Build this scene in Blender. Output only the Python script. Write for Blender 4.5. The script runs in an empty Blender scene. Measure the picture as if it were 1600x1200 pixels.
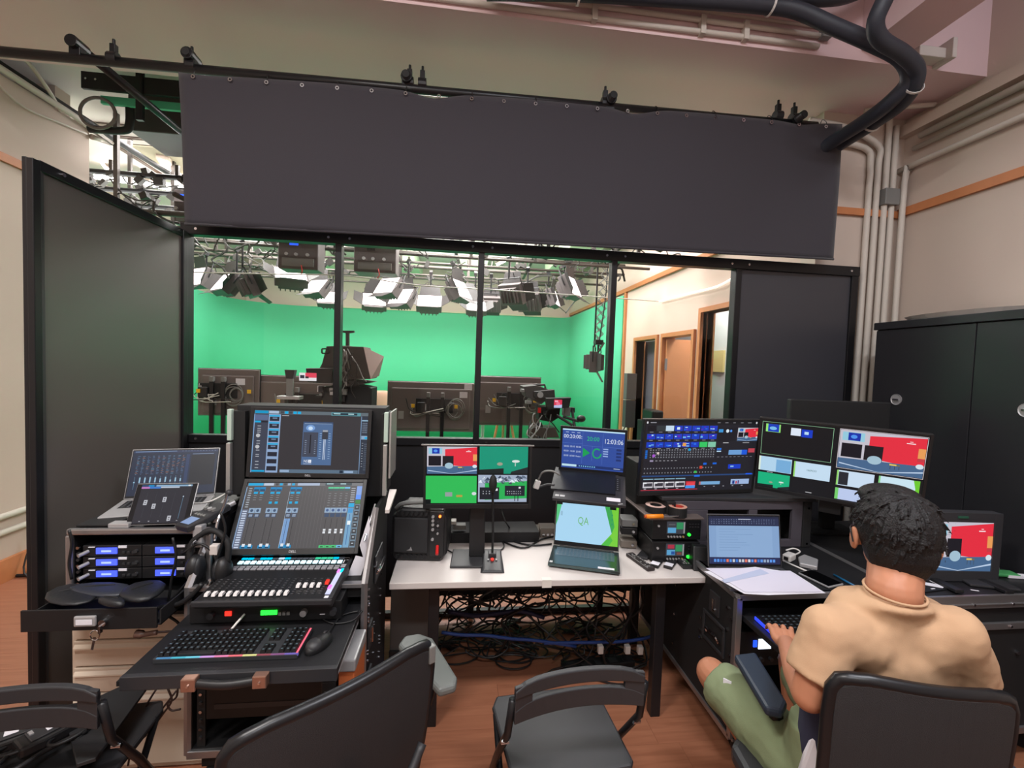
import bpy, bmesh, math, random
from mathutils import Matrix, Vector, Euler
random.seed(7)
PI = math.pi
scn = bpy.context.scene
COL = scn.collection
# ------------------------------------------------------------------ camera
FPX = 697.7; CH = 1.75
def cam_axes(yaw, pitch, roll):
    F = Vector((math.sin(yaw)*math.cos(pitch), math.cos(yaw)*math.cos(pitch), -math.sin(pitch)))
    R0 = Vector((math.cos(yaw), -math.sin(yaw), 0)); U0 = R0.cross(F)
    return math.cos(roll)*R0+math.sin(roll)*U0, math.cos(roll)*U0-math.sin(roll)*R0, F
CR, CU, CF = cam_axes(.1174, .0426, .0342)
CC = Vector((0, 0, CH))
cd = bpy.data.cameras.new('camera'); cd.sensor_width = 36; cd.lens = 36*FPX/1600; cd.clip_start = .05
cam = bpy.data.objects.new('camera', cd); COL.objects.link(cam); scn.camera = cam
M = Matrix.Identity(4)
for i in range(3):
    M[i][0] = CR[i]; M[i][1] = CU[i]; M[i][2] = -CF[i]; M[i][3] = CC[i]
cam.matrix_world = M
def ray(x, y): return CF+CR*((x-800)/FPX)-CU*((y-600)/FPX)
def at(x, y, ax, v):
    d = ray(x, y); i = 'xyz'.index(ax); return CC+d*((v-CC[i])/d[i])
def dep(x, y, Z): return CC+ray(x, y)*Z
# ------------------------------------------------------------------ world + exposure
w = bpy.data.worlds.new('world'); scn.world = w; w.use_nodes = True
w.node_tree.nodes['Background'].inputs[0].default_value = (.8, .85, .9, 1)
w.node_tree.nodes['Background'].inputs[1].default_value = .25
scn.view_settings.view_transform = 'Standard'; scn.view_settings.look = 'None'
scn.view_settings.exposure = 0; scn.view_settings.gamma = 1; scn.view_settings.use_curve_mapping = False
def area(name, loc, rot, sx, sy, power, col=(1, 1, 1), spread=PI):
    l = bpy.data.lights.new(name, 'AREA'); l.shape = 'RECTANGLE'; l.size = sx; l.size_y = sy
    l.energy = power; l.color = col; l.spread = spread
    o = bpy.data.objects.new(name, l); COL.objects.link(o); o.location = loc; o.rotation_euler = rot
    return o
# ceiling fluorescents of the control room (behind and above the camera) and of the studio, plus added tilted and upward fills
area('ceiling_lamp_or_fill', (-1.5, .2, 4.28), (0, 0, 0), 1.2, .3, 115, (1, .95, .9))
area('ceiling_lamp_or_fill', (1.2, .2, 4.28), (0, 0, 0), 1.2, .3, 85, (.93, .95, 1))
area('ceiling_lamp_or_fill', (-.2, -1.6, 4.28), (0, 0, 0), 1.2, .3, 80, (.95, .97, 1))
area('ceiling_lamp_or_fill', (2.98, .9, 4.25), (.9, 0, 0), .3, .3, 9, (.85, .92, 1))  # added fill, tilted to brighten the beams at the upper right
area('studio_lamp_or_fill', (-3.0, 6.2, 3.93), (0, 0, 0), 1.2, 2.4, 290, (1, .96, .94))
area('studio_lamp_or_fill', (-3.0, 7.2, 3.7), (1.25, 0, 0), 2.0, .3, 35, (1, .96, .94))  # added fill aimed at the upper back wall, left part
area('studio_lamp_or_fill', (.2, 6.2, 3.93), (0, 0, 0), 1.6, 2.4, 360, (1, .96, .94))
area('studio_lamp_or_fill', (.4, 7.2, 3.7), (1.25, 0, 0), 2.4, .3, 45, (1, .96, .94))  # second added fill washing the upper back wall
area('studio_lamp_or_fill', (-1.0, 8.0, 3.40), (PI, 0, 0), 5.0, 2.6, 110, (1, .95, .90))  # added upward fill that whitens the studio ceiling, not a fitting
area('studio_lamp_or_fill', (1.9, 5.2, 3.93), (0, 0, 0), .8, 1.6, 55, (1, .93, .90))
area('studio_lamp_or_fill', (-3.3, 5.4, 3.30), (PI, 0, 0), 1.6, 1.2, 28, (1, .95, .90))  # added upward fill for the ceiling around the air conditioner
# ------------------------------------------------------------------ materials
def lin(c):
    if isinstance(c, str): c = tuple(int(c[i:i+2], 16) for i in (0, 2, 4))
    f = lambda v: (v/255/12.92 if v/255 <= .04045 else ((v/255+.055)/1.055)**2.4)
    return tuple(f(v) for v in c[:3])
MATS = {}
def mat(name, col, rough=.5, metal=0., emit=0., spec=.5, noise=0., nscale=20., bump=0., bscale=60., trans=0., alpha=1.):
    if name in MATS: return MATS[name]
    m = bpy.data.materials.new(name); m.use_nodes = True; nt = m.node_tree; b = nt.nodes['Principled BSDF']
    c = lin(col)+(1,)
    b.inputs['Base Color'].default_value = c; b.inputs['Roughness'].default_value = rough
    b.inputs['Metallic'].default_value = metal; b.inputs['Specular IOR Level'].default_value = spec
    b.inputs['Transmission Weight'].default_value = trans
    if emit: b.inputs['Emission Color'].default_value = c; b.inputs['Emission Strength'].default_value = emit
    if noise:
        tc = nt.nodes.new('ShaderNodeTexCoord'); n = nt.nodes.new('ShaderNodeTexNoise'); n.inputs['Scale'].default_value = nscale
        n.inputs['Detail'].default_value = 5
        mp = nt.nodes.new('ShaderNodeMix'); mp.data_type = 'RGBA'
        mp.inputs[6].default_value = tuple(v*(1-noise) for v in c[:3])+(1,); mp.inputs[7].default_value = tuple(min(1, v*(1+noise)) for v in c[:3])+(1,)
        nt.links.new(tc.outputs['Object'], n.inputs['Vector']); nt.links.new(n.outputs['Fac'], mp.inputs[0]); nt.links.new(mp.outputs[2], b.inputs['Base Color'])
    if bump:
        tc = nt.nodes.new('ShaderNodeTexCoord'); n = nt.nodes.new('ShaderNodeTexNoise'); n.inputs['Scale'].default_value = bscale
        bp = nt.nodes.new('ShaderNodeBump'); bp.inputs['Strength'].default_value = bump; bp.inputs['Distance'].default_value = .01
        nt.links.new(tc.outputs['Object'], n.inputs['Vector']); nt.links.new(n.outputs['Fac'], bp.inputs['Height']); nt.links.new(bp.outputs['Normal'], b.inputs['Normal'])
    MATS[name] = m; return m
def glass_mat():
    m = bpy.data.materials.new('pane_glass'); m.use_nodes = True; nt = m.node_tree; nt.nodes.clear()
    o = nt.nodes.new('ShaderNodeOutputMaterial'); t = nt.nodes.new('ShaderNodeBsdfTransparent'); g = nt.nodes.new('ShaderNodeBsdfGlossy')
    t.inputs[0].default_value = (.97, .98, .97, 1); g.inputs['Roughness'].default_value = .02
    f = nt.nodes.new('ShaderNodeLayerWeight'); x = nt.nodes.new('ShaderNodeMixShader')
    pw = nt.nodes.new('ShaderNodeMath'); pw.operation = 'POWER'; pw.inputs[1].default_value = 4; ma = nt.nodes.new('ShaderNodeMath'); ma.operation = 'MULTIPLY_ADD'; ma.inputs[1].default_value = .5; ma.inputs[2].default_value = .02
    nt.links.new(f.outputs['Facing'], pw.inputs[0]); nt.links.new(pw.outputs[0], ma.inputs[0]); nt.links.new(ma.outputs[0], x.inputs[0]); nt.links.new(t.outputs[0], x.inputs[1]); nt.links.new(g.outputs[0], x.inputs[2]); nt.links.new(x.outputs[0], o.inputs[0])
    MATS['glass'] = m; return m
glass_mat()
def screen_mat():
    m = bpy.data.materials.new('screen_picture'); m.use_nodes = True; nt = m.node_tree; b = nt.nodes['Principled BSDF']
    b.inputs['Base Color'].default_value = (.005, .005, .006, 1); b.inputs['Roughness'].default_value = .35; b.inputs['Specular IOR Level'].default_value = .25
    a = nt.nodes.new('ShaderNodeAttribute'); a.attribute_name = 'Col'
    nt.links.new(a.outputs['Color'], b.inputs['Emission Color']); b.inputs['Emission Strength'].default_value = .95
    MATS['screen'] = m
screen_mat()
def wood_mat(name, ca, cb, rough=.45):
    m = bpy.data.materials.new(name); m.use_nodes = True; nt = m.node_tree; b = nt.nodes['Principled BSDF']
    tc = nt.nodes.new('ShaderNodeTexCoord'); mp = nt.nodes.new('ShaderNodeMapping'); mp.inputs['Scale'].default_value = (1.5, 22, 8)
    oi = nt.nodes.new('ShaderNodeObjectInfo'); mu = nt.nodes.new('ShaderNodeVectorMath'); mu.operation = 'ADD'
    n = nt.nodes.new('ShaderNodeTexNoise'); n.inputs['Scale'].default_value = 1.6; n.inputs['Detail'].default_value = 6; n.inputs['Distortion'].default_value = 1.2
    x = nt.nodes.new('ShaderNodeMix'); x.data_type = 'RGBA'; x.inputs[6].default_value = lin(ca)+(1,); x.inputs[7].default_value = lin(cb)+(1,)
    nt.links.new(tc.outputs['Object'], mp.inputs[0]); nt.links.new(mp.outputs[0], mu.inputs[0]); nt.links.new(oi.outputs['Location'], mu.inputs[1])
    nt.links.new(mu.outputs[0], n.inputs['Vector']); nt.links.new(n.outputs['Fac'], x.inputs[0]); nt.links.new(x.outputs[2], b.inputs['Base Color'])
    b.inputs['Roughness'].default_value = rough; MATS[name] = m; return m
BLK = mat('black_plastic', (26, 26, 28), .45)
BLKM = mat('black_matte', (20, 20, 22), .7)
DGR = mat('dark_grey_plastic', (45, 45, 48), .5)
PANEL = mat('black_panel', (46, 46, 48), .32, spec=.7)
PMET = mat('black_powder_metal', (30, 30, 33), .35, metal=.3)
LAM = mat('black_laminate', (24, 24, 27), .5, bump=.05, bscale=300)
ALU = mat('brushed_aluminium', (168, 166, 168), .35, metal=.85)
SIL = mat('silver_plastic', (175, 174, 176), .4, metal=.4)
CHR = mat('chrome', (205, 205, 210), .15, metal=1)
WALL = mat('wall_paint', (196, 180, 168), .85, noise=.03, nscale=3)
CEIL = mat('ceiling_paint', (200, 192, 186), .9)
WHT = mat('white_laminate', (206, 198, 194), .4)
PED = mat('cream_metal', (205, 190, 172), .5)
GRN = mat('chroma_green', (82, 190, 146), .85)
WOODT = mat('wood_trim', (190, 122, 78), .5, noise=.12, nscale=14)
GREYP = mat('grey_plastic', (120, 120, 118), .5)
WPIPE = mat('painted_pipe', (198, 190, 180), .6)
PAPER = mat('paper', (226, 224, 232), .8)
YEL = mat('yellow_plastic', (240, 190, 20), .5)
RED = mat('red_plastic', (200, 30, 30), .4)
BLUEC = mat('blue_cable', (25, 60, 130), .5)
CABLE = mat('black_cable', (22, 22, 24), .5)
WCAB = mat('white_cable', (215, 212, 208), .5)
TVB = mat('tv_back', (108, 98, 96), .42)
PMK = mat('printed_mark', (200, 200, 205), .6)
# ------------------------------------------------------------------ mesh helpers
class MB:
    def __init__(s): s.b = bmesh.new()
    def box(s, c, d, R=None):
        c = Vector(c); v = []
        for z in (-1, 1):
            for y in (-1, 1):
                for x in (-1, 1):
                    p = Vector((x*d[0]/2, y*d[1]/2, z*d[2]/2))
                    if R is not None: p = R @ p
                    v.append(s.b.verts.new(c+p))
        for f in ((0, 2, 3, 1), (4, 5, 7, 6), (0, 1, 5, 4), (2, 6, 7, 3), (0, 4, 6, 2), (1, 3, 7, 5)): s.b.faces.new([v[i] for i in f])
        return s
    def ab(s, x0, y0, z0, x1, y1, z1): return s.box(((x0+x1)/2, (y0+y1)/2, (z0+z1)/2), (abs(x1-x0), abs(y1-y0), abs(z1-z0)))
    def loft(s, rings, cap=True):
        R = [[s.b.verts.new(p) for p in r] for r in rings]; n = len(R[0])
        for a, b in zip(R, R[1:]):
            for i in range(n): s.b.faces.new((a[i], a[(i+1) % n], b[(i+1) % n], b[i]))
        if cap: s.b.faces.new(R[0][::-1]); s.b.faces.new(R[-1])
        return s
    def cyl(s, p0, p1, r0, r1=None, n=14):
        p0, p1 = Vector(p0), Vector(p1); r1 = r0 if r1 is None else r1
        q = (p1-p0).to_track_quat('Z', 'Y')
        ring = lambda c, r: [c+q @ Vector((r*math.cos(2*PI*i/n), r*math.sin(2*PI*i/n), 0)) for i in range(n)]
        return s.loft([ring(p0, r0), ring(p1, r1)])
    def tube(s, pts, r, n=8, smooth=5):
        pts = [Vector(p) for p in pts]
        if smooth and len(pts) > 2:
            P = [pts[0]*2-pts[1]]+pts+[pts[-1]*2-pts[-2]]; o = []
            for i in range(1, len(P)-2):
                for k in range(smooth):
                    t = k/smooth; a, b, c, d = P[i-1:i+3]
                    o.append(.5*((2*b)+(c-a)*t+(2*a-5*b+4*c-d)*t*t+(3*b-a-3*c+d)*t**3))
            pts = o+[pts[-1]]
        rings = []; up = None
        for i, p in enumerate(pts):
            t = (pts[min(i+1, len(pts)-1)]-pts[max(i-1, 0)])
            if t.length < 1e-7: t = Vector((0, 0, 1))
            t.normalize()
            if up is None: up = t.orthogonal().normalized()
            up = (up-t*up.dot(t)); up = up.normalized() if up.length > 1e-6 else t.orthogonal().normalized()
            w_ = t.cross(up); rr = r[i] if isinstance(r, list) else r
            rings.append([p+up*(rr*math.cos(2*PI*k/n))+w_*(rr*math.sin(2*PI*k/n)) for k in range(n)])
        return s.loft(rings)
    def ell(s, c, r, R=None, seg=20, rings=12):
        c = Vector(c); L = []
        for j in range(1, rings):
            a = PI*j/rings
            L.append([c+(R @ v if R is not None else v) for v in [Vector((r[0]*math.sin(a)*math.cos(2*PI*i/seg), r[1]*math.sin(a)*math.sin(2*PI*i/seg), -r[2]*math.cos(a))) for i in range(seg)]])
        return s.loft(L)
    def prism(s, pts, o, ex, ey, ez):
        """2D outline pts on plane (o,ex,ey) extruded along vector ez"""
        o, ex, ey, ez = map(Vector, (o, ex, ey, ez))
        a = [o+ex*p[0]+ey*p[1] for p in pts]; return s.loft([a, [p+ez for p in a]])
    def lathe(s, prof, c, n=20, ax=None):
        c = Vector(c); q = Vector(ax).to_track_quat('Z', 'Y') if ax else None; L = []
        for r, z in prof:
            ring = [Vector((r*math.cos(2*PI*i/n), r*math.sin(2*PI*i/n), z)) for i in range(n)]
            L.append([c+(q @ v if q else v) for v in ring])
        return s.loft(L)
    def ring(s, prof, c, n=20, ax=None):
        c = Vector(c); q = Vector(ax).to_track_quat('Z', 'Y') if ax else None; L = []
        for r, z in list(prof)+[prof[0]]:
            g = [Vector((r*math.cos(2*PI*i/n), r*math.sin(2*PI*i/n), z)) for i in range(n)]; L.append([c+(q @ v if q else v) for v in g])
        s.loft(L, cap=False); bmesh.ops.remove_doubles(s.b, verts=s.b.verts[:], dist=1e-6); return s
    def mesh(s, name):
        bmesh.ops.recalc_face_normals(s.b, faces=s.b.faces[:]); me = bpy.data.meshes.new(name); s.b.to_mesh(me); s.b.free(); return me
def link(name, me, m=None, parent=None, bevel=0, smooth=False, loc=None):
    o = bpy.data.objects.new(name, me); COL.objects.link(o)
    if m is not None and not me.materials: me.materials.append(MATS[m] if isinstance(m, str) else m)
    if parent is not None: o.parent = parent
    if loc is not None: o.location = loc
    if smooth:
        for p in me.polygons: p.use_smooth = True
    if bevel:
        b = o.modifiers.new('bevel', 'BEVEL'); b.width = bevel; b.segments = 2; b.limit_method = 'ANGLE'; b.angle_limit = .7
    return o
def part(name, mb, m, parent, bevel=0, smooth=False, label=None):
    o = link(name, mb.mesh(name), m, parent, bevel, smooth)
    if label: o['label'] = label
    return o
def tag(o, label, cat, group=None, kind=None):
    if label: o['label'] = label
    if cat: o['category'] = cat
    if group: o['group'] = group
    if kind: o['kind'] = kind
    return o
def thing(name, label, cat, mtx=None, group=None, kind=None):
    o = bpy.data.objects.new(name, None); COL.objects.link(o); o.empty_display_size = .05
    if mtx is not None:
        o.matrix_world = mtx if isinstance(mtx, Matrix) else Matrix.Translation(Vector(mtx))
    return tag(o, label, cat, group, kind)
def single(name, mb, m, label, cat, group=None, kind=None, bevel=0, smooth=False):
    return tag(link(name, mb.mesh(name), m, None, bevel, smooth), label, cat, group, kind)
def struct(name, mb, m, label=None, parent=None, bevel=0, smooth=False):
    o = link(name, mb.mesh(name), m, parent, bevel, smooth)
    if parent is None: o['kind'] = 'structure'; o['category'] = name.split('_')[0]; o['label'] = label or name.replace('_', ' ')
    return o
def pose(c, yaw=0, tilt=0, roll=0, off=(0, 0, 0)):
    """yaw, tilt, roll in degrees; local x right, y away, z up"""
    a = math.radians
    return Matrix.Translation(Vector(c)) @ Matrix.Rotation(a(yaw), 4, 'Z') @ Matrix.Rotation(a(tilt), 4, 'X') @ Matrix.Rotation(a(roll), 4, 'Y') @ Matrix.Translation(Vector(off))
def each(name, boxes, m, parent, bevel=0):
    for b in boxes: part(name, MB().ab(*b), m, parent, bevel)
def subpart(name, parent):
    o = bpy.data.objects.new(name, None); COL.objects.link(o); o.parent = parent; o.empty_display_size = .05; return o
def dup(root, mtx, label=None, group=None):
    r = root.copy(); COL.objects.link(r); r.matrix_world = mtx
    if label: r['label'] = label
    if group: r['group'] = group
    for ch in list(root.children):
        c = ch.copy(); COL.objects.link(c); c.parent = r
        for g in ch.children:
            d = g.copy(); COL.objects.link(d); d.parent = c
    return r
# ------------------------------------------------------------------ lettering and screens
TXT = {}
def text_geom(s):
    if s in TXT: return TXT[s]
    cu = bpy.data.curves.new('t', 'FONT'); cu.body = s; cu.size = 1; cu.resolution_u = 2
    o = bpy.data.objects.new('t', cu); COL.objects.link(o); dg = bpy.context.evaluated_depsgraph_get(); dg.update()
    me = bpy.data.meshes.new_from_object(o.evaluated_get(dg)); V = [v.co.copy() for v in me.vertices]; Fc = [list(p.vertices) for p in me.polygons]
    bpy.data.objects.remove(o); bpy.data.meshes.remove(me); bpy.data.curves.remove(cu)
    wd = max([v.x for v in V]+[.01]); TXT[s] = (V, Fc, wd); return TXT[s]
class Scr:
    """picture on a display: u right, v down, both 0..1; L = layer"""
    def __init__(s, W, H, bg): s.W, s.H = W, H; s.v = []; s.f = []; s.c = []; s.rect(0, 0, 1, 1, bg, 0)
    def P(s, u, v, L): s.v.append(((u-.5)*s.W, -L*.0003, (.5-v)*s.H)); return len(s.v)-1
    def poly(s, pts, col, L=1):
        s.f.append([s.P(u, v, L) for u, v in pts]); s.c.append(lin(col)); return s
    def rect(s, x0, y0, x1, y1, col, L=1): return s.poly([(x0, y1), (x1, y1), (x1, y0), (x0, y0)], col, L)
    def frame(s, x0, y0, x1, y1, col, t=.004, L=2):
        a = s.W/s.H
        s.rect(x0, y0, x1, y0+t*a, col, L); s.rect(x0, y1-t*a, x1, y1, col, L); s.rect(x0, y0+t*a, x0+t, y1-t*a, col, L); s.rect(x1-t, y0+t*a, x1, y1-t*a, col, L); return s
    def ellipse(s, cx, cy, rx, ry, col, L=2, n=18): return s.poly([(cx+rx*math.cos(2*PI*i/n), cy-ry*math.sin(2*PI*i/n)) for i in range(n)], col, L)
    def text(s, t, x, y, h, col, L=2, wd=None):
        V, Fc, w_ = text_geom(t); k = h/.72; kx = k*s.H/s.W
        if wd: kx = wd/w_
        b = len(s.v)
        for p in V: s.P(x+p.x*kx, y-p.y*k, L)
        for f in Fc: s.f.append([b+i for i in f]); s.c.append(lin(col))
        return s
    def build(s, parent, y=0., name='screen', z=0., x=0.):
        me = bpy.data.meshes.new(name); me.from_pydata([(a+x, b+y, c+z) for a, b, c in s.v], [], s.f)
        ca = me.color_attributes.new('Col', 'FLOAT_COLOR', 'CORNER'); k = 0
        for p, c in zip(me.polygons, s.c):
            for _ in p.loop_indices: ca.data[k].color = (*c, 1); k += 1
        return link(name, me, 'screen', parent)
def label3d(txt, o, ex, ey, h, m, parent, name='lettering'):
    """flat lettering standing .4 mm proud of a surface"""
    V, Fc, w_ = text_geom(txt); o, ex, ey = Vector(o), Vector(ex).normalized(), Vector(ey).normalized(); k = h/.72; n = ex.cross(ey)
    me = bpy.data.meshes.new(name); me.from_pydata([o+ex*((v.x-w_/2)*k)+ey*(v.y*k)+n*.0006 for v in V], [], Fc)
    return link(name, me, m, parent)
# ================================================================== THE SETTING
PLANK = wood_mat('laminate_plank', (126, 76, 54), (170, 114, 86), .4)
fl = struct('floor', MB().ab(-3.6, -2.6, -.06, 3.4, 4.6, -.012), mat('floor_gap', (84, 48, 32), .7), 'brown wood laminate floor of the control room')
pl = []
for k in range(4):
    me = MB().box((0, 0, 0), (1.199, .1472, .012)).mesh('plank'); me.materials.append(MATS['laminate_plank']); pl.append(me)
rows = 0; y = -.3; i = 0
while y < 4.55:
    x = -3.6-random.random()*1.0
    while x < 3.4:
        if not (y < .9 and abs(x) > 2.2):
            o = link('plank', pl[i % 4], None, fl, loc=(x+.6, y+.073, -.006)); i += 1
        x += 1.2
    y += .148
struct('floor_studio', MB().ab(-4.9, 4.6, -.06, 2.7, 10.8, 0), GRN, 'green painted studio floor')
def wall(name, x0, y0, z0, x1, y1, z1, label, m=WALL): return struct(name, MB().ab(x0, y0, z0, x1, y1, z1), m, label)
wall('wall_left', -3.5, -2.6, 0, -3.35, 4.5, 3.72, 'cream left wall of the control room')
wall('wall_right', 3.3, -2.6, 0, 3.45, 3.25, 4.35, 'cream right wall of the control room')
wall('wall_rear', -3.5, -2.75, 0, 3.45, -2.6, 4.35, 'cream wall behind the camera')
wall('wall_back', 2.62, 3.1, 0, 3.3, 3.25, 4.35, 'cream wall pier right of the glass partition')
wall('ceiling', -5.0, -2.75, 4.35, 3.45, 3.5, 4.45, 'pale ceiling of the control room', CEIL)
wall('ceiling_studio', -5.0, 3.5, 4.0, 2.75, 10.95, 4.1, 'pale panelled studio ceiling', CEIL)
# ceiling beams
BEAM = mat('beam_paint', (220, 192, 194), .55)
wall('ceiling_beam', -5.0, 2.58, 3.7, 3.3, 3.5, 4.35, 'broad grey ceiling beam above the curtain', BEAM)
wall('ceiling_beam', 2.40, -2.6, 3.76, 2.70, 2.58, 4.35, 'ceiling beam running towards the camera at the right', BEAM)
wall('wall_left', -4.98, 4.5, 0, -4.83, 10.8, 4.0, 'left wall of the studio behind the green cyclorama')
wall('wall_left', -4.98, 4.35, 0, -3.5, 4.5, 4.0, 'short cream wall closing the studio at the left')
# studio walls
wall('wall_back', -4.98, 10.78, 0, 2.62, 10.93, 4.0, 'cream back wall of the studio above the green cyclorama')
# right studio wall with door openings
D1, D2, WN = (5.74, 6.45), (4.80, 5.53), (4.07, 4.62)
wr = MB(); X0, X1 = 2.62, 2.74
ys = [3.25, WN[0], WN[1], D2[0], D2[1], D1[0], D1[1], 10.93]
for a, b in zip(ys[0::2], ys[1::2]): wr.ab(X0, a, 0, X1, b, 4.0)
wr.ab(X0, WN[0], 2.39, X1, WN[1], 4.0); wr.ab(X0, D2[0], 2.17, X1, D2[1], 4.0); wr.ab(X0, D1[0], 2.17, X1, D1[1], 4.0); wr.ab(X0, WN[0], 0, X1, WN[1], .9)
struct('wall_right', wr, mat('studio_wall_paint', (206, 182, 170), .85), 'warm cream right wall of the studio with two doorways')
# green cyclorama with rounded left corner, also covers the far part of the right wall
path = [(-4.8, 4.5), (-4.8, 9.3)]+[(-3.5-1.3*math.cos(a), 9.3+1.35*math.sin(a)) for a in [PI/2*k/10 for k in range(1, 11)]]+[(2.2, 10.65)]+[(2.2+.38*math.sin(a), 10.65-.38+.38*math.cos(a)) for a in [PI/2*k/5 for k in range(1, 6)]]+[(2.585, 6.96)]
cy = MB(); V1 = [cy.b.verts.new((x, y, 0)) for x, y in path]; V2 = [cy.b.verts.new((x, y, 2.92)) for x, y in path]
P3 = [(x*.997, y-.04 if y > 8 else y, 2.95) for x, y in path]; 
for a in range(len(path)-1): cy.b.faces.new((V1[a], V1[a+1], V2[a+1], V2[a]))
cyo = struct('wall_back', cy, GRN, 'chroma green cyclorama wall wrapping the studio', smooth=True)
so = cyo.modifiers.new('s', 'SOLIDIFY'); so.thickness = .03
# trims
struct('trim_1', MB().ab(-3.35, -2.6, 3.10, -3.325, 4.5, 3.16), WOODT, 'orange wood picture rail on the left wall')
struct('trim_2', MB().ab(3.275, -2.6, 2.97, 3.3, 3.1, 3.03), WOODT, 'orange wood picture rail on the right wall')
struct('trim_3', MB().ab(2.62, 3.075, 2.96, 3.275, 3.1, 3.01), WOODT, 'orange wood picture rail on the pier')
struct('trim_4', MB().ab(2.58, 3.25, 2.97, 2.62, 10.6, 3.03), WOODT, 'orange wood picture rail on the studio right wall')
struct('trim_5', MB().ab(2.585, 6.9, 0, 2.62, 6.97, 2.97), WOODT, 'vertical wood strip at the edge of the green wall')
struct('trim_6', MB().ab(-3.4, 10.6, 2.92, 2.55, 10.78, 2.95), mat('cap_strip', (200, 190, 165), .7), 'thin ledge along the top of the green wall')
struct('baseboard_left', MB().ab(-3.35, -2.6, 0, -3.32, 4.5, .17), WOODT, 'orange wood baseboard on the left wall')
# doors and window of the studio
DW = mat('door_wood', (205, 140, 96), .5, noise=.08, nscale=9)
def frame(name, y0, y1, z0, z1, label, m=WOODT):
    t = struct(name, MB().ab(2.585, y0-.05, z0, 2.76, y0, z1+.05).ab(2.585, y1, z0, 2.76, y1+.05, z1+.05).ab(2.585, y0, z1, 2.76, y1, z1+.05), m, label)
    return t
d1 = frame('door_1', *D1, 0, 2.17, 'far doorway with an orange wood frame and a dark interior')
struct('door_leaf', MB().ab(2.80, D1[0], .0, 2.83, D1[1]+.3, 2.17), mat('grey_door', (96, 92, 104), .6), None, d1)
d2 = frame('door_2', *D2, 0, 2.17, 'near doorway with an orange wood frame and the door standing open')
struct('door_leaf', MB().ab(2.64, D2[1]-.035, .01, 3.08, D2[1], 2.15), DW, None, d2)
struct('hinge', MB().ab(2.62, D2[1]-.045, 1.75, 2.65, D2[1]-.03, 1.9).ab(2.62, D2[1]-.045, .3, 2.65, D2[1]-.03, .42), ALU, None, d2)
struct('room_beyond', MB().ab(3.6, 3.4, 0, 3.7, 7.4, 3.0).ab(2.74, 7.3, 0, 3.7, 7.4, 3.0).ab(2.74, 3.4, 3.0, 3.7, 7.4, 3.05), mat('pale_room', (196, 200, 204), .9), 'pale wall of the corridor beyond the studio doors')
w1 = frame('window_1', *WN, .9, 2.39, 'tall narrow window beside the near doorway')
struct('window_pane', MB().ab(2.66, WN[0], .9, 2.67, WN[1], 2.39), 'glass', None, w1)
struct('notice_board', MB().ab(3.57, at(1100, 540, 'x', 3.57).y*0+at(1131, 540, 'x', 3.57).y, 1.75, 3.6, at(1106, 540, 'x', 3.57).y, 2.05), mat('yellow_board', (205, 190, 130), .8), 'yellow board on the wall beyond the window')
area('corridor_lamp', (3.2, 5.0, 2.9), (0, 0, 0), .4, 2, 45, (1, .98, .94))
# ------------------------------------------------------------------ glass partition
XP, YP, WP, ZT, ZS = -1.717, 3.05, .92, 2.49, 1.241
pt = struct('wall_partition', MB().ab(XP, YP-.02, 0, XP+5*WP, YP+.02, .04), PMET, 'black framed glass partition between control room and studio')
for n in range(6):
    x = XP+n*WP; wd = .045 if n in (0, 4) else (.055 if n == 5 else .04)
    if n == 0: x += .0
    part('post', MB().ab(x-wd/2, YP-.035, 0, x+wd/2, YP+.035, ZT+.07), PMET, pt, .004)
part('top_rail', MB().ab(XP-.02, YP-.04, ZT, XP+5*WP+.03, YP+.03, ZT+.07), PMET, pt, .004)
LZ = (.04, .15, .15, .15)
for n in range(4):
    x = XP+n*WP
    part('glass_pane', MB().ab(x+.02, YP-.003, ZS, x+WP-.02, YP+.003, ZT), 'glass', pt)
    part('sill_rail', MB().ab(x+.02, YP-.03, ZS-.05, x+WP-.02, YP+.03, ZS), PMET, pt, .003)
    part('lower_panel', MB().ab(x+.02, YP-.015, LZ[n], x+WP-.02, YP+.015, ZS-.05), mat('lower_panel_black', (24, 24, 27), .45), pt)
part('tall_panel', MB().ab(XP+4*WP+.02, YP-.02, .04, XP+5*WP-.02, YP+.015, ZT), mat('right_panel', (58, 58, 64), .35), pt)
for n in range(5):
    for dx in (-.06, .07):
        x = XP+n*WP+dx
        if x > XP: part('screw', MB().cyl((x, YP-.042, ZT+.035), (x, YP-.03, ZT+.035), .008), CHR, pt); part('screw', MB().cyl((x, YP-.034, ZS-.025), (x, YP-.025, ZS-.025), .008), CHR, pt)
part('screw', MB().cyl((2.84, YP-.045, ZT+.035), (2.84, YP-.03, ZT+.035), .008), CHR, pt)
sp = struct('wall_partition', MB().ab(-1.73, 2.035, .04, -1.70, 3.02, 2.46), mat('side_panel', (86, 81, 78), .32, spec=.7), 'tall black side panel returning towards the camera at the left')  # black panel's base colour lightened to stand in for reflected light and haze
part('post', MB().ab(-1.735, 2.96, 0, -1.685, 3.005, 2.50), PMET, sp, .004); part('post', MB().ab(-1.715, 2.0, 0, -1.690, 2.035, 2.50), PMET, sp, .003); part('post', MB().ab(-1.735, 2.005, 0, -1.717, 2.04, 2.505), PMET, sp, .003)
part('top_rail', MB().ab(-1.73, 2.03, 2.46, -1.69, 3.0, 2.505), PMET, sp, .004)
part('edge_strip', MB().ab(-1.70, 2.036, .04, -1.693, 2.05, 2.46), DGR, sp)
part('screw', MB().cyl((-1.69, 2.13, 2.485), (-1.68, 2.13, 2.485), .008), CHR, sp)
part('screw', MB().cyl((-1.69, 2.92, 2.485), (-1.68, 2.92, 2.485), .008), CHR, sp)
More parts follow.
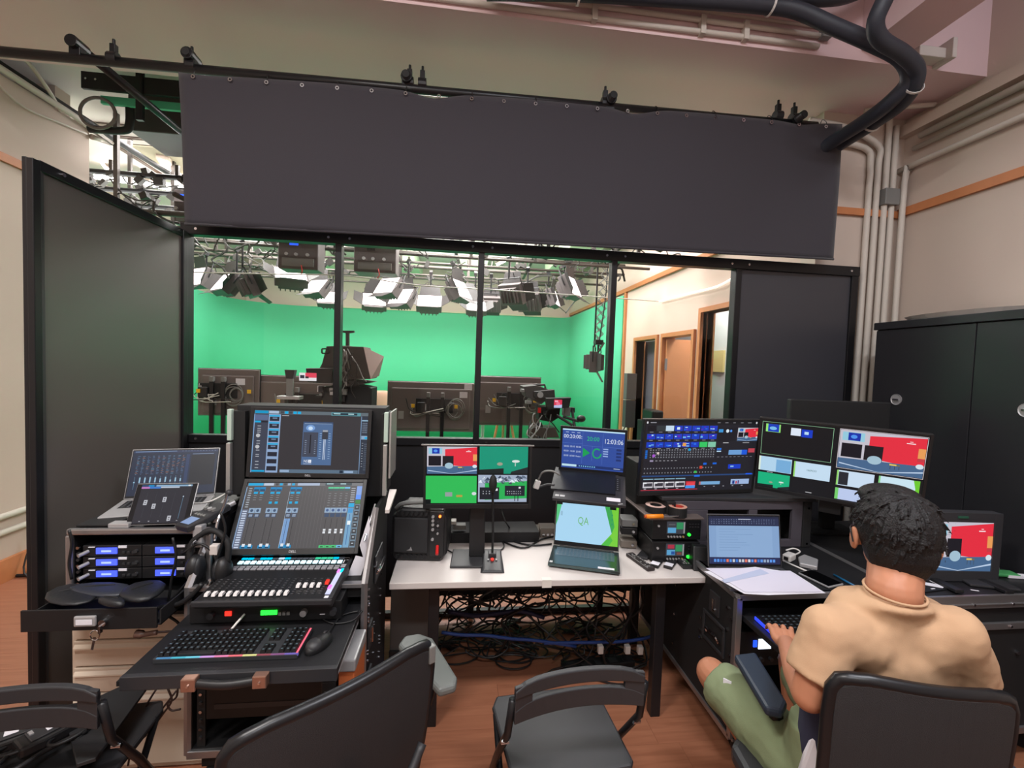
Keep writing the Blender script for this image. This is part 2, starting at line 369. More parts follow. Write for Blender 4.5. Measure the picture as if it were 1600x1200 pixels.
# ------------------------------------------------------------------ rail pipes and curtain
YC = 2.93
rp = thing('curtain_rail', 'long black scaffold tube carrying the black curtain across the room', 'rail', (0, 0, 0))
part('tube', MB().cyl(at(-60, 75, 'y', YC), at(1275, 197, 'y', YC), .027, n=18), PMET, rp, smooth=True)
for x, y in ((178, 92), (300, 103), (640, 130), (660, 132), (945, 162), (1215, 182), (1240, 186)):
    p = at(x, y, 'y', YC); part('pipe_clamp', MB().cyl(p+Vector((-.025, 0, 0)), p+Vector((.025, 0, 0)), .036).box(p+Vector((0, 0, .05)), (.03, .03, .06)).cyl(p+Vector((0, 0, .06)), p+Vector((0, 0, .11)), .008), PMET, rp, .002)
labs = ['long black tube crossing the rail at the left and running down into the studio', 'short black tube end above the left corner of the curtain', 'short black tube end above the middle of the curtain, left one', 'short black tube end poking up right of the curtain middle', 'short black tube end above the right end of the curtain']
ends = [((115, 66), (235, 160), (288, 208)), ((290, 80), (320, 110), None), ((634, 115), (643, 150), None), ((959, 148), (945, 178), None), ((1257, 178), (1220, 203), None)]
for lb, (a, b, c) in zip(labs, ends):
    p = at(*a, 'z', 3.50); t = thing('cross_tube', lb, 'tube', (0, 0, 0))
    q = Vector((p.x, 4.5 if c else 3.3, 3.50)); part('tube', MB().cyl(p, q, .026, n=18), PMET, t, smooth=True)
    part('end_plug', MB().cyl(p-Vector((0, .004, 0)), p+Vector((0, .01, 0)), .022), BLKM, t)
    part('coupler', MB().cyl((p.x, YC-.05, 3.5), (p.x, YC+.05, 3.5), .034).box((p.x, YC, 3.46), (.06, .05, .05)), PMET, t, .003)
# curtain
cu = MB(); NX, NZ = 90, 26; V = []
tl, tr_, bl, br = at(285, 118, 'y', YC), at(1308, 199, 'y', YC), at(295, 353, 'y', YC), at(1295, 407, 'y', YC)
droop = {.345: .035, .65: .035, .03: .01, .93: .02}
for j in range(NZ+1):
    row = []
    for i in range(NX+1):
        u, v = i/NX, j/NZ
        top = tl.lerp(tr_, u); bot = bl.lerp(br, u)
        dz = sum(-d*math.exp(-((u-c)/.03)**2) for c, d in droop.items())
        # corners hang from their own ties
        dz += -.03*(1-math.exp(-(u/.02)**2)*1)*0
        p = top.lerp(bot, v)+Vector((0, 0, dz*(1-v)**3))
        p.y += -.035+.006*math.sin(u*23+v*2)*(1-v*.4)+.005*math.sin(u*61)*v+.012*math.sin(v*5+u*3)*.3
        row.append(cu.b.verts.new(p))
    V.append(row)
for j in range(NZ):
    for i in range(NX): cu.b.faces.new((V[j][i], V[j+1][i], V[j+1][i+1], V[j][i+1]))
CURT = mat('black_cloth', (54, 51, 58), .9, bump=.15, bscale=400)
CURT.node_tree.nodes['Principled BSDF'].inputs['Sheen Weight'].default_value = .15
ct = thing('curtain', 'wide black cloth curtain hanging above the glass partition', 'curtain', (0, 0, 0))
c_ = part('cloth', cu, CURT, ct, smooth=True); m_ = c_.modifiers.new('s', 'SOLIDIFY'); m_.thickness = .004
part('hem', MB().tube([bl.lerp(br, k/12)+Vector((0, -.04, .0)) for k in range(13)], .008, smooth=1), CURT, ct, smooth=True)
for k in range(21):
    p = tl.lerp(tr_, (k+.4)/21)+Vector((0, -.04, -.025))
    part('grommet', MB().ring([(.006, 0), (.012, 0), (.012, .004), (.006, .004)], p, 12, (0, -1, 0)), CHR, ct)
    if k % 2 == 0: part('tie_cord', MB().tube([p, p+Vector((.004, .0, .03)), p+Vector((0, .035, .065)), p+Vector((0, .055, .03))], .0025, 5, 3), CABLE, ct)
# ------------------------------------------------------------------ ceiling services, control room
def pipe(label, pts, r, m=WPIPE, name='conduit_pipe', cat='pipe', sm=5, n=10): return single(name, MB().tube(pts, r, n, sm), m, label, cat, smooth=True)
pipe('white conduit along the lower front edge of the big beam', [(-1.6, 2.565, 3.74), (.5, 2.565, 3.735), (2.1, 2.565, 3.74)], .016)
pipe('white conduit along the beam, just above the lowest one', [(-1.6, 2.56, 3.80), (.5, 2.56, 3.80), (2.1, 2.56, 3.80)], .014)
pipe('thin white conduit along the beam, highest of three', [(-1.6, 2.565, 3.85), (.5, 2.565, 3.853), (2.1, 2.565, 3.855)], .009)
for x in (.7, 1.35, 1.62): single('conduit_saddle', MB().ab(x-.015, 2.54, 3.715, x+.015, 2.58, 3.82), WPIPE, {.7: 'white conduit saddle at the middle of the beam', 1.35: 'white conduit saddle on the beam left of the junction box', 1.62: 'white conduit saddle nearest the junction box'}[x], 'bracket')
single('junction_box', MB().box(at(1290, 53, 'y', 2.55), (.06, .04, .055)), GREYP, 'small grey metal junction box on the beam by the hoses', 'box', bevel=.003)
HOSE = mat('black_hose', (48, 52, 62), .5)
def P(pts, Y): return [at(x, y, 'y', yy) for (x, y), yy in zip(pts, Y)]
pipe('thick black hose running along the ceiling beam and bending down at the right', P([(760, -14), (900, -12), (1060, -2), (1190, 8), (1245, 16), (1300, 40), (1360, 66), (1408, 92), (1420, 125), (1390, 160), (1350, 190), (1300, 222), (1262, 250)], [2.45, 2.45, 2.45, 2.45, 2.42, 2.38, 2.34, 2.32, 2.34, 2.45, 2.62, 2.85, 3.0]), .043, HOSE, 'cable_hose', 'hose')
pipe('thick black hose coming from the top and joining the bend', P([(1392, -20), (1382, 0), (1368, 35), (1376, 62), (1410, 84), (1432, 108), (1428, 135), (1405, 165), (1362, 195), (1315, 225), (1275, 250)], [2.1, 2.12, 2.16, 2.2, 2.24, 2.28, 2.34, 2.46, 2.66, 2.88, 3.0]), .04, HOSE, 'cable_hose', 'hose')
pipe('black hose above the first one, along the top edge of the picture', P([(880, -30), (1060, -24), (1200, -10), (1290, -4), (1340, -14), (1390, -45)], [2.42]*6), .045, HOSE, 'cable_hose', 'hose')
for n, (x, y) in enumerate(((905, -8), (1204, 10), (1428, 135), (1362, 195))):
    p = at(x, y, 'y', (2.45, 2.45, 2.34, 2.66)[n]); single('cable_tie', MB().ring([(.047, -.006), (.05, -.006), (.05, .006), (.047, .006)], p, 16, (1, 0, -.1) if n < 2 else tuple(at(1380, 180, 'y', 2.56)-at(1432, 108, 'y', 2.28))), WCAB, ['white tie round the hose at the top middle', 'white tie round the hose by the top edge', 'white tie at the bend of the hoses', 'white tie just below the hose bend'][n], 'cable tie')
# pipes along the right wall
YR = [(3.27, -1.0, 3.5), (3.27, 2.6, 3.5), (3.27, 2.9, 3.5)]
pipe('painted pipe running high along the right wall', [(3.26, -1, 3.51), (3.26, 2.95, 3.51)], .022, sm=1)
pipe('second painted pipe below the high one on the right wall', [(3.27, -1, 3.44), (3.27, 3.0, 3.44)], .018, sm=1)
pipe('third painted pipe on the right wall above the picture rail', [(3.265, -1, 3.32), (3.265, 2.9, 3.32), (3.262, 3.0, 3.3), (3.245, 3.03, 3.2), (3.245, 3.03, 2.0), (3.245, 3.03, .1)], .02, sm=2)
struct('trim_7', MB().ab(3.24, -2.6, 3.56, 3.3, 3.1, 3.64), WALL, 'painted ledge high on the right wall')
vp = ['leftmost painted riser pipe on the pier', 'second painted riser pipe from the left on the pier', 'third painted riser pipe on the pier', 'rightmost painted riser pipe by the corner']
for k, x in enumerate((2.995, 3.06, 3.13, 3.19)):
    top = [3.45, 3.47, 3.62, 3.55][k]; pts = [(x, 3.07, .05), (x, 3.07, 2.9), (x, 3.07, top-.15)]
    if k == 0: pts += [(x-.06, 3.07, top), (x-.5, 3.07, top+.02)]
    elif k == 1: pts += [(x-.02, 3.06, top), (x-.3, 3.05, top+.1), (x-.6, 3.04, top+.12)]
    else: pts += [(x, 3.07, top+.08)]
    pipe(vp[k], pts, .021, sm=4)
single('pipe_coupler', MB().box((3.16, 3.06, 3.1), (.12, .06, .12)), GREYP, 'grey box coupling the riser pipes by the corner', 'box', bevel=.005)
pipe('painted pipe crossing the beam soffit at the right', [(2.85, 3.0, 3.67), (3.1, 2.9, 3.67), (3.25, 2.85, 3.67)], .016)
single('wall_bracket', MB().ab(2.72, 2.50, 3.72, 2.95, 2.58, 3.78).ab(2.90, 2.46, 3.70, 2.93, 2.58, 3.82), CEIL, 'white bracket at the joint of the ceiling beams', 'bracket', bevel=.004)
# left wall services
pipe('white pipe running high along the left wall', [(-3.32, -1, 3.74), (-3.32, 4.3, 3.74), (-3.33, 4.5, 3.66)], .025, sm=2)
pipe('black pipe beside the white one high on the left wall', [(-3.38, 1.5, 3.80), (-3.38, 5.2, 3.80), (-3.3, 6.8, 3.8)], .03, CABLE, sm=1)
pipe('white hose looping over the left wall top', [(-3.3, 3.5, 3.78), (-3.25, 3.75, 3.88), (-3.28, 4.0, 3.8), (-3.34, 4.2, 3.72)], .014)
pipe('thin white cable sagging on the left wall', [(-3.33, 3.4, 3.8), (-3.33, 3.8, 3.58), (-3.33, 4.2, 3.62), (-3.33, 4.45, 3.66)], .008)
pipe('coiled grey hose at the top of the left wall end', [(-2.95+.13*math.cos(a), 4.05, 3.66+.12*math.sin(a)) for a in [k*.5 for k in range(15)]], .013, GREYP, sm=2)
pipe('black elbow pipe beside the coil', [(-2.75, 4.1, 3.8), (-2.75, 4.1, 3.62), (-2.8, 4.1, 3.56), (-3.05, 4.1, 3.55)], .03, CABLE)
pipe('upper white pipe low on the left wall', [(-3.33, 2.2, .50), (-3.33, 4.3, .50)], .022, sm=1)
pipe('lower white pipe low on the left wall', [(-3.33, 2.2, .38), (-3.33, 4.3, .38)], .022, sm=1)
pipe('thin black cable hanging down the left wall to the floor', [(-3.3, 4.2, .7), (-3.28, 3.9, .35), (-3.26, 3.75, .03), (-3.0, 3.72, .01)], .006, CABLE)
pipe('black cable lying on the floor along the board at the left', [(-3.6, 3.75, .012), (-2.6, 3.78, .012), (-1.9, 3.74, .012)], .012, CABLE)
single('floor_board', MB().ab(-3.3, 3.82, .0, -2.0, 4.5, .03), mat('beige_board', (190, 175, 158), .7), 'beige board lying on the floor at the far left', 'board')
# black bar and green strip high at the left, air conditioner
hb = thing('hanging_bar', 'black steel bar hung from the ceiling behind the rail at the left', 'bar', (0, 0, 0))
part('plate', MB().ab(-3.02, 3.98, 3.81, -1.9, 4.01, 3.94), PMET, hb, .003)
part('hanger', MB().ab(-2.62, 3.97, 3.6, -2.57, 4.0, 3.99).ab(-2.70, 3.9, 3.985, -2.45, 4.0, 3.998), PMET, hb)
for x in (-2.98, -2.91): part('screw', MB().cyl((x, 3.97, 3.88), (x, 3.985, 3.88), .008), CHR, hb)
single('green_strip', MB().ab(-2.93, 4.05, 3.74, -1.9, 4.08, 3.80), GRN, 'green painted strip under the black bar', 'strip')
single('duct_box', MB().ab(-2.9, 4.3, 3.66, -1.5, 4.8, 3.97), mat('duct', (70, 66, 66), .5), 'dark grey duct box hung under the ceiling at the left', 'duct', bevel=.01)
ac = thing('air_conditioner', 'square ceiling cassette air conditioner over the studio left', 'air conditioner', (-3.2, 5.6, 3.935))
part('panel', MB().box((0, 0, .03), (1.3, 1.3, .05)), CEIL, ac, .01)
part('grille', MB().box((0, 0, 0), (.7, .7, .02)), mat('ac_grille', (150, 142, 120), .8), ac, .01)
for a in range(4): part('louvre', MB().box(Matrix.Rotation(a*PI/2, 3, 'Z') @ Vector((0, -.5, 0)), (.85, .05, .012) if a % 2 == 0 else (.05, .85, .012)), mat('louvre_dark', (70, 50, 38), .6), ac)
# ================================================================== THE STUDIO
GRID = mat('grid_pipe', (78, 72, 68), .5, metal=.3)
gl = ['front', 'second', 'third', 'fourth', 'rearmost']
for k, (Y, z) in enumerate(((4.75, 3.10), (5.6, 3.18), (6.5, 3.28), (7.5, 3.3), (8.6, 3.32))):
    t = thing('lighting_bar', f'{gl[k]} horizontal bar of the studio lighting grid', 'lighting bar', (0, 0, 0))
    part('tube', MB().cyl((-4.6, Y, z), (2.4, Y, z), .028), GRID, t, smooth=True)
    part('tube', MB().cyl((-4.6, Y, z-.13), (2.4, Y, z-.13), .018), GRID, t, smooth=True)
    for x in (-4.2, -3.3, -2.2, -1.0, .1, .9, 1.9): part('hanger', MB().ab(x-.018, Y-.018, z-.13, x+.018, Y+.018, 4.0), GRID, t)
for k, x in enumerate((-3.9, -2.7, -1.5, -.2, .9, 1.9)):
    single('cross_bar', MB().cyl((x, 4.6, 3.24), (x+.25, 9.0, 3.36), .024), GRID, f"{['leftmost', 'second', 'third', 'fourth', 'fifth', 'rightmost'][k]} fore-and-aft bar of the studio lighting grid", 'lighting bar', smooth=True)
TUBE = mat('fluorescent_tube', (255, 248, 242), .5, emit=16)
for k, (Y, z, x1) in enumerate(((4.9, 3.50, -1.6), (5.15, 3.42, -1.6), (5.45, 3.36, -1.6))):
    t = thing('lighting_bar', f"{['front', 'middle', 'rear'][k]} dark bar of the raised grid section at the far left", 'lighting bar', (0, 0, 0))
    part('tube', MB().cyl((-4.7, Y, z), (x1, Y, z), .026), PMET, t, smooth=True)
    for x in (-4.0, -3.45, -2.85, -2.3): part('hanger', MB().ab(x-.015, Y-.015, z, x+.015, Y+.015, 4.0 if k == 1 else z+.12), GRID, t)
for k, (a_, b_) in enumerate((((146, 278), (232, 290)), ((238, 292), (292, 300)), ((150, 245), (166, 268)))):
    p, q = at(*a_, 'y', 6.0), at(*b_, 'y', 6.0); t = thing('strip_light', ['long bright strip light seen above the black side panel', 'short bright strip light at the curtain edge above the side panel', 'small bright lamp at the end of the left wall'][k], 'ceiling light', (0, 0, 0)); part('lamp_tube', MB().loft([[p, q, q+Vector((0, 0, .06)), p+Vector((0, 0, .06))], [p+Vector((0, .04, 0)), q+Vector((0, .04, 0)), q+Vector((0, .04, .06)), p+Vector((0, .04, .06))]]), TUBE, t); part('housing', MB().loft([[p+Vector((0, 0, .06)), q+Vector((0, 0, .06)), q+Vector((0, .06, .1)), p+Vector((0, .06, .1))], [p+Vector((0, .08, .06)), q+Vector((0, .08, .06)), q+Vector((0, .08, .1)), p+Vector((0, .08, .1))]]), WALL, t)
for k, (x, y) in enumerate(((-4.0, 7.6), (-3.5, 6.0), (-2.1, 8.4), (-.4, 7.0), (.9, 9.0))):
    t = thing('strip_light', f"{['leftmost', 'front left', 'middle', 'right of middle', 'rear right'][k]} fluorescent strip light under the studio ceiling", 'ceiling light', pose((x, y, 3.855), 18))
    part('housing', MB().ab(-.06, -.6, .02, .06, .6, .14), WALL, t, .005); part('lamp_tube', MB().cyl((0, -.56, 0), (0, .56, 0), .018), TUBE, t)
for k, (x, y) in enumerate(((-3.0, 9.3), (-1.2, 9.5), (.2, 9.3), (2.0, 8.2))): single('ceiling_duct', MB().ab(x-.28, y-1.3, 3.7, x+.28, y+1.2, 3.94), mat('pale_green_board', (190, 205, 178), .8), ['left', 'left middle', 'right middle', 'rightmost'][k]+' pale duct under the studio ceiling', 'duct', bevel=.01)
# studio fixtures
LFACE = mat('lamp_face', (255, 236, 240), .5, emit=3.2)
FBODY = mat('fixture_body', (88, 80, 80), .5); BARN = mat('barn_door', (46, 42, 43), .55)
def fixture(px, py, Y, yaw, pitch, s, label, lit=True, inside=False):
    c = at(px, py, 'y', Y); k = s
    t = thing('studio_light', label, 'studio light', pose(c, yaw, -pitch), 'studio lights with barn doors on the grid')
    part('housing', MB().ab(-.17*k, 0, -.14*k, .17*k, .10*k, .14*k).ab(-.13*k, .1*k, -.1*k, .13*k, .15*k, .1*k), FBODY, t, .006)
    for i in range(5): part('heat_fin', MB().ab((-.11+.05*i)*k, .15*k, -.09*k, (-.10+.05*i)*k, .18*k, .09*k), FBODY, t)
    part('light_face', MB().ab(-.155*k, -.004, -.125*k, .155*k, .004, .125*k), LFACE if lit else BARN, t)
    for a, (w_, h_, o_) in enumerate(((.30, .15, .14), (.25, .13, .17), (.30, .15, .14), (.25, .13, .17))):
        R = Matrix.Rotation(a*PI/2, 3, 'Y'); T = Matrix.Rotation(math.radians(-32), 3, 'X')
        mb = MB(); vs = [R @ (Vector((0, 0, o_*k))+T @ Vector((x*w_*k, y, z*h_*k))) for y in (-.002, .002) for x, z in ((-.5, 0), (.5, 0), (.42, 1), (-.42, 1))]
        # flap leans forward (towards -y)
        vs = [R @ (Vector((x*w_*k, y-.5*z*h_*k, o_*k+z*h_*k*.85))) for y in (-.002, .002) for x, z in ((-.5, 0), (.5, 0), (.42, 1), (-.42, 1))]
        mb.loft([vs[:4], vs[4:]]); part('barn_door', mb, BARN, t)
    part('yoke', MB().tube([(-.19*k, .05, 0), (-.19*k, .05, .1*k), (-.17*k, .05, .21*k), (.17*k, .05, .21*k), (.19*k, .05, .1*k), (.19*k, .05, 0)], .009, smooth=1), PMET, t)
    wm = t.matrix_world; top = wm @ Vector((0, .05, .21*k)); zb = 3.14
    inv = wm.inverted()
    if top.z < zb: part('drop_arm', MB().cyl(inv @ top, inv @ Vector((top.x, top.y, zb)), .012).box(inv @ Vector((top.x, top.y, zb)), (.05, .05, .06)), PMET, t)
    part('lamp_cable', MB().tube([inv @ (wm @ Vector((.05, .15*k, 0))), inv @ (top+Vector((.1, .05, -.1))), inv @ (top+Vector((.06, .02, .08)))], .006), CABLE, t)
FX = [(308, 432, 6.6, -35, 20, 1.0, 'leftmost studio light, glowing pink behind the partition post', 1),
 (348, 440, 6.2, -42, 35, 1.05, 'glowing studio light second from the left, tilted steeply', 1),
 (398, 445, 6.0, 120, 25, 1.0, 'unlit looking studio light seen from its side, third from the left', 0),
 (455, 428, 6.2, 25, 55, 1.15, 'bright studio light hanging under the control box with a blue display', 1),
 (492, 447, 6.8, -30, 40, 1.0, 'bright studio light left of the first mullion, tilted right', 1),
 (515, 464, 7.4, 0, 45, 1.0, 'low bright studio light touching the first mullion', 1),
 (585, 468, 7.0, 10, 45, 1.05, 'low studio light right of the first mullion, with a dark flap in front', 1),
 (604, 446, 6.0, -35, 35, 1.0, 'upper bright studio light in the second pane, leaning right', 1),
 (626, 463, 6.3, -32, 35, 1.0, 'lower bright studio light in the second pane, leaning right', 1),
 (671, 470, 6.9, 0, 50, 1.1, 'studio light pointing straight down in the middle of the second pane', 1),
 (722, 452, 6.3, 60, 30, 1.1, 'studio light with its tall flaps turned sideways left of the middle mullion', 1),
 (744, 478, 6.8, 5, 50, .9, 'bright studio light half hidden by the middle mullion', 1),
 (768, 474, 7.2, 170, 30, .9, 'dark backed studio light right of the middle mullion', 0),
 (803, 458, 6.0, 140, 25, 1.0, 'studio light seen edge-on in the third pane', 0),
 (828, 470, 6.6, 155, 30, 1.0, 'dark studio light leaning right in the third pane', 0),
 (868, 465, 6.6, 65, 20, .95, 'lower pink glowing studio light at the right of the grid', 1),
 (896, 447, 6.0, 55, 25, 1.1, 'upper pink glowing studio light at the right of the grid', 1)]
for f in FX: fixture(*f[:6], f[6], bool(f[7]))
# big power boxes with displays
BLUED = mat('blue_display', (40, 90, 255), .4, emit=1.2)
for k, (px, py, Y, wd, hd, lb) in enumerate(((466, 395, 5.2, .42, .36, 'grey control box with a small blue display hung from the grid, left one'), (586, 402, 5.2, .46, .34, 'grey control box hung from the grid right of the first mullion'), (296, 324, 5.0, .3, .35, 'dark control box with a blue lamp at the curtain edge, upper left'))):
    c = at(px, py, 'y', Y); t = thing('control_box', lb, 'control box', pose(c))
    part('housing', MB().ab(-wd/2, 0, -hd/2, wd/2, .25, hd/2), FBODY, t, .01)
    part('display', MB().ab(-.09, -.006, hd/2-.1, 0, .0, hd/2-.05), BLUED if k != 1 else BLKM, t)
    for x in (-.12, -.02, .1): part('control_knob', MB().cyl((x, -.02, -.02), (x, 0, -.02), .018), SIL, t)
    part('connector_panel', MB().ab(-wd*.4, -.012, -hd/2+.03, wd*.4, 0, -.06), GREYP, t, .004)
    part('red_cable', MB().tube([(.04, -.02, -hd/2+.04), (.06, -.05, -hd/2-.03), (.03, 0, -hd/2-.06)], .006), RED, t)
    part('hanger', MB().ab(-.02, .1, hd/2, .02, .14, hd/2+.2), PMET, t)
# dense fittings and cables on the grid: nobody could count them
ct_ = MB(); rnd = random.Random(3)
for i in range(110):
    x = rnd.uniform(-4.3, 2.2); y = rnd.choice((4.75, 5.6, 6.5, 7.5))+rnd.uniform(-.1, .1); z = 3.1+rnd.uniform(-.12, .2)
    pts = [(x, y, z)]
    for j in range(4): pts.append((pts[-1][0]+rnd.uniform(-.16, .16), pts[-1][1]+rnd.uniform(-.05, .05), pts[-1][2]+rnd.uniform(-.14, .12)))
    ct_.tube(pts, rnd.choice((.006, .008, .012)), 5, 3)
for i in range(70):
    x = rnd.uniform(-4.3, 2.2); y = rnd.choice((4.75, 5.6, 6.5, 7.5)); ct_.box((x, y, 3.12+rnd.uniform(-.05, .15)), (rnd.uniform(.03, .09), .06, rnd.uniform(.04, .12)), Matrix.Rotation(rnd.uniform(0, 3), 3, 'Y'))
for i in range(45):
    x = rnd.uniform(-4.2, -2.2); Y = rnd.choice((4.9, 5.15, 5.45)); z = 3.42+rnd.uniform(-.1, .12); ct_.tube([(x, Y, z), (x+rnd.uniform(-.15, .15), Y, z-rnd.uniform(0, .15)), (x+rnd.uniform(-.25, .25), Y+.05, z+rnd.uniform(-.1, .1))], .008, 5, 3); ct_.box((x, Y, z), (rnd.uniform(.03, .09), .05, rnd.uniform(.04, .09)), Matrix.Rotation(rnd.uniform(0, 3), 3, 'Y'))
single('grid_cabling', ct_, mat('grid_cable', (62, 60, 58), .6), 'tangle of dark cables and clamps along the studio lighting grid', 'cables', kind='stuff')
rp_ = [at(290, 425, 'y', 4.7), at(420, 428, 'y', 4.7), at(545, 431, 'y', 4.75), at(655, 446, 'y', 4.8), at(760, 452, 'y', 4.85), at(950, 465, 'y', 5.1), at(1030, 471, 'x', 2.55)]
pipe('long thin white cord strung across the studio in front of the lights', rp_, .006, WCAB, 'cord', 'cord', 3, 6)
pipe('thicker white tube light along the studio right wall', [at(1030, 471, 'x', 2.58), at(1080, 458, 'x', 2.58), at(1120, 448, 'x', 2.58), at(1150, 432, 'x', 2.58)], .012, mat('tube_white', (250, 248, 245), .5, emit=.7), 'tube_light', 'light', 4)
# pantograph hanger with lamp
pg = thing('pantograph_hanger', 'scissor arm hanging from the ceiling at the right of the studio', 'hanger', (0, 0, 0))
p0 = at(948, 415, 'y', 5.6); p1 = at(935, 535, 'y', 5.6); n = 9
for i in range(n):
    a = p0.lerp(p1, i/n); b = p0.lerp(p1, (i+1)/n)
    for s in (-1, 1):
        for yy in (0, .05): part('scissor_bar', MB().cyl(a+Vector((s*.055, yy, 0)), b+Vector((-s*.055, yy, 0)), .005, n=6), GREYP, pg)
part('cable', MB().tube([p0+Vector((.02, .02, 0)), p0.lerp(p1, .4)+Vector((.03, 0, 0)), p1+Vector((.01, 0, 0))], .008), CABLE, pg)
part('bracket', MB().box(p1, (.1, .1, .06)).cyl(p1, p1-Vector((0, 0, .14)), .012), PMET, pg)
fixture(934, 566, 5.6, 68, 0, .95, 'studio light hanging alone from the scissor arm before the green wall', False)
# ---- big displays seen from behind
def tv(x0, x1, zt, zb, y, yaw, label, leg=(-.06, .14), tag_side=.35, seed=1):
    W_ = x1-x0; c = Vector(((x0+x1)/2, y, (zt+zb)/2)); H_ = zt-zb; r_ = random.Random(seed)
    t = thing('studio_display', label, 'display', pose((c.x, c.y, 0), yaw), 'large displays on stands facing the studio'); z0 = c.z
    part('back_cover', MB().ab(-W_/2, 0, z0-H_/2, W_/2, .03, z0+H_/2).ab(-W_/2+.05, -.025, z0-H_/2+.03, W_/2-.05, 0, z0+H_/2-.07), TVB, t, .012)
    part('bezel', MB().ab(-W_/2-.004, .03, z0-H_/2-.004, W_/2+.004, .042, z0+H_/2+.004), BLK, t)
    for lx in leg: part('stand_leg', MB().ab(lx-.02, -.09, 0.03, lx+.02, -.05, z0+.12), PMET, t, .004)
    part('stand_crossbar', MB().ab(leg[0], -.085, .62, leg[1], -.06, .65), PMET, t)
    part('stand_foot', MB().ab(leg[0]-.25, -.3, 0, leg[1]+.25, .25, .03), PMET, t, .005)
    part('mount_plate', MB().ab(leg[0]-.14, -.05, z0-.06, leg[1]+.12, -.026, z0+.10), BLKM, t, .004)
    for lx in leg: part('mount_hook', MB().ab(lx-.018, -.095, z0+.12, lx+.018, -.03, z0+.17).cyl((lx, -.1, z0+.13), (lx, -.09, z0+.13), .012), GREYP, t)
    for sx in (-.18, .3): part('yellow_tag', MB().ab(sx+leg[0]*.5-.018, -.12, z0+.0, sx+leg[0]*.5+.018, -.112, z0+.04), YEL, t)
    part('paper_label', MB().ab(W_*tag_side-.045, -.03, z0+H_/2-.17, W_*tag_side+.045, -.027, z0+H_/2-.1), PAPER, t)
    part('port_plate', MB().ab(-W_/2+.13, -.03, z0-.14, -W_/2+.19, -.026, z0-.05), SIL, t)
    for k in range(5):
        cx = leg[1]+.12+r_.uniform(-.03, .05); cz = z0-.02+r_.uniform(-.03, .02); R_ = r_.uniform(.05, .1)
        part('coiled_cable', MB().tube([(cx+R_*math.cos(a), -.06-r_.uniform(0, .02), cz+R_*1.15*math.sin(a)) for a in [q*.6 for q in range(11)]], .005, 5, 3), GREYP, t)
    for k in range(7):
        x_ = r_.uniform(leg[0]-.28, leg[0]); part('cable', MB().tube([(x_, -.05, z0+r_.uniform(0, .1)), (x_+r_.uniform(-.05, .1), -.09, z0-r_.uniform(.02, .1)), (leg[0]+r_.uniform(-.02, .2), -.1, z0-r_.uniform(0, .1))], .005, 5, 4), r_.choice((GREYP, CABLE, WCAB)), t)
    part('power_adapter', MB().ab(leg[0]-.12, -.11, z0-.05, leg[0]-.03, -.055, z0+.06), r_.choice((BLK, GREYP)), t, .008)
    return t
tv(-2.80, -2.20, 1.60, 1.09, 5.2, 8, 'leftmost large display seen from behind, on a two-post stand', (-.14, -.03), .2, 1)
tv(-2.30, -1.30, 1.54, .95, 5.3, 0, 'wide display seen from behind, partly hidden by the upper mixing monitor', (.0, .3), .25, 2)
tv(-.81, .18, 1.52, .95, 5.2, 0, 'large display seen from behind in the middle of the second pane', (-.03, .13), .37, 3)
tv(.18, .975, 1.61, 1.03, 5.25, 3, 'large display seen from behind, half hidden by the right video camera', (.0, .15), -.6, 4)
# ---- camera with prompter hood (left)
c1 = thing('studio_camera', 'tall studio camera with a dark prompter hood behind the first mullion', 'camera', (-1.12, 4.55, 0))
def rel(px, py, Y=4.55): p = at(px, py, 'y', Y); return (p.x+1.12, p.z)
HOOD = mat('hood_cloth', (72, 66, 64), .8); P2 = [rel(*q) for q in ((510, 541), (545, 540), (548, 600), (487, 597), (503, 568))]
part('prompter_side', MB().prism(P2, (0, 0, 0), (1, 0, 0), (0, 0, 1), (0, .25, 0)), HOOD, c1, .005)
P2 = [rel(*q) for q in ((533, 541), (570, 542), (581, 592), (540, 592))]
part('prompter_hood', MB().prism(P2, (0, -.06, 0), (1, 0, 0), (0, 0, 1), (0, .35, 0)), HOOD, c1, .008)
a_, b_ = rel(570, 542), rel(590, 556); c__, d_ = rel(582, 592), rel(581, 592)
part('hood_flap', MB().loft([[Vector((a_[0], -.06, a_[1])), Vector((b_[0]+.01, .3, b_[1])), Vector((c__[0]+.01, .3, c__[1]+.02)), Vector((d_[0], -.06, d_[1]))], [Vector((a_[0], -.05, a_[1])), Vector((b_[0]+.01, .31, b_[1])), Vector((c__[0]+.01, .31, c__[1]+.02)), Vector((d_[0], -.05, d_[1]))]]), mat('hood_flap_mat', (120, 98, 92), .8), c1)
P2 = [rel(*q) for q in ((486, 575), (527, 575), (524, 598), (489, 596))]
part('viewfinder', MB().prism(P2, (0, -.16, 0), (1, 0, 0), (0, 0, 1), (0, .12, 0)), BLK, c1, .008)
vs_ = Scr(.155, .075, (240, 235, 240)); vs_.rect(.35, .0, 1, .6, (235, 70, 95)); vs_.rect(.05, .3, .3, .7, (40, 40, 60)); vs_.rect(.35, .45, .55, .7, (60, 40, 50), 2)
q_ = rel(490, 588); vs_.build(c1, -.165, 'viewfinder_screen', q_[1], q_[0])
P2 = [rel(*q) for q in ((500, 605), (545, 600), (581, 606), (580, 640), (505, 640))]
part('camera_body', MB().prism(P2, (0, 0, 0), (1, 0, 0), (0, 0, 1), (0, .3, 0)), BLK, c1, .01)
P2 = [rel(*q) for q in ((535, 592), (581, 598), (545, 604), (520, 602))]
part('mirror_tray', MB().prism(P2, (0, -.05, 0), (1, 0, 0), (0, 0, 1), (0, .4, 0)), BLKM, c1)
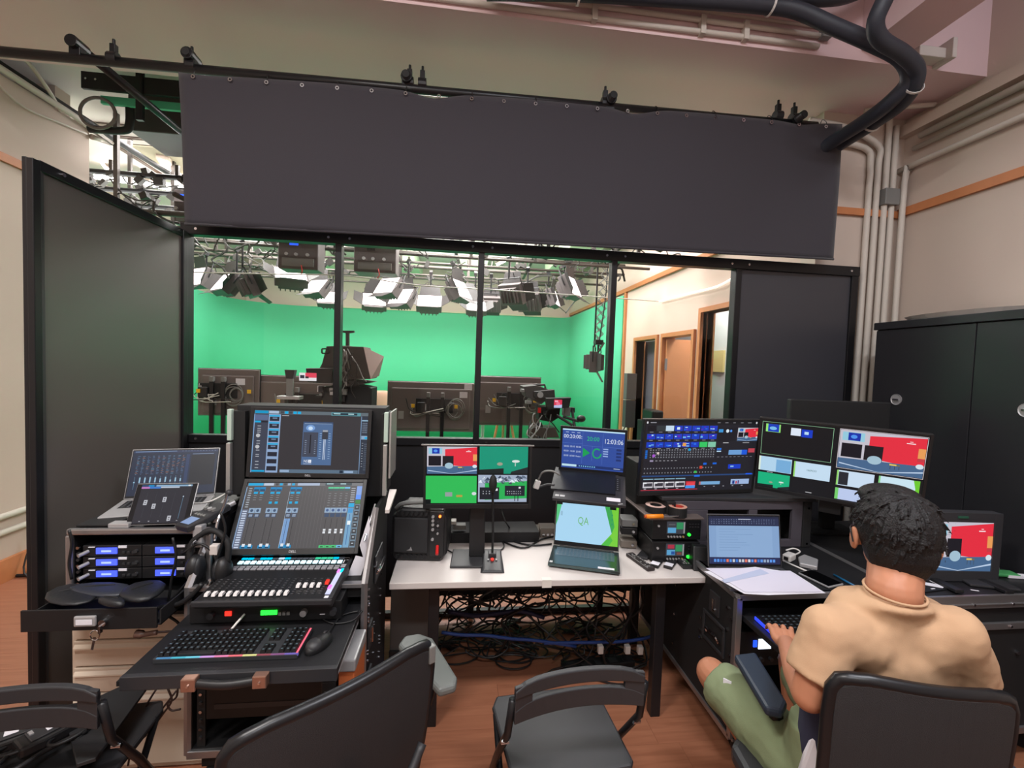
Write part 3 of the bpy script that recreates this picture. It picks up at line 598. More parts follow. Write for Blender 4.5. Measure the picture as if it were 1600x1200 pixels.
P2 = [rel(*q) for q in ((533, 516), (551, 516), (551, 519), (543, 520), (543, 541), (538, 541), (538, 520), (533, 519))]
part('tally_bracket', MB().prism(P2, (0, .05, 0), (1, 0, 0), (0, 0, 1), (0, .04, 0)), DGR, c1)
P2 = [rel(*q) for q in ((503, 545), (514, 545), (514, 552), (503, 552))]
for i in range(4): part('handle_frame', MB().cyl((P2[i][0], .0, P2[i][1]), (P2[(i+1) % 4][0], .0, P2[(i+1) % 4][1]), .008, n=6), BLK, c1)
r_ = random.Random(9)
for k in range(12):
    pts = [rel(540+r_.uniform(-4, 16), 545+r_.uniform(0, 10))]; 
    for j in range(5): pts.append((pts[-1][0]+r_.uniform(-.05, .05), pts[-1][1]-r_.uniform(.03, .11)))
    part('cable', MB().tube([(p[0], -.09-r_.uniform(0, .04), p[1]) for p in pts], .006, 5, 4), r_.choice((GREYP, CABLE, SIL)), c1)
for k in range(10):
    x_ = r_.uniform(500, 545); p = rel(x_, 600+r_.uniform(0, 25)); part('fitting', MB().box((p[0], -.03, p[1]), (r_.uniform(.02, .07), .05, r_.uniform(.02, .06))), r_.choice((GREYP, SIL, BLK, DGR)), c1)
part('column', MB().cyl((0.12, .15, .15), (.12, .15, 1.3), .07), PMET, c1)
part('pedestal_base', MB().lathe([(.42, .08), (.42, .14), (.12, .2)], (.12, .15, 0), 24), PMET, c1)
for a in range(3): part('wheel', MB().cyl((.12+.35*math.cos(a*2.1)-.02, .15+.35*math.sin(a*2.1), .05), (.12+.35*math.cos(a*2.1)+.02, .15+.35*math.sin(a*2.1), .05), .05), BLKM, c1)
# small front light / shotgun before the wide display
ms = thing('camera_light', 'small camera light on a bracket above the upper mixing monitor', 'light', pose(at(452, 612, 'y', 4.3)))
part('stem', MB().ab(-.03, 0, -.04, .03, .03, .12), GREYP, ms, .004); part('head', MB().prism([(-.03, .12), (.03, .12), (.045, .2), (-.045, .2)], (0, 0, 0), (1, 0, 0), (0, 0, 1), (0, .06, 0)), DGR, ms)
part('tray', MB().ab(-.1, -.03, -.07, .1, .08, -.04), SIL, ms, .004); part('column', MB().cyl((0, .03, -.07), (0, .03, -1.4), .025), PMET, ms)
# ---- video camera on tripod (right)
c2 = thing('video_camera', 'video camera on a tripod with a glowing side monitor, third pane', 'camera', (.82, 4.4, 0))
def rl(px, py): p = at(px, py, 'y', 4.4); return (p.x-.82, p.z)
def pp(name, pts, y0, d, m, bev=.005): return part(name, MB().prism([rl(*q) for q in pts], (0, y0, 0), (1, 0, 0), (0, 0, 1), (0, d, 0)), m, c2, bev)
CB = mat('camera_body', (58, 54, 54), .5)
pp('body', ((818, 604), (838, 602), (856, 608), (858, 622), (846, 632), (822, 620)), 0, .3, CB)
pp('lens', ((833, 611), (864, 608), (865, 620), (834, 622)), -.08, .1, BLK)
part('lens_glass', MB().cyl((*[rl(842, 616)[0]], -.09, rl(842, 616)[1]), (rl(842, 616)[0], -.08, rl(842, 616)[1]), .03), SIL, c2)
hp = [rl(*q) for q in ((836, 606), (838, 602), (854, 602), (855, 608))]; part('top_handle', MB().tube([(a, .1, b) for a, b in hp], .012, smooth=1), BLK, c2)
pp('monitor_hood', ((848, 620), (885, 619), (882, 634), (850, 637)), -.2, .1, BLK)
m2 = Scr(.078, .078, (235, 60, 90)); m2.poly([(0, .7), (1, .6), (1, 1), (0, 1)], (190, 200, 240)); m2.rect(.1, .1, .5, .3, (250, 180, 200)); m2.ellipse(.5, .5, .25, .2, (250, 120, 150))
q_ = rl(865, 628); m2.build(c2, -.206, 'monitor_screen', q_[1], q_[0])
pp('fluid_head', ((842, 636), (876, 634), (874, 652), (862, 660), (842, 656)), 0, .2, BLKM)
for px, py, w_, h_ in ((825, 628, .06, .03), (836, 632, .05, .02), (884, 642, .07, .09), (893, 640, .04, .05), (816, 610, .03, .03), (851, 645, .03, .04)):
    p = rl(px, py); part('fitting', MB().box((p[0], -.02, p[1]), (w_, .08, h_)), random.choice((GREYP, DGR, BLK)), c2, .004)
for q in (((868, 648), (890, 662)), ((878, 650), (900, 656)), ((892, 640), (893, 664))):
    a, b = rl(*q[0]), rl(*q[1]); part('zoom_arm', MB().cyl((a[0], -.05, a[1]), (b[0], -.12, b[1]), .014), BLK, c2)
p = rl(903, 652); part('zoom_grip', MB().ell((p[0], -.12, p[1]), (.045, .035, .035)), BLK, c2)
part('red_fitting', MB().box((rl(841, 640)[0], -.06, rl(841, 640)[1]), (.03, .03, .05)), RED, c2)
for k in range(9):
    pts = [(r_.uniform(-.12, .12), -.08, r_.uniform(1.15, 1.4))]
    for j in range(3): pts.append((pts[-1][0]+r_.uniform(-.08, .08), -.1, pts[-1][2]-r_.uniform(.02, .12)))
    part('cable', MB().tube(pts, .006, 5, 4), r_.choice((GREYP, CABLE, SIL)), c2)
for a in (.3, 2.4, 4.5):
    part('tripod_leg', MB().cyl((.0, .08, 1.16), (.5*math.cos(a), .08+.5*math.sin(a), .03), .03, .02), PMET, c2); part('spreader', MB().cyl((0, .08, .75), (.22*math.cos(a), .08+.22*math.sin(a), .65), .012), PMET, c2)
pp('head_base', ((832, 668), (868, 668), (874, 684), (826, 684)), .0, .2, mat('metal_grey', (96, 88, 82), .4, metal=.4))
# furniture of the set
ch = thing('set_chair', 'pale pink rounded chair back beside the middle display', 'chair', (-1.17, 7.0, 0))
part('shell', MB().ell((0, 0, 1.0), (.27, .08, .3)), mat('pink_shell', (228, 180, 158), .6), ch, smooth=True)
part('seat', MB().ell((0, -.22, .62), (.25, .25, .05)), mat('pink_shell', (228, 180, 158)), ch, smooth=True)
for a in (-.2, .2):
    for b in (-.4, .0): part('leg', MB().cyl((a*.6, b*.6-.1, .6), (a, b-.05, 0), .016), WOODT, ch)
st = thing('set_stool', 'stool with splayed light wood legs under the right display', 'stool', (.72, 7.0, 0))
part('seat', MB().lathe([(.2, .98), (.22, 1.0), (.22, 1.05), (.2, 1.07)], (0, 0, 0)), WHT, st)
for a, b in ((-.18, -.1), (.18, -.1), (0, .15)): part('leg', MB().cyl((a*.4, b*.4, 1.0), (a*1.5, b*1.5, 0), .02), WOODT, st)
wt = thing('set_table', 'white round table on a single post behind the right display', 'table', (.35, 6.4, 0))
part('top', MB().lathe([(.3, 1.08), (.32, 1.09), (.32, 1.1), (.3, 1.11)], (0, 0, 0), 28), WHT, wt); part('post', MB().cyl((0, 0, .03), (0, 0, 1.08), .025), WHT, wt); part('foot', MB().lathe([(.3, 0), (.3, .01), (.05, .03)], (0, 0, 0), 28), WHT, wt)
# column speaker right
cs = thing('column_speaker', 'tall narrow grey column speaker on a stand beside the far doorway', 'speaker', (2.33, 5.9, 0))
part('upper_cabinet', MB().ab(-.07, -.06, 1.33, .07, .06, 1.69), mat('speaker_grey', (92, 88, 90), .6), cs, .004); part('lower_cabinet', MB().ab(-.07, -.06, .95, .07, .06, 1.32), mat('speaker_grey2', (66, 62, 66), .6), cs, .004)
part('pole', MB().cyl((0.0, 0, 0), (0, 0, .95), .02), WOODT, cs); part('cable', MB().tube([(-.06, -.03, .95), (-.12, -.03, .8), (-.03, -.03, .6), (-.06, -.03, .3)], .008), CABLE, cs)
tr3 = thing('dark_case', 'dark equipment trolley in the far doorway', 'case', (2.45, 5.2, 0))
part('body', MB().ab(-.12, -.2, .1, .1, .4, 1.1), BLKM, tr3, .01); part('top_gear', MB().ab(-.1, 0, 1.1, .05, .3, 1.25), BLK, tr3, .02)
for x, y in ((-.08, -.15), (.06, -.15), (-.08, .3), (.06, .3)): part('wheel', MB().cyl((x-.015, y, .05), (x+.015, y, .05), .05), BLKM, tr3)
# ================================================================== DESKS AND EQUIPMENT
TZ = .74
tb = thing('work_table', 'long white laminate table with black legs in the middle', 'table', (0, 0, 0))
top = MB().prism([(-.29, 2.035), (1.245, 2.025), (1.245, 2.74), (-.29, 2.74)], (0, 0, TZ-.03), (1, 0, 0), (0, 1, 0), (0, 0, .03))
part('table_top', top, WHT, tb, .003)
for x, y in ((-.09, 2.12), (1.03, 2.10), (-.2, 2.68), (1.15, 2.68)): part('leg', MB().ab(x-.025, y-.025, 0, x+.025, y+.025, TZ-.03), PMET, tb, .003)
part('cross_rail', MB().ab(-.07, 2.10, TZ-.075, 1.01, 2.13, TZ-.03).ab(-.18, 2.66, TZ-.075, 1.13, 2.70, TZ-.03), PMET, tb, .003)
part('cable_tray', MB().ab(.05, 2.2, TZ-.12, .95, 2.4, TZ-.1), GREYP, tb)
single('tape_strip', MB().ab(.415, 2.028, TZ-.035, .46, 2.034, TZ+.0015).ab(.415, 2.028, TZ, .46, 2.06, TZ+.0015), mat('clear_tape', (222, 216, 208), .35), 'piece of clear tape on the front edge of the white table', 'tape')
# ---------------- generic pictures
def studio_pic(s, x0, y0, x1, y1, L=1, alt=False):
    U = lambda u: x0+(x1-x0)*u; V = lambda v: y0+(y1-y0)*v
    s.rect(x0, y0, x1, y1, (200, 196, 208), L)
    s.poly([(U(.36), V(.1)), (U(.36), V(.66)), (U(1), V(.78)), (U(1), V(.02))], (232, 48, 66), L+1)
    s.poly([(U(.0), V(.74)), (U(1), V(.70)), (U(1), V(1)), (U(0), V(1))], (72, 104, 142), L+2)
    s.poly([(U(.02), V(.86)), (U(.5), V(.99)), (U(1), V(.84)), (U(1), V(.875)), (U(.5), V(1.0)), (U(.02), V(.89))], (190, 210, 235), L+3)
    s.rect(U(.03), V(.05), U(.30), V(.27), (150, 205, 225), L+2); s.rect(U(.1), V(.06), U(.25), V(.26), (25, 50, 170), L+3); s.ellipse(U(.17), V(.16), (x1-x0)*.04, (y1-y0)*.05, (80, 150, 240), L+4)
    if not alt: s.rect(U(.03), V(.34), U(.28), V(.70), (24, 22, 32), L+3)
    s.rect(U(.31), V(.34), U(.53), V(.72), (30, 27, 34), L+3)
    s.ellipse(U(.44), V(.70), (x1-x0)*.085, (y1-y0)*.11, (165, 195, 212), L+4)
    s.rect(U(.62), V(.74), U(.70), V(.775), (232, 200, 90), L+4); s.rect(U(.70), V(.745), U(.74), V(.78), (120, 110, 80), L+4)
    for a in (.63, .68, .73): s.rect(U(a), V(.78), U(a+.006), V(.87), (60, 60, 60), L+4)
    s.rect(U(.92), V(.28), U(1), V(.52), (236, 160, 90), L+3); s.rect(U(.92), V(.52), U(1), V(.6), (200, 60, 70), L+3); s.ellipse(U(.955), V(.72), (x1-x0)*.045, (y1-y0)*.06, (215, 230, 240), L+4)
    s.rect(U(.78), V(.17), U(.88), V(.19), (250, 235, 240), L+4); s.rect(U(.815), V(.13), U(.85), V(.145), (250, 210, 215), L+4)
def green_pic(s, x0, y0, x1, y1, L=1, col=(34, 178, 92), kind=0):
    U = lambda u: x0+(x1-x0)*u; V = lambda v: y0+(y1-y0)*v
    s.rect(x0, y0, x1, y1, col, L)
    if kind == 0:
        s.poly([(U(.0), V(.85)), (U(.5), V(.8)), (U(.5), V(1)), (U(.0), V(1))], (26, 34, 34), L+1); s.poly([(U(.64), V(1)), (U(.66), V(.92)), (U(1), V(.75)), (U(1), V(1))], (34, 40, 44), L+1)
        s.ellipse(U(.42), V(.64), (x1-x0)*.06, (y1-y0)*.06, (160, 160, 140), L+1); s.ellipse(U(.75), V(.54), (x1-x0)*.08, (y1-y0)*.05, (225, 232, 228), L+1); s.rect(U(.73), V(.6), U(.75), V(.72), (190, 210, 200), L+1)
    else:
        s.rect(U(.38), V(.6), U(.52), V(.76), (150, 160, 160), L+1); s.rect(U(.6), V(.7), U(.72), V(.78), (180, 160, 70), L+1); s.ellipse(U(.95), V(.65), (x1-x0)*.045, (y1-y0)*.06, (215, 225, 230), L+1)
def ticks(s, x0, y0, x1, y1, n, m, w_, h_, col, L=2, jit=0, rn=random.Random(5)):
    for i in range(n):
        for j in range(m):
            x = x0+(x1-x0)*(i+.5)/n; y = y0+(y1-y0)*(j+.5)/m; k = 1-rn.random()*jit
            s.rect(x-w_/2*k, y-h_/2, x+w_/2*k, y+h_/2, col, L)
# ---------------- displays
def monitor(name, label, cat, mtx, W_, H_, scr, bez=(.012, .012, .02), thick=.03, logo=None, group=None, m=BLK):
    t = thing(name, label, cat, mtx, group)
    part('housing', MB().ab(-W_/2, .004, -H_/2, W_/2, thick, H_/2).ab(-W_*.3, thick, -H_*.3, W_*.3, thick+.02, H_*.3), m, t, .004)
    b, tp, bt = bez
    part('bezel', MB().ab(-W_/2, -.003, -H_/2, -W_/2+b, .004, H_/2).ab(W_/2-b, -.003, -H_/2, W_/2, .004, H_/2).ab(-W_/2+b, -.003, H_/2-tp, W_/2-b, .004, H_/2).ab(-W_/2+b, -.003, -H_/2, W_/2-b, .004, -H_/2+bt), m, t, .001)
    s = scr(W_-2*b, H_-tp-bt); s.build(t, .003, z=(bt-tp)/2)
    if logo: label3d(logo, (0, -.0035, -H_/2+bt*.3), (1, 0, 0), (0, 0, 1), bt*.42, PMK, t)
    return t
# lower mixing monitor
CY, BG, LB = (0, 170, 225), (66, 64, 66), (130, 175, 215)
def scr_mix(W_, H_):
    s = Scr(W_, H_, (84, 82, 84)); rn = random.Random(4)
    s.rect(.005, .01, .995, .055, (110, 112, 116)); s.rect(.01, .012, .135, .05, CY, 2); s.rect(.14, .012, .225, .05, (190, 205, 225), 2)
    for k, c in enumerate(((70, 72, 76), CY, (70, 72, 76), (150, 175, 205), CY)): s.rect(.24+.035*k, .014, .265+.035*k, .048, c, 2)
    s.rect(.43, .012, .62, .05, (170, 185, 210), 2); s.rect(.67, .012, .9, .05, (35, 60, 70), 2); s.rect(.68, .018, .74, .03, (190, 230, 235), 3); s.rect(.8, .018, .85, .03, (190, 230, 235), 3)
    s.rect(.0, .07, .006, 1, (150, 180, 215)); s.rect(.006, .42, .06, .995, (104, 112, 134)); ticks(s, .012, .43, .055, .99, 1, 16, .035, .018, (200, 212, 232), 2)
    ticks(s, .02, .08, .055, .4, 1, 9, .025, .014, (170, 180, 190), 2)
    def strip(x, w_, on):
        s.rect(x, .075, x+w_, .135, (0, 130, 190)); s.rect(x+.003, .11, x+w_-.003, .13, (30, 45, 66), 2)
        if on & 1: s.rect(x+.006, .15, x+w_-.008, .18, CY, 2)
        if on & 2: s.rect(x+.01, .30, x+w_-.012, .335, CY, 2)
        ticks(s, x, .19, x+w_, .29, 1, 3, w_*.5, .006, (150, 155, 160), 2)
        s.rect(x, .40, x+w_, .475, (146, 172, 200)); s.ellipse(x+w_/2, .438, .012, .022, (60, 80, 110), 3)
        s.rect(x+.004, .485, x+w_-.004, .54, (50, 72, 104)); ticks(s, x+.006, .49, x+w_-.006, .535, 1, 3, w_*.6, .006, (190, 205, 225), 2)
        s.rect(x+w_/2-.0015, .56, x+w_/2+.0015, .93, (32, 32, 36), 2); s.rect(x, .945, x+w_, .99, (0, 140, 200)); s.rect(x+w_*.25, .925, x+w_*.75, .965, (225, 230, 236), 3); s.rect(x+w_*.2, .972, x+w_*.8, .985, (20, 40, 60), 3)
        ticks(s, x+w_*.1, .57, x+w_*.35, .92, 1, 12, .004, .004, (120, 120, 124), 2)
    for x, on in ((.065, 1), (.115, 1), (.205, 3), (.255, 3), (.375, 3), (.425, 3)): strip(x, .048, on)
    s.rect(.375, .56, .423, .94, (120, 160, 210), 1); s.rect(.374, .14, .376, .99, (200, 220, 240), 3)
    for k in range(8): s.rect(.49+.028*k, .08, .4915+.028*k, .99, (112, 110, 112), 2)
    for k in range(4):
        x = .70+.048*k; s.rect(x, .075, x+.046, .10, (80, 205, 150) if k < 3 else (110, 190, 235)); s.rect(x+.002, .10, x+.044, .135, (60, 90, 90))
        ticks(s, x, .16, x+.046, .38, 1, 6, .02, .006, (150, 155, 160), 2); s.rect(x, .40, x+.046, .475, (146, 172, 200)); s.ellipse(x+.023, .438, .012, .022, (60, 90, 140), 3)
        s.rect(x+.004, .485, x+.042, .54, (50, 72, 104)); s.rect(x+.0215, .56, x+.0245, .94, (30, 30, 34), 2); s.rect(x+.013, .72, x+.034, .785, (228, 232, 238), 3); s.rect(x+.013, .748, x+.034, .754, (60, 60, 70), 4)
        s.rect(x, .955, x+.046, .992, (70, 200, 120) if k < 3 else (110, 190, 235)); s.rect(x+.012, .97, x+.034, .985, (20, 50, 50), 2)
    s.rect(.895, .40, .945, .992, (116, 165, 200)); s.rect(.917, .5, .922, .95, (50, 100, 160), 2); s.rect(.907, .6, .934, .66, (235, 245, 250), 3); s.rect(.897, .33, .945, .39, CY); s.rect(.9, .41, .94, .48, (60, 150, 210), 2)
    ticks(s, .897, .08, .945, .32, 1, 7, .035, .012, (180, 185, 195), 2)
    s.rect(.95, .06, .995, .2, (130, 165, 230)); s.rect(.95, .2, .995, .27, (90, 150, 250)); s.rect(.952, .28, .995, .34, (60, 130, 60)); s.rect(.95, .35, .998, .992, (110, 135, 155))
    for k in range(7): s.rect(.954, .36+.09*k, .993, .43+.09*k, (56, 60, 66), 2); s.rect(.965, .385+.09*k, .982, .40+.09*k, (180, 190, 200), 3)
    return s
def scr_mix2(W_, H_):
    s = Scr(W_, H_, (54, 52, 56)); s.rect(0, 0, 1, .055, (96, 108, 116)); s.rect(.005, .005, .12, .05, (0, 150, 200), 2); s.rect(.125, .005, .21, .05, (170, 190, 215), 2)
    for k, c in enumerate(((60, 66, 74), CY, (60, 66, 74), CY, CY)): s.rect(.225+.037*k, .008, .255+.037*k, .048, c, 2)
    s.rect(.67, .005, .93, .06, (90, 150, 160), 2); s.rect(.68, .015, .9, .05, (30, 50, 62), 3); s.rect(.69, .022, .75, .034, (190, 230, 235), 4); s.rect(.82, .022, .87, .034, (190, 230, 235), 4)
    s.rect(0, .06, .125, 1, (60, 66, 82)); s.rect(0, .06, .008, 1, (130, 165, 205), 2); s.rect(.01, .07, .12, .16, (88, 104, 140), 2); s.rect(.01, .17, .06, .2, CY, 3); s.rect(.065, .175, .12, .195, (20, 24, 34), 3)
    for v in (.25, .29, .32, .35, .49, .53, .64, .71, .74, .82, .87, .92): s.rect(.035, v, .065, v+.012, (170, 176, 186), 3)
    s.ellipse(.045, .41, .018, .03, (190, 192, 196), 3); s.ellipse(.045, .59, .018, .03, (190, 192, 196), 3); s.rect(.01, .965, .12, .99, CY, 3)
    s.rect(.125, .06, .23, 1, (142, 168, 205))
    for k in range(8):
        v = .075+.114*k; s.rect(.13, v, .222, v+.022, CY if k < 5 else (142, 168, 205), 2); s.rect(.135, v+.026, .218, v+.096, (34, 38, 52), 2)
        if k < 5: s.rect(.16, v+.04, .2, v+.06, (110, 130, 160), 3)
    s.rect(.24, .075, .3, .085, (180, 180, 185), 2)
    s.rect(.25, .945, .93, 1, (90, 112, 132)); s.rect(.25, .955, .33, .99, (150, 175, 205), 2); s.rect(.77, .952, .8, .992, (20, 40, 60), 2); s.rect(.81, .955, .89, .99, (150, 175, 205), 2)
    # plug-in panel
    s.rect(.43, .17, .69, .87, (78, 108, 150)); s.rect(.43, .17, .69, .2, (56, 80, 116), 2); s.rect(.44, .195, .68, .2, (170, 190, 215), 3)
    s.rect(.435, .34, .565, .74, (66, 72, 88), 2); s.rect(.495, .38, .505, .68, (24, 26, 34), 3); ticks(s, .445, .46, .475, .7, 1, 7, .015, .008, (150, 165, 190), 3); ticks(s, .53, .46, .555, .7, 1, 7, .012, .008, (150, 165, 190), 3)
    s.ellipse(.495, .27, .04, .05, (120, 160, 215), 3); s.ellipse(.495, .275, .02, .03, (200, 225, 250), 4)
    s.rect(.615, .3, .621, .78, (210, 222, 240), 3); s.rect(.628, .3, .632, .78, (210, 222, 240), 3); s.rect(.6, .3, .652, .45, (56, 60, 70), 4); s.rect(.603, .3, .649, .33, (160, 165, 175), 5)
    ticks(s, .575, .34, .6, .78, 1, 12, .018, .006, (170, 200, 235), 3); ticks(s, .652, .34, .68, .78, 1, 12, .018, .006, (170, 200, 235), 3)
    s.text('NS', .452, .83, .045, (235, 240, 250), 4, .035); s.rect(.492, .785, .518, .835, (235, 240, 250), 4); s.text('1', .5, .825, .03, (60, 80, 110), 5); s.rect(.45, .85, .52, .856, (200, 210, 230), 4)
    s.rect(.945, .06, 1, 1, (46, 54, 68)); s.rect(.937, .06, .942, 1, (130, 165, 205), 2); s.rect(.945, .12, 1, .14, (150, 185, 210), 3); ticks(s, .95, .16, .995, .34, 6, 6, .005, .016, (120, 132, 150), 3)
    s.rect(.945, .38, 1, .44, (140, 170, 200), 3); s.rect(.975, .4, .998, .43, CY, 4); ticks(s, .95, .48, .97, .9, 1, 10, .012, .008, (170, 176, 186), 3); ticks(s, .975, .5, .998, .95, 2, 14, .006, .01, (120, 132, 150), 3)
    return s
monitor('mixing_monitor', 'lower monitor with mixing channels, leaning back above the fader console', 'monitor', pose((-.679, 2.027, 1.059), -2.6, -30.1, -.9), .54, .325, scr_mix, (.016, .016, .024), logo='DELL')
monitor('mixing_monitor', 'upper monitor with one blue fader plug-in window, standing above the console', 'monitor', pose((-.67, 2.121, 1.363), -2, -7.3, .1), .54, .314, scr_mix2, (.016, .014, .02), logo='DELL')
# multiview on the white table
def scr_multi(W_, H_):
    s = Scr(W_, H_, (10, 10, 12)); studio_pic(s, .01, .012, .49, .48); green_pic(s, .515, .005, .985, .475, col=(20, 150, 120)); green_pic(s, .0, .515, .49, .985, col=(48, 190, 88), kind=1)
    s.rect(0, .92, .05, 1, (14, 20, 20), 4)
    s.rect(.505, .495, .98, .965, (165, 178, 200)); s.poly([(.57, .64), (.98, .6), (.98, .9), (.57, .93)], (44, 178, 88), 2)
    rn = random.Random(8)
    for k in range(46):
        x = rn.uniform(.52, .95); y = rn.uniform(.50, .61); s.poly([(x, y), (x+.01, y+.006), (x+.004+rn.uniform(0, .05), y+.05), (x+rn.uniform(-.03, .03), y+.045)], rn.choice(((60, 70, 90), (230, 240, 250), (100, 115, 135))), 3)
    s.rect(.52, .71, .71, .92, (30, 34, 42), 4); s.rect(.765, .68, .96, .86, (34, 38, 48), 4)
    for x in (.86, .89): s.rect(x, .86, x+.008, .95, (24, 28, 34), 4)
    ticks(s, .78, .76, .93, .84, 7, 2, .012, .012, (190, 195, 205), 5, .6); ticks(s, .54, .76, .66, .84, 4, 2, .012, .015, (190, 195, 205), 5, .6)
    s.rect(.67, .73, .695, .77, (235, 238, 242), 5); s.rect(.9, .7, .92, .73, (235, 238, 242), 5)
    return s
mv = monitor('preview_monitor', 'monitor with four camera pictures standing on the white table', 'monitor', pose((.105, 2.216, 1.184), -3.4, 1.1, -.9), .54, .32, scr_multi, (.012, .004, .022), group=None)
part('top_strip', MB().ab(-.28, -.006, .158, .28, 0, .164), ALU, mv)
part('stand_post', MB().ab(-.04, .04, -.43, .04, .08, -.06), BLK, mv, .006); part('stand_foot', MB().ab(-.13, -.06, -.443, .13, .14, -.43), DGR, mv, .005)
# wide production monitors (right)
def scr_prod(W_, H_):
    s = Scr(W_, H_, (34, 33, 40)); rn = random.Random(12)
    s.rect(0, 0, 1, .055, (26, 26, 30)); s.ellipse(.015, .028, .007, .016, (220, 220, 225)); ticks(s, .6, .015, .95, .04, 5, 1, .035, .008, (150, 150, 158), 2, .5); s.ellipse(.98, .028, .008, .016, (200, 200, 205)); s.rect(.04, .022, .09, .034, (160, 160, 170), 2)
    for r_ in range(3):
        for c_ in range(8):
            x = .02+.0765*c_; y = .07+.115*r_; col = (24, 60, 190) if r_ or c_ > 2 else ((24, 22, 28), (50, 56, 60), (200, 222, 240))[c_]
            if r_ == 2 and c_ == 6: col = (52, 200, 100)
            if r_ == 2 and c_ == 7: col = (130, 200, 170)
            s.rect(x, y, x+.07, y+.075, col)
            if r_ or c_ > 2:
                if not (r_ == 2 and c_ > 5):
                    for _ in range(3):
                        a = rn.uniform(0, .04); b = rn.uniform(.01, .05); s.rect(x+a, y+b, x+a+rn.uniform(.012, .028), y+b+rn.uniform(.008, .022), rn.choice(((120, 190, 240), (90, 40, 190), (180, 220, 250), (40, 110, 230))), 2)
            if (r_, c_) == (0, 3): s.rect(x+.02, y+.02, x+.045, y+.055, (215, 235, 250), 3)
            if (r_, c_) == (2, 4): s.rect(x+.005, y+.01, x+.035, y+.06, (230, 160, 80), 3)
            s.rect(x+.02, y+.086, x+.05, y+.093, (150, 150, 158), 2)
    s.rect(.635, .1, .8, .29, (28, 27, 34)); s.rect(.64, .12, .68, .165, (60, 150, 215), 2); s.ellipse(.72, .145, .014, .025, (220, 235, 245), 2); s.ellipse(.752, .145, .01, .018, (80, 150, 240), 2); s.rect(.69, .31, .74, .32, (190, 190, 196), 2); s.rect(.87, .31, .93, .32, (150, 150, 156), 2)
    studio_pic(s, .815, .1, 1.0, .29)
    s.rect(0, .39, .63, .55, (40, 39, 46)); ticks(s, .05, .395, .625, .53, 25, 4, .011, .016, (132, 134, 142), 2, .3); ticks(s, .012, .41, .04, .53, 1, 5, .018, .018, (20, 110, 210), 3)
    s.rect(.385, .39, .405, .425, (0, 160, 215), 3); s.rect(.115, .44, .135, .47, (222, 205, 200), 3); s.ellipse(.09, .49, .013, .022, (170, 90, 210), 3); s.rect(.06, .55, .09, .575, (150, 140, 170), 3); ticks(s, .1, .555, .3, .57, 6, 1, .018, .007, (180, 180, 188), 2)
    s.rect(.64, .39, .68, .42, (30, 110, 220), 2); s.rect(.64, .43, .68, .445, (190, 225, 250), 2); s.rect(.75, .42, .87, .49, (110, 160, 215), 2); s.rect(.87, .42, .92, .49, (30, 90, 220), 2); s.rect(.93, .40, .99, .46, (190, 70, 84), 2); ticks(s, .64, .51, .98, .53, 9, 1, .02, .007, (130, 130, 140), 2)
    for r_ in (.655, .72): ticks(s, .01, r_, .62, r_+.03, 24, 1, .010, .016, (132, 134, 142), 2, .3)
    s.rect(.5, .645, .525, .685, (215, 66, 44), 3); s.rect(.455, .715, .478, .745, (60, 190, 90), 3); s.rect(.53, .6, .56, .63, (24, 100, 215), 3); s.rect(.615, .6, .65, .625, (24, 100, 215), 3); s.rect(.76, .63, .875, .695, (24, 60, 200), 2); s.rect(.78, .65, .81, .67, (140, 190, 240), 3)
    s.rect(0, .77, 1, .79, (40, 70, 120)); s.rect(.46, .775, .51, .8, (30, 110, 230), 2); s.rect(.93, .765, .99, .785, (30, 90, 230), 3)
    for c_ in range(5):
        x = .02+.093*c_; s.rect(x, .815, x+.085, .83, (130, 170, 190) if c_ < 4 else (40, 40, 46)); s.rect(x, .865, x+.085, .945, (210, 206, 214) if c_ < 4 else (200, 50, 60)); s.rect(x+.01, .88, x+.08, .925, (60, 58, 66) if c_ < 4 else (232, 70, 80), 2)
        if c_ < 4: s.rect(x, .865, x+.03, .885, (235, 238, 242), 3)
        s.rect(x+.01, .955, x+.03, .967, (170, 170, 178), 2)
    s.rect(.39, .925, .475, .965, (70, 150, 235), 3); s.rect(0, .975, .5, .985, (190, 50, 66), 2)
    s.rect(.52, .875, .7, .92, (120, 170, 215)); s.rect(.51, .875, .525, .92, (190, 110, 110), 2); s.rect(.8, .85, .97, .925, (160, 185, 225)); s.rect(.815, .87, .835, .92, (30, 60, 140), 2); s.rect(.845, .88, .857, .92, (200, 60, 70), 2); s.rect(.865, .87, .875, .92, (90, 40, 120), 2)
    ticks(s, .52, .935, .95, .96, 5, 1, .02, .01, (150, 150, 160), 2, .4)
    return s
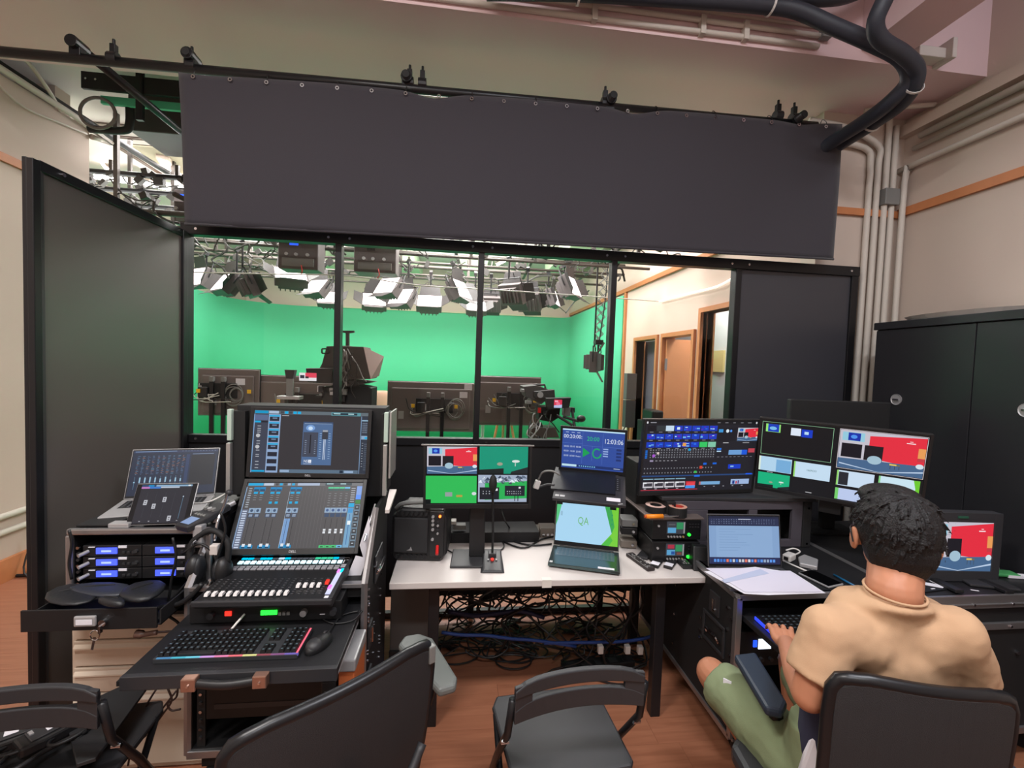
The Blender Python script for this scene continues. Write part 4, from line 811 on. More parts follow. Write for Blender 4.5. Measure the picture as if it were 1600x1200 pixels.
def scr_gal(W_, H_):
    s = Scr(W_, H_, (22, 22, 25)); s.frame(.005, .02, .47, .50, (140, 190, 150), .003)
    s.rect(.03, .05, .13, .165, (150, 230, 120)); s.rect(.045, .05, .12, .16, (24, 60, 190), 2); s.ellipse(.08, .11, .025, .025, (120, 190, 240), 3); s.rect(.2, .075, .265, .18, (225, 235, 250)); s.rect(.27, .08, .34, .19, (20, 60, 200)); s.rect(.288, .11, .315, .15, (190, 225, 250), 2)
    s.rect(.0, .535, .225, .745, (180, 215, 240)); s.rect(.12, .56, .22, .74, (120, 175, 220), 2); s.rect(0, .535, .012, .745, (225, 240, 225), 3); s.rect(.24, .545, .475, .77, (200, 225, 245)); s.rect(.24, .545, .25, .77, (150, 220, 110), 2); s.text('HARMONY', .325, .665, .03, (80, 120, 120), 3, .065)
    green_pic(s, .0, .775, .22, .99, col=(26, 180, 128)); s.rect(.06, .757, .1, .765, (190, 190, 195), 2)
    studio_pic(s, .51, .02, .99, .54); s.frame(.505, .01, .995, .55, (235, 225, 228), .0025, 6)
    s.rect(.515, .58, .735, .79, (205, 225, 245)); s.rect(.515, .58, .525, .79, (150, 220, 110), 2); s.rect(.527, .60, .585, .78, (40, 42, 50), 2)
    s.rect(.76, .58, .985, .79, (205, 232, 245)); s.poly([(.95, .58), (.985, .58), (.985, .79), (.93, .79), (.965, .7)], (110, 205, 50), 2); s.rect(.76, .58, .77, .79, (130, 210, 130), 2); ticks(s, .87, .68, .93, .76, 6, 1, .003, .05, (140, 170, 200), 3)
    s.rect(.515, .83, .735, .99, (190, 205, 240)); s.rect(.515, .83, .535, .99, (120, 210, 110), 2)
    s.rect(.33, .965, .37, .975, (190, 190, 195), 2)
    return s
kA = .71/.54
cA = CC+(Vector((1.007, 1.74, 1.394))-CC)*kA
mA = monitor('production_monitor', 'wide monitor with rows of source thumbnails and button grids', 'monitor', pose(cA, 5.4, 4.8, -.2), .71, .42, scr_prod, (.01, .008, .02))
mB = monitor('production_monitor', 'wide monitor turned to the operator, dark picture at left and red set at right', 'monitor', pose((1.935, 2.07, 1.296), -39.3, 9.9, 1.4), .71, .418, scr_gal, (.012, .012, .018))
for m_, nm in ((mA, 0), (mB, 1)):
    part('stand_arm', MB().ab(-.05, .05, -.3, .05, .09, 0), BLKM, m_, .005)
# dark monitor behind
dm = thing('spare_monitor', 'unlit black monitor standing behind the production monitors', 'monitor', pose((2.30, 2.45, 1.42), -8)); part('housing', MB().ab(-.3, 0, -.17, .3, .04, .18), BLKM, dm, .006); part('stand', MB().ab(-.04, .04, -.62, .04, .08, 0).ab(-.15, -.05, -.64, .15, .15, -.62), BLKM, dm, .004)
# ---------------- rack hutch under the production monitors, on the operator's case
DZ = .79
hu = thing('equipment_hutch', 'black slotted hutch carrying the two wide monitors', 'hutch', (0, 0, 0))
part('shelf', MB().prism([(1.1, 2.26), (1.98, 2.23), (2.30, 1.98), (2.42, 2.3), (2.35, 2.72), (1.1, 2.72)], (0, 0, 1.048), (1, 0, 0), (0, 1, 0), (0, 0, .02)), DGR, hu, .004)
for x in (1.12, 1.92): part('side_cheek', MB().ab(x, 2.24, DZ, x+.05, 2.70, 1.048), BLKM, hu, .003)
part('face_frame', MB().ab(1.17, 2.25, 1.0, 1.97, 2.27, 1.048).ab(1.17, 2.25, .79, 1.97, 2.27, .83).ab(1.17, 2.25, .83, 1.36, 2.27, 1.0).ab(1.60, 2.25, .83, 1.65, 2.27, 1.0).ab(1.86, 2.25, .83, 1.97, 2.27, 1.0), mat('hutch_frame', (74, 70, 78), .5), hu, .002)
part('back_panel', MB().ab(1.17, 2.4, DZ, 1.97, 2.42, 1.048), BLKM, hu)
for x, z in ((1.18, 1.01), (1.95, 1.01), (1.95, .81), (1.18, .81)): part('screw', MB().cyl((x, 2.24, z), (x, 2.252, z), .006), CHR, hu)
single('black_column', MB().ab(1.02, 2.42, TZ, 1.13, 2.60, 1.22), BLKM, 'black box standing on end between the decks and the hutch', 'box', bevel=.006)
# ---------------- operator's flight cases
def case_edges(mb, x0, y0, z0, x1, y1, z1, w_=.028):
    for x in (x0, x1):
        for z in (z0, z1): mb.ab(x-w_/2, y0, z-w_/2, x+w_/2, y1, z+w_/2)
        for y in (y0, y1): mb.ab(x-w_/2, y-w_/2, z0, x+w_/2, y+w_/2, z1)
    for y in (y0, y1):
        for z in (z0, z1): mb.ab(x0, y-w_/2, z-w_/2, x1, y+w_/2, z+w_/2)
    return mb
fc = thing('flight_case', 'black flight case with aluminium edges serving as the operator desk', 'case', (0, 0, 0))
X0, X1, Y0, Y1, Z0 = 1.235, 2.02, 1.775, 2.75, .14
part('top_board', MB().ab(X0, Y0, DZ-.03, X1, Y1, DZ-.002), LAM, fc)
part('side_board', MB().ab(X0-.006, Y0, Z0, X0+.012, Y1, DZ-.03), BLKM, fc); part('side_board', MB().ab(X1-.012, Y0, Z0, X1, Y1, DZ-.03), BLKM, fc)
part('back_board', MB().ab(X0, Y1-.012, Z0, X1, Y1, DZ-.03), BLKM, fc); part('bottom_board', MB().ab(X0, Y0, Z0, X1, Y1, Z0+.02), BLKM, fc)
part('edge_trim', case_edges(MB(), X0, Y0, Z0, X1, Y1, DZ-.015, .026), ALU, fc, .002)
def side_handle(p, y, z, x):
    part('recessed_handle', MB().ab(x-.008, y-.09, z-.07, x, y+.09, z-.055).ab(x-.008, y-.09, z+.055, x, y+.09, z+.07).ab(x-.008, y-.09, z-.055, x, y-.075, z+.055).ab(x-.008, y+.075, z-.055, x, y+.09, z+.055), DGR, p, .002)
    part('grip', MB().tube([(x-.006, y-.05, z-.02), (x-.016, y-.04, z+.0), (x-.016, y+.04, z), (x-.006, y+.05, z-.02)], .007), CHR, p)
def latch(p, y, z, x):
    part('butterfly_latch', MB().ab(x-.008, y-.04, z-.05, x, y+.04, z+.05), DGR, p, .002); part('latch_key', MB().ab(x-.016, y-.006, z-.022, x-.008, y+.006, z+.022).cyl((x-.012, y, z-.03), (x-.003, y, z-.03), .01), CHR, p)
side_handle(fc, 1.93, .52, X0-.006); latch(fc, 1.93, .66, X0-.006); side_handle(fc, 2.42, .62, X0-.006); latch(fc, 1.86, .3, X0-.006); latch(fc, 2.6, .45, X0-.006)
rn = random.Random(6)
for k in range(16): y_, z_ = rn.choice((1.80, 1.83, 2.04, 2.3)), .2+.033*k; part('rivet', MB().cyl((X0-.014, y_, z_), (X0-.004, y_, z_), .007, n=8), CHR, fc)
for x, y in ((1.33, 1.88), (1.92, 1.88), (1.33, 2.65), (1.92, 2.65)): part('caster', MB().cyl((x-.018, y, .05), (x+.018, y, .05), .05).ab(x-.03, y-.03, .1, x+.03, y+.03, .14), BLKM, fc, .003)
part('castor_fork', MB().ab(1.28, 1.84, .1, 1.39, 1.92, .125), SIL, fc)
TX0 = at(1155, 966, 'z', .69).x+.03
ky = subpart('keyboard_drawer', fc)
part('tray', MB().ab(TX0, 1.50, .665, 1.99, 1.95, .69), LAM, ky, .003); part('tray_lip', MB().ab(TX0, 1.485, .655, 1.99, 1.50, .70), DGR, ky, .003)
gr = thing('rack_unit', 'black rack unit with a small white and blue display inside the operator case', 'rack unit', (0, 0, 0))
part('housing', MB().ab(1.26, 1.80, .44, 2.0, 2.3, .60), BLKM, gr, .003); part('display', MB().ab(1.36, 1.796, .52, 1.42, 1.80, .565), mat('white_display', (225, 240, 255), .4, emit=1.5), gr); part('blue_lamp', MB().ab(1.335, 1.796, .53, 1.352, 1.80, .56), BLUED, gr)
for k in range(9): part('control_knob', MB().cyl((1.33+.045*k, 1.785, .475), (1.33+.045*k, 1.80, .475), .009, n=8), SIL if k % 3 == 0 else DGR, gr)
fc2 = thing('flight_case', 'second black flight case at the right, with a doubled aluminium lid edge', 'case', (0, 0, 0))
X2, X3, Y2 = 2.04, 2.80, 1.70
part('body', MB().ab(X2, Y2, .14, X3, 2.65, .70), BLKM, fc2); part('top_board', MB().ab(X2, Y2, .70, X3, 2.65, DZ), LAM, fc2)
part('lid_edge', MB().ab(X2, Y2-.012, .735, X3, Y2+.002, DZ+.004).ab(X2, Y2-.017, .752, X3, Y2-.01, .758), ALU, fc2, .002); each('body_edge', [(X2, Y2-.012, .635, X3, Y2+.002, .665), (X2, Y2-.012, .14, X3, Y2+.002, .17)], ALU, fc2, .002)
for x in (2.3, 2.5, 2.7):
    for z in (.755, .65): part('rivet', MB().cyl((x, Y2-.018, z), (x, Y2-.01, z), .006, n=8), CHR, fc2)
part('rivet', MB().cyl((2.56, Y2-.01, .52), (2.56, Y2, .52), .009, n=8), CHR, fc2)
for x in (2.1, 2.74):
    for y in (1.78, 2.57): part('caster', MB().cyl((x-.018, y, .05), (x+.018, y, .05), .05).ab(x-.03, y-.03, .1, x+.03, y+.03, .14), BLKM, fc2, .003)
# ---------------- laptops
KEYM = mat('key_black', (20, 20, 22), .5); LKEY = mat('laptop_key', (30, 30, 33), .5)
def keys_mesh(W_, D_, rows, cols, h, gap=.82):
    mb = MB(); kw, kd = W_/cols, D_/rows
    for r_ in range(rows):
        for c_ in range(cols): mb.box((-W_/2+kw*(c_+.5), -D_/2+kd*(r_+.5), h/2), (kw*gap, kd*gap, h))
    return mb
def laptop(label, lidM, W_, H_, D_, scr, body, lidm, ang, bez=(.008, .01, .014), keyc=None, group=None, extra=None, pad=True):
    """lidM poses the screen; the base hangs from its bottom edge, turned by ang degrees about the hinge"""
    t = thing('laptop', label, 'laptop', lidM, group)
    part('lid', MB().ab(-W_/2, .0, -H_/2, W_/2, .008, H_/2), lidm, t, .003)
    b, tp, bt = bez; bb = .004
    s = Scr(W_-bb*2, H_-bb*2, (12, 12, 14)); s.build(t, -.0004, 'screen_border')
    s = scr(W_-2*b, H_-tp-bt); s.build(t, -.0008, z=(bt-tp)/2)
    B = Matrix.Translation((0, .0, -H_/2)) @ Matrix.Rotation(math.radians(ang), 4, 'X')
    base = part('base', MB().ab(-W_/2, -D_, -.016, W_/2, 0, 0), body, t, .003); base.matrix_local = B
    k = link('keyboard_keys', keys_mesh(W_*.84, D_*.42, 6, 15, .0015).mesh('keyboard_keys'), keyc or LKEY, base); k.location = (0, -D_*.33, 0)
    lg = MB(); kw_, kd_2 = W_*.84/15, D_*.42/6
    for r_ in range(6):
        for c_ in range(15): lg.box((-W_*.42+kw_*(c_+.45), -D_*.33-D_*.21+kd_2*(r_+.6), .0017), (kw_*.3, kd_2*.22, .0004))
    kg = part('key_legends', lg, mat('legend_dim', (120, 122, 128), .5), base); kg['kind'] = 'stuff'; k['kind'] = 'stuff'
    part('key_well', MB().ab(-W_*.43, -D_*.55, -.0002, W_*.43, -D_*.10, .0004), BLKM if keyc is None else keyc, base)
    if pad: part('touchpad', MB().ab(-W_*.15, -D_*.95, 0, W_*.15, -D_*.62, .0006), body, base, .0003)
    part('hinge', MB().cyl((-W_*.4, .0, -.004), (W_*.4, .0, -.004), .006), BLK, base)
    if extra: extra(t, base)
    return t
def scr_daw(W_, H_):
    s = Scr(W_, H_, (26, 38, 62)); rn = random.Random(2)
    s.rect(.0, .0, 1, .05, (40, 52, 84)); s.rect(.02, .012, .5, .025, (120, 150, 190), 2); ticks(s, .55, .01, .98, .03, 12, 1, .012, .01, (120, 140, 170), 2, .6)
    s.rect(.68, .12, .97, .82, (26, 28, 36)); s.rect(.69, .09, .95, .1, (130, 150, 180), 2)
    for c_ in range(10):
        x = .05+.058*c_
        for r_ in range(18): s.rect(x+rn.uniform(0, .01), .12+.024*r_, x+rn.uniform(.015, .04), .128+.024*r_, rn.choice(((80, 110, 150), (60, 85, 120), (100, 140, 170), (150, 110, 100))), 2)
        s.rect(x+.01, .58, x+.014, .86, (90, 130, 160), 2); s.rect(x+.004, .66+rn.uniform(-.06, .04), x+.02, .72, (150, 190, 215), 3)
    s.rect(.62, .1, .66, .85, (34, 54, 92), 2)
    return s
laptop('silver laptop with a dark blue mixing screen on the left rack', pose(CC+(Vector((-1.326, 2.26, 1.189))-CC)*1.03, 16, -25.2, .8), .361, .238, .25, scr_daw, SIL, ALU, 25.2)
def scr_doc(W_, H_):
    s = Scr(W_, H_, (132, 164, 206)); s.rect(0, 0, 1, .035, (30, 36, 60)); s.rect(0, .035, 1, .2, (40, 48, 78)); ticks(s, .02, .05, .95, .17, 26, 3, .018, .014, (110, 122, 155), 2, .8); s.rect(.42, .055, .6, .068, (190, 196, 215), 3)
    s.rect(.1, .2, .9, .86, (140, 172, 212), 1)
    for k in range(9): s.rect(.14, .27+.055*k, .14+.5*random.Random(k).uniform(.4, 1), .276+.055*k, (112, 144, 188), 2)
    s.rect(0, .86, 1, 1, (38, 44, 84), 2)
    for k in range(20): s.rect(.06+.044*k, .9, .092+.044*k, .96, random.Random(k+3).choice(((225, 225, 235), (90, 150, 235), (230, 120, 100), (200, 205, 215), (60, 120, 210), (150, 170, 200))), 3)
    return s
kR = .36/.315
cR = CC+(Vector((1.226, 1.745, 1.036))-CC)*kR
laptop('grey laptop with a pale blue document on the operator desk', pose(cR, -6.1, -7.7, -1.0), .36, .25, .21, scr_doc, mat('space_grey', (96, 96, 100), .4, metal=.6), mat('space_grey', (96, 96, 100)), 7.7)
def scr_timer(W_, H_):
    s = Scr(W_, H_, (48, 78, 158)); s.rect(0, 0, 1, .035, (190, 225, 245)); W1 = (222, 232, 248)
    for x in (.33, .655): s.rect(x, .06, x+.004, .86, (84, 116, 196), 2)
    s.rect(0, .36, .33, .366, (84, 116, 196), 2); s.rect(.33, .4, .655, .406, (84, 116, 196), 2); s.rect(.655, .4, 1, .406, (84, 116, 196), 2); s.rect(.49, .4, .494, .78, (84, 116, 196), 3)
    s.text('00:20:00:', .02, .235, .1, W1, 3, .3); ticks(s, .03, .07, .31, .1, 3, 1, .05, .012, (200, 214, 240), 3)
    s.text('20:00', .40, .27, .11, (40, 190, 120), 3, .2); s.text('12:03:06', .675, .31, .12, W1, 3, .305)
    for r_ in range(3):
        for c_, tx in enumerate((('00:05', '00:10', '00:30'), ('00:50', '10:00', '20:00'), ('30:00', '60:00', 'Restart'))[r_]): s.text(tx, .03+.1*c_, .47+.12*r_, .045, (205, 218, 242), 3, .08)
    s.poly([(.345, .46), (.345, .70), (.46, .58)], (20, 160, 84), 3); 
    n = 22
    for i in range(n-3):
        a, b = 2*PI*i/n, 2*PI*(i+1)/n; s.poly([(.572+.055*math.cos(a), .58+.1*math.sin(a)), (.572+.075*math.cos(a), .58+.135*math.sin(a)), (.572+.075*math.cos(b), .58+.135*math.sin(b)), (.572+.055*math.cos(b), .58+.1*math.sin(b))], (20, 170, 96), 3)
    for r_ in range(4): s.rect(.67, .44+.06*r_, .75, .47+.06*r_, (150, 175, 225), 3); s.rect(.88, .43+.085*r_, .96, .48+.085*r_, (30, 50, 110), 3)
    s.rect(.0, .9, 1, .965, (28, 50, 110), 2); s.rect(.01, .905, .25, .96, (190, 225, 240), 3); ticks(s, .28, .91, .56, .955, 8, 1, .02, .03, (120, 190, 230), 3, .2); s.rect(.85, .925, .95, .94, (190, 200, 220), 3)
    return s
kT = .375/.335
cT = CC+(Vector((.681, 2.186, 1.33))-CC)*kT
def tp_extra(t, base):
    part('status_sticker', MB().ab(.09, -.245, 0, .16, -.215, .0008), PAPER, base); part('corner_sticker', MB().ab(-.175, -.25, 0, -.155, -.235, .0008).ab(-.15, -.25, 0, -.125, -.235, .0008), SIL, base)
    part('pointing_stick', MB().cyl((0, -.095, 0), (0, -.095, .004), .004), RED, base); part('corner_badge', MB().box((.16, -.262, .0005), (.025, .008, .001), Matrix.Rotation(.4, 3, 'Z')), SIL, base)
laptop('black laptop with a blue countdown timer, raised above another laptop', pose(cT, -19, .1, .6), .375, .262, .272, scr_timer, mat('laptop_black', (44, 43, 47), .5), BLK, 19, (.014, .016, .022), extra=tp_extra)
def scr_qa(W_, H_):
    s = Scr(W_, H_, (172, 218, 246)); s.poly([(0, 0), (.08, 0), (.03, .45), (0, .6)], (90, 200, 130)); s.poly([(.78, 0), (1, 0), (1, 1), (.74, 1), (.90, .68)], (120, 208, 60)); s.poly([(.78, 0), (.88, 0), (.94, .5), (.90, .68)], (60, 170, 84), 2); s.poly([(.74, 1), (.88, .75), (.92, .85), (.86, 1)], (80, 190, 70), 2)
    s.text('QA', .35, .52, .2, (110, 185, 110), 3, .18); s.rect(.07, .22, .1, .34, (150, 190, 215), 3)
    s.rect(.86, 0, .96, .07, (14, 14, 16), 4); s.rect(0, 0, .09, .05, (14, 14, 16), 4); ticks(s, .88, .15, .92, .5, 1, 3, .02, .04, (40, 150, 100), 3)
    return s
def qa_extra(t, base):
    part('palm_rest_sticker', MB().ab(.07, -.228, 0, .15, -.208, .0008), PAPER, base); part('corner_sticker', MB().ab(-.17, -.225, 0, -.155, -.205, .0008), SIL, base); part('maker_badge', MB().cyl((.14, -.006, .001), (.14, -.006, .003), .008), CHR, base)
# lower laptop: hinge line found on the table
hl, hr_ = at(864.5, 851, 'z', .765), at(967, 863, 'z', .765)
ux = (hr_-hl).normalized(); yw = math.degrees(math.atan2(ux.y, ux.x)); Wq = (hr_-hl).length; print('QA hinge', hl, hr_, yw, Wq)
mid = (hl+hr_)/2; tq = math.radians(-14); up = Matrix.Rotation(math.radians(yw), 3, 'Z') @ Vector((0, -math.sin(tq), math.cos(tq)))
laptop('open laptop showing a QA slide, its deck mirroring the green picture', pose(mid+up*.12, yw, -14), Wq, .24, .235, scr_qa, mat('dark_green_metal', (80, 96, 98), .18, metal=.8), mat('silver_lid', (150, 150, 146), .4, metal=.6), 14, (.008, .01, .026), keyc=mat('silver_key', (70, 92, 104), .35), extra=qa_extra, pad=False)
# riser that carries the timer laptop
ls = thing('laptop_riser', 'black metal riser behind the QA laptop holding the timer laptop', 'stand', pose((cT.x-.03, cT.y+.03, 0), -19))
part('plate', MB().box((0, -.10, 1.125), (.34, .22, .008), Matrix.Rotation(math.radians(19), 3, 'X')), PMET, ls); part('post', MB().ab(-.03, .06, TZ+.01, .03, .1, 1.14), PMET, ls); part('foot', MB().ab(-.14, -.02, TZ, .14, .14, TZ+.01), PMET, ls)
# tablet
def scr_tab(W_, H_):
    s = Scr(W_, H_, (46, 46, 54)); s.rect(.0, .0, 1, .045, (140, 175, 205)); s.rect(0, 0, .28, .045, (40, 70, 110), 2); s.rect(.13, .005, .24, .045, (0, 140, 200), 3); s.rect(.0, .05, .16, .1, (190, 120, 190), 2); s.rect(.16, .05, .38, .1, (60, 120, 200), 2); s.rect(.38, .05, .75, .085, (190, 200, 215), 2); s.rect(.92, .005, .97, .04, (230, 235, 240), 3)
    for x, y in ((.12, .4), (.3, .5), (.48, .33), (.66, .82)): s.rect(x+.03, .2, x+.034, .85, (70, 72, 80), 2); s.rect(x, y, x+.07, y+.13, (190, 192, 200), 3); s.rect(x+.02, y+.03, x+.05, y+.055, (70, 70, 78), 4); s.rect(x+.02, y+.08, x+.05, y+.1, (70, 70, 78), 4)
    s.rect(.87, .3, .876, .9, (110, 150, 180), 2); s.ellipse(.873, .32, .012, .016, (200, 215, 230), 3); ticks(s, .05, .93, .95, .97, 5, 1, .03, .02, (160, 160, 168), 2)
    return s
tbm = thing('tablet', 'tablet with grey faders leaning against the laptop on the left rack', 'tablet', pose(CC+(Vector((-1.282, 2.107, 1.087))-CC)*.93, 1, -27.3, -.8) @ Matrix.Scale(.93, 4))
part('body', MB().ab(-.125, .0, -.09, .125, .007, .09), SIL, tbm, .003); s = Scr(.245, .175, (16, 16, 20)); s.build(tbm, -.0008, 'front_glass'); s = scr_tab(.205, .165); s.build(tbm, -.0015)
part('stand_flap', MB().ab(-.06, .007, -.09, .06, .1, -.084), BLK, tbm)
# desk monitor right
def scr_red(W_, H_):
    s = Scr(W_, H_, (190, 190, 210)); studio_pic(s, 0, 0, 1, 1, alt=True); return s
cr = CC+(Vector((2.446, 1.871, .943))-CC)*.975
rm = monitor('desk_monitor', 'thick framed monitor with the red studio set at the far right', 'monitor', pose(cr+Vector((0, 0, -.005)), -3.7, -.4, .5), .41, .33, scr_red, (.04, .045, .05), .05, m=mat('charcoal', (50, 50, 54), .5))
each('stand_foot', [(-.14, -.12, -.165, -.10, .1, -.15), (.10, -.12, -.165, .14, .1, -.15)], BLK, rm, .003); part('camera_dot', MB().box((-.0, -.005, .145), (.05, .004, .01)), mat('greenish', (40, 90, 70), .5), rm)
sg = thing('slate_card', 'black card with bold white strokes and a triangle beneath the desk monitor', 'card', pose((2.16, 1.80, DZ+.006), 8)); sg['label'] = 'black card with bold white strokes and a triangle beneath the desk monitor'
part('card', MB().ab(-.11, -.06, -.004, .11, .06, 0), BLK, sg); part('white_triangle', MB().prism([(-.02, .055), (.1, -.035), (.06, -.05), (-.06, .045)], (0, 0, 0), (1, 0, 0), (0, 1, 0), (0, 0, .001)).prism([(.0, .055), (.1, .035), (.1, .02), (0, .045)], (0, 0, 0), (1, 0, 0), (0, 1, 0), (0, 0, .001)).prism([(.085, .035), (.105, .035), (.105, -.045), (.075, -.045)], (0, 0, 0), (1, 0, 0), (0, 1, 0), (0, 0, .001)), PAPER, sg)
for k in range(4): part('white_stroke', MB().box((-.08+.028*k, .02-.022*k, .001), (.022, .006, .001)), PAPER, sg)
for k, (x, y, c, lb) in enumerate(((2.62, 1.98, GREYP, 'grey folded pouch at the right of the desk monitor'), (2.66, 1.88, mat('green_pack', (70, 150, 90), .5), 'green and white packet at the right edge of the desk'))):
    t = thing('small_packet', lb, 'packet', pose((x, y, DZ+.012), -12)); part('wrapper', MB().ab(-.08, -.03, -.008, .1, .03, .008), c, t, .006); part('paper_strip', MB().ab(.04, -.031, -.009, .14, .0, .004), PAPER, t)
single('metal_pad', MB().box((2.50, 1.79, DZ+.008), (.2, .10, .012), Matrix.Rotation(-.3, 3, 'Z')), DGR, 'dark pad lying before the desk monitor foot', 'pad', bevel=.004)
single('paper_scrap', MB().box((2.37, 1.74, DZ+.002), (.03, .008, .001), Matrix.Rotation(-.4, 3, 'Z')), PAPER, 'tiny white scrap on the right flight case', 'scrap')
# ---------------- items on the operator desk
def flat(name, pix, z, th, m, label, cat, bev=0, group=None):
    pts = [at(x, y, 'z', z) for x, y in pix]; return single(name, MB().loft([[p for p in pts], [p+Vector((0, 0, th)) for p in pts]]), m, label, cat, group, bevel=bev)
flat('paper_sheet', ((1100, 893), (1180, 886), (1240, 895), (1290, 927), (1200, 930), (1163, 928)), DZ+.0235, .001, PAPER, 'lower white sheet of the papers before the grey laptop', 'paper')
ps = flat('paper_sheet', ((1103, 888), (1196, 888), (1205, 892), (1235, 892), (1283, 925), (1164, 925)), DZ+.0265, .001, mat('paper_top', (218, 214, 228), .8), 'top white sheet printed with a grey block and faint lines', 'paper')
gb = [at(x, y, 'z', DZ+.028) for x, y in ((1128, 906), (1188, 889), (1202, 896), (1132, 911))]; part('printed_block', MB().loft([gb, [p+Vector((0, 0, .0003)) for p in gb]]), mat('print_grey', (186, 194, 218), .8), ps)
phn = thing('phone', 'black smartphone lying on the operator desk beside the papers', 'phone', (0, 0, 0))
pp_ = [at(x, y, 'z', DZ) for x, y in ((1247, 897), (1268, 892), (1318, 915), (1295, 920))]; part('body', MB().loft([pp_, [p+Vector((0, 0, .009)) for p in pp_]]), SIL, phn, .003)
c_ = sum(pp_, Vector())/4; part('screen_glass', MB().loft([[c_+(p-c_)*.94+Vector((0, 0, .0091)) for p in pp_], [c_+(p-c_)*.94+Vector((0, 0, .0098)) for p in pp_]]), mat('phone_glass', (8, 8, 10), .1), phn)
flat('usb_hub', ((1247, 876), (1256, 872), (1278, 880), (1277, 892), (1249, 886)), DZ, .022, SIL, 'white puck shaped adapter beside the phone', 'adapter', .005)
ua = thing('power_plug', 'white power plug lying beside the laptop', 'plug', pose(at(1233, 870, 'z', DZ+.018), 30)); part('body', MB().ab(-.035, -.02, -.016, .035, .02, .016), WCAB, ua, .005); part('socket', MB().ab(-.038, -.01, -.008, -.034, .01, .008), BLK, ua)
pipe('white cable curling behind the plug', [at(1240, 868, 'z', DZ+.008), at(1250, 862, 'z', DZ+.01), at(1240, 857, 'z', DZ+.02), at(1228, 860, 'z', DZ+.01)], .004, WCAB, 'charger_cable', 'cable')
pipe('white pencil-like stylus lying right of the laptop', [at(1223, 876, 'z', DZ+.005), at(1262, 893, 'z', DZ+.005)], .004, WCAB, 'stylus', 'stylus', 0)
pipe('blue pen lying on the operator desk', [at(1303, 898, 'z', DZ+.006), at(1338, 917, 'z', DZ+.006)], .005, mat('pen_blue', (20, 90, 130), .4), 'pen', 'pen', 0)
single('seam_strip', MB().ab(2.0, 1.8, DZ+.0, 2.03, 2.7, DZ+.004), ALU, 'metal seam between the two flight case tops', 'strip')
# operator keyboard
def keyboard(label, mtx, W_, D_, rows, cols, frame_m, key_m, tint=None, single_keys=True, group=None):
    t = thing('keyboard', label, 'keyboard', mtx, group); part('frame', MB().ab(-W_/2, -D_/2, 0, W_/2, D_/2, .018), frame_m, t, .003)
    kw, kd = (W_-.014)/cols, (D_-.014)/rows; me = MB().loft([[Vector((x*kw*.43, y*kd*.43, 0)) for x, y in ((-1, -1), (1, -1), (1, 1), (-1, 1))], [Vector((x*kw*.34, y*kd*.34, .010)) for x, y in ((-1, -1), (1, -1), (1, 1), (-1, 1))]]).mesh('key'); me.materials.append(key_m)
    gm = MB().ab(-kw*.16, -kd*.14, .0101, kw*.16, kd*.02, .0104).mesh('key_legend'); gm.materials.append(MATS['legend'])
    for r_ in range(rows):
        for c_ in range(cols):
            if r_ == 0 and 3 <= c_ <= 8: continue
            if cols > 20 and (c_ == 15 or c_ == 18 or (c_ in (16, 17) and r_ in (2,)) or (c_ < 15 and r_ == 5 and c_ in (1, 6))): continue
            o = link('key', me, None, t); o.location = (-W_/2+.007+kw*(c_+.5), -D_/2+.007+kd*(r_+.5), .018)
            g = link('key_legend', gm, None, o)
    sp_ = part('space_bar', MB().ab(-W_/2+.007+kw*3.1, -D_/2+.009, .018, -W_/2+.007+kw*8.9, -D_/2+.005+kd, .026), key_m, t, .002)
    return t
mat('legend', (92, 112, 124), .5, emit=.03)
kb2 = keyboard('black keyboard on the pull-out drawer under the operator hand', pose((1.50, 1.66, .69), -2), .42, .14, 6, 15, BLK, KEYM)
part('glow_edge', MB().ab(-.214, -.07, .004, -.21, .07, .016), mat('blue_glow', (40, 60, 255), .5, emit=1.5), kb2)
# ---------------- decks, tape, screwdriver
def deck(z, label, green, seed):
    t = thing('recorder_deck', label, 'recorder', pose((1.155, 2.20, z), -3)); part('housing', MB().ab(-.13, 0, 0, .13, .32, .108), BLK, t, .004); part('front_panel', MB().ab(-.13, -.012, .002, .13, 0, .106), mat('deck_face', (18, 18, 20), .4), t, .003)
    def sc():
        s = Scr(.10, .066, (60, 62, 70)); s.rect(.06, .5, .5, .92, (90, 160, 205)); s.rect(.52, .08, .88, .62, (50, 140, 90)); s.rect(.9, .05, .97, .95, (150, 150, 150))
        if seed: s.rect(.1, .08, .45, .4, (170, 50, 70)); s.rect(.6, .7, .85, .9, (120, 70, 60)); s.rect(.3, .62, .48, .88, (40, 80, 150), 2)
        else: s.rect(.1, .2, .45, .3, (90, 90, 96))
        return s
    o = sc().build(t, -.0135, z=.066, x=-.005)
    for k in range(6): part('button', MB().cyl((-.045+.016*k, -.018, .018), (-.045+.016*k, -.011, .018), .005, n=8), SIL if k != 5 else mat('brass', (150, 130, 80), .4), t)
    part('green_lamp', MB().cyl((.066, -.018, .03), (.066, -.011, .03), .008), mat('green_lamp_glow', (30, 230, 50), .4, emit=3), t)
    for x in (.07, .085, .1, .115):
        for z_ in (.07, .085): part('button', MB().ab(x-.004, -.014, z_-.002, x+.004, -.012, z_+.002), DGR, t)
    part('side_knob', MB().cyl((-.1, -.02, .075), (-.1, -.011, .075), .006, n=8), SIL, t)
    return t
deck(TZ+.004, 'lower of two stacked recorder decks with small coloured screens', 0, 1); deck(TZ+.122, 'upper of two stacked recorder decks with small coloured screens', 0, 0)
single('deck_plate', MB().ab(1.0, 2.18, TZ+.231, 1.30, 2.6, TZ+.24), mat('metal_plate', (120, 108, 104), .5, metal=.5), 'flat metal plate on top of the recorder decks', 'plate', bevel=.002)
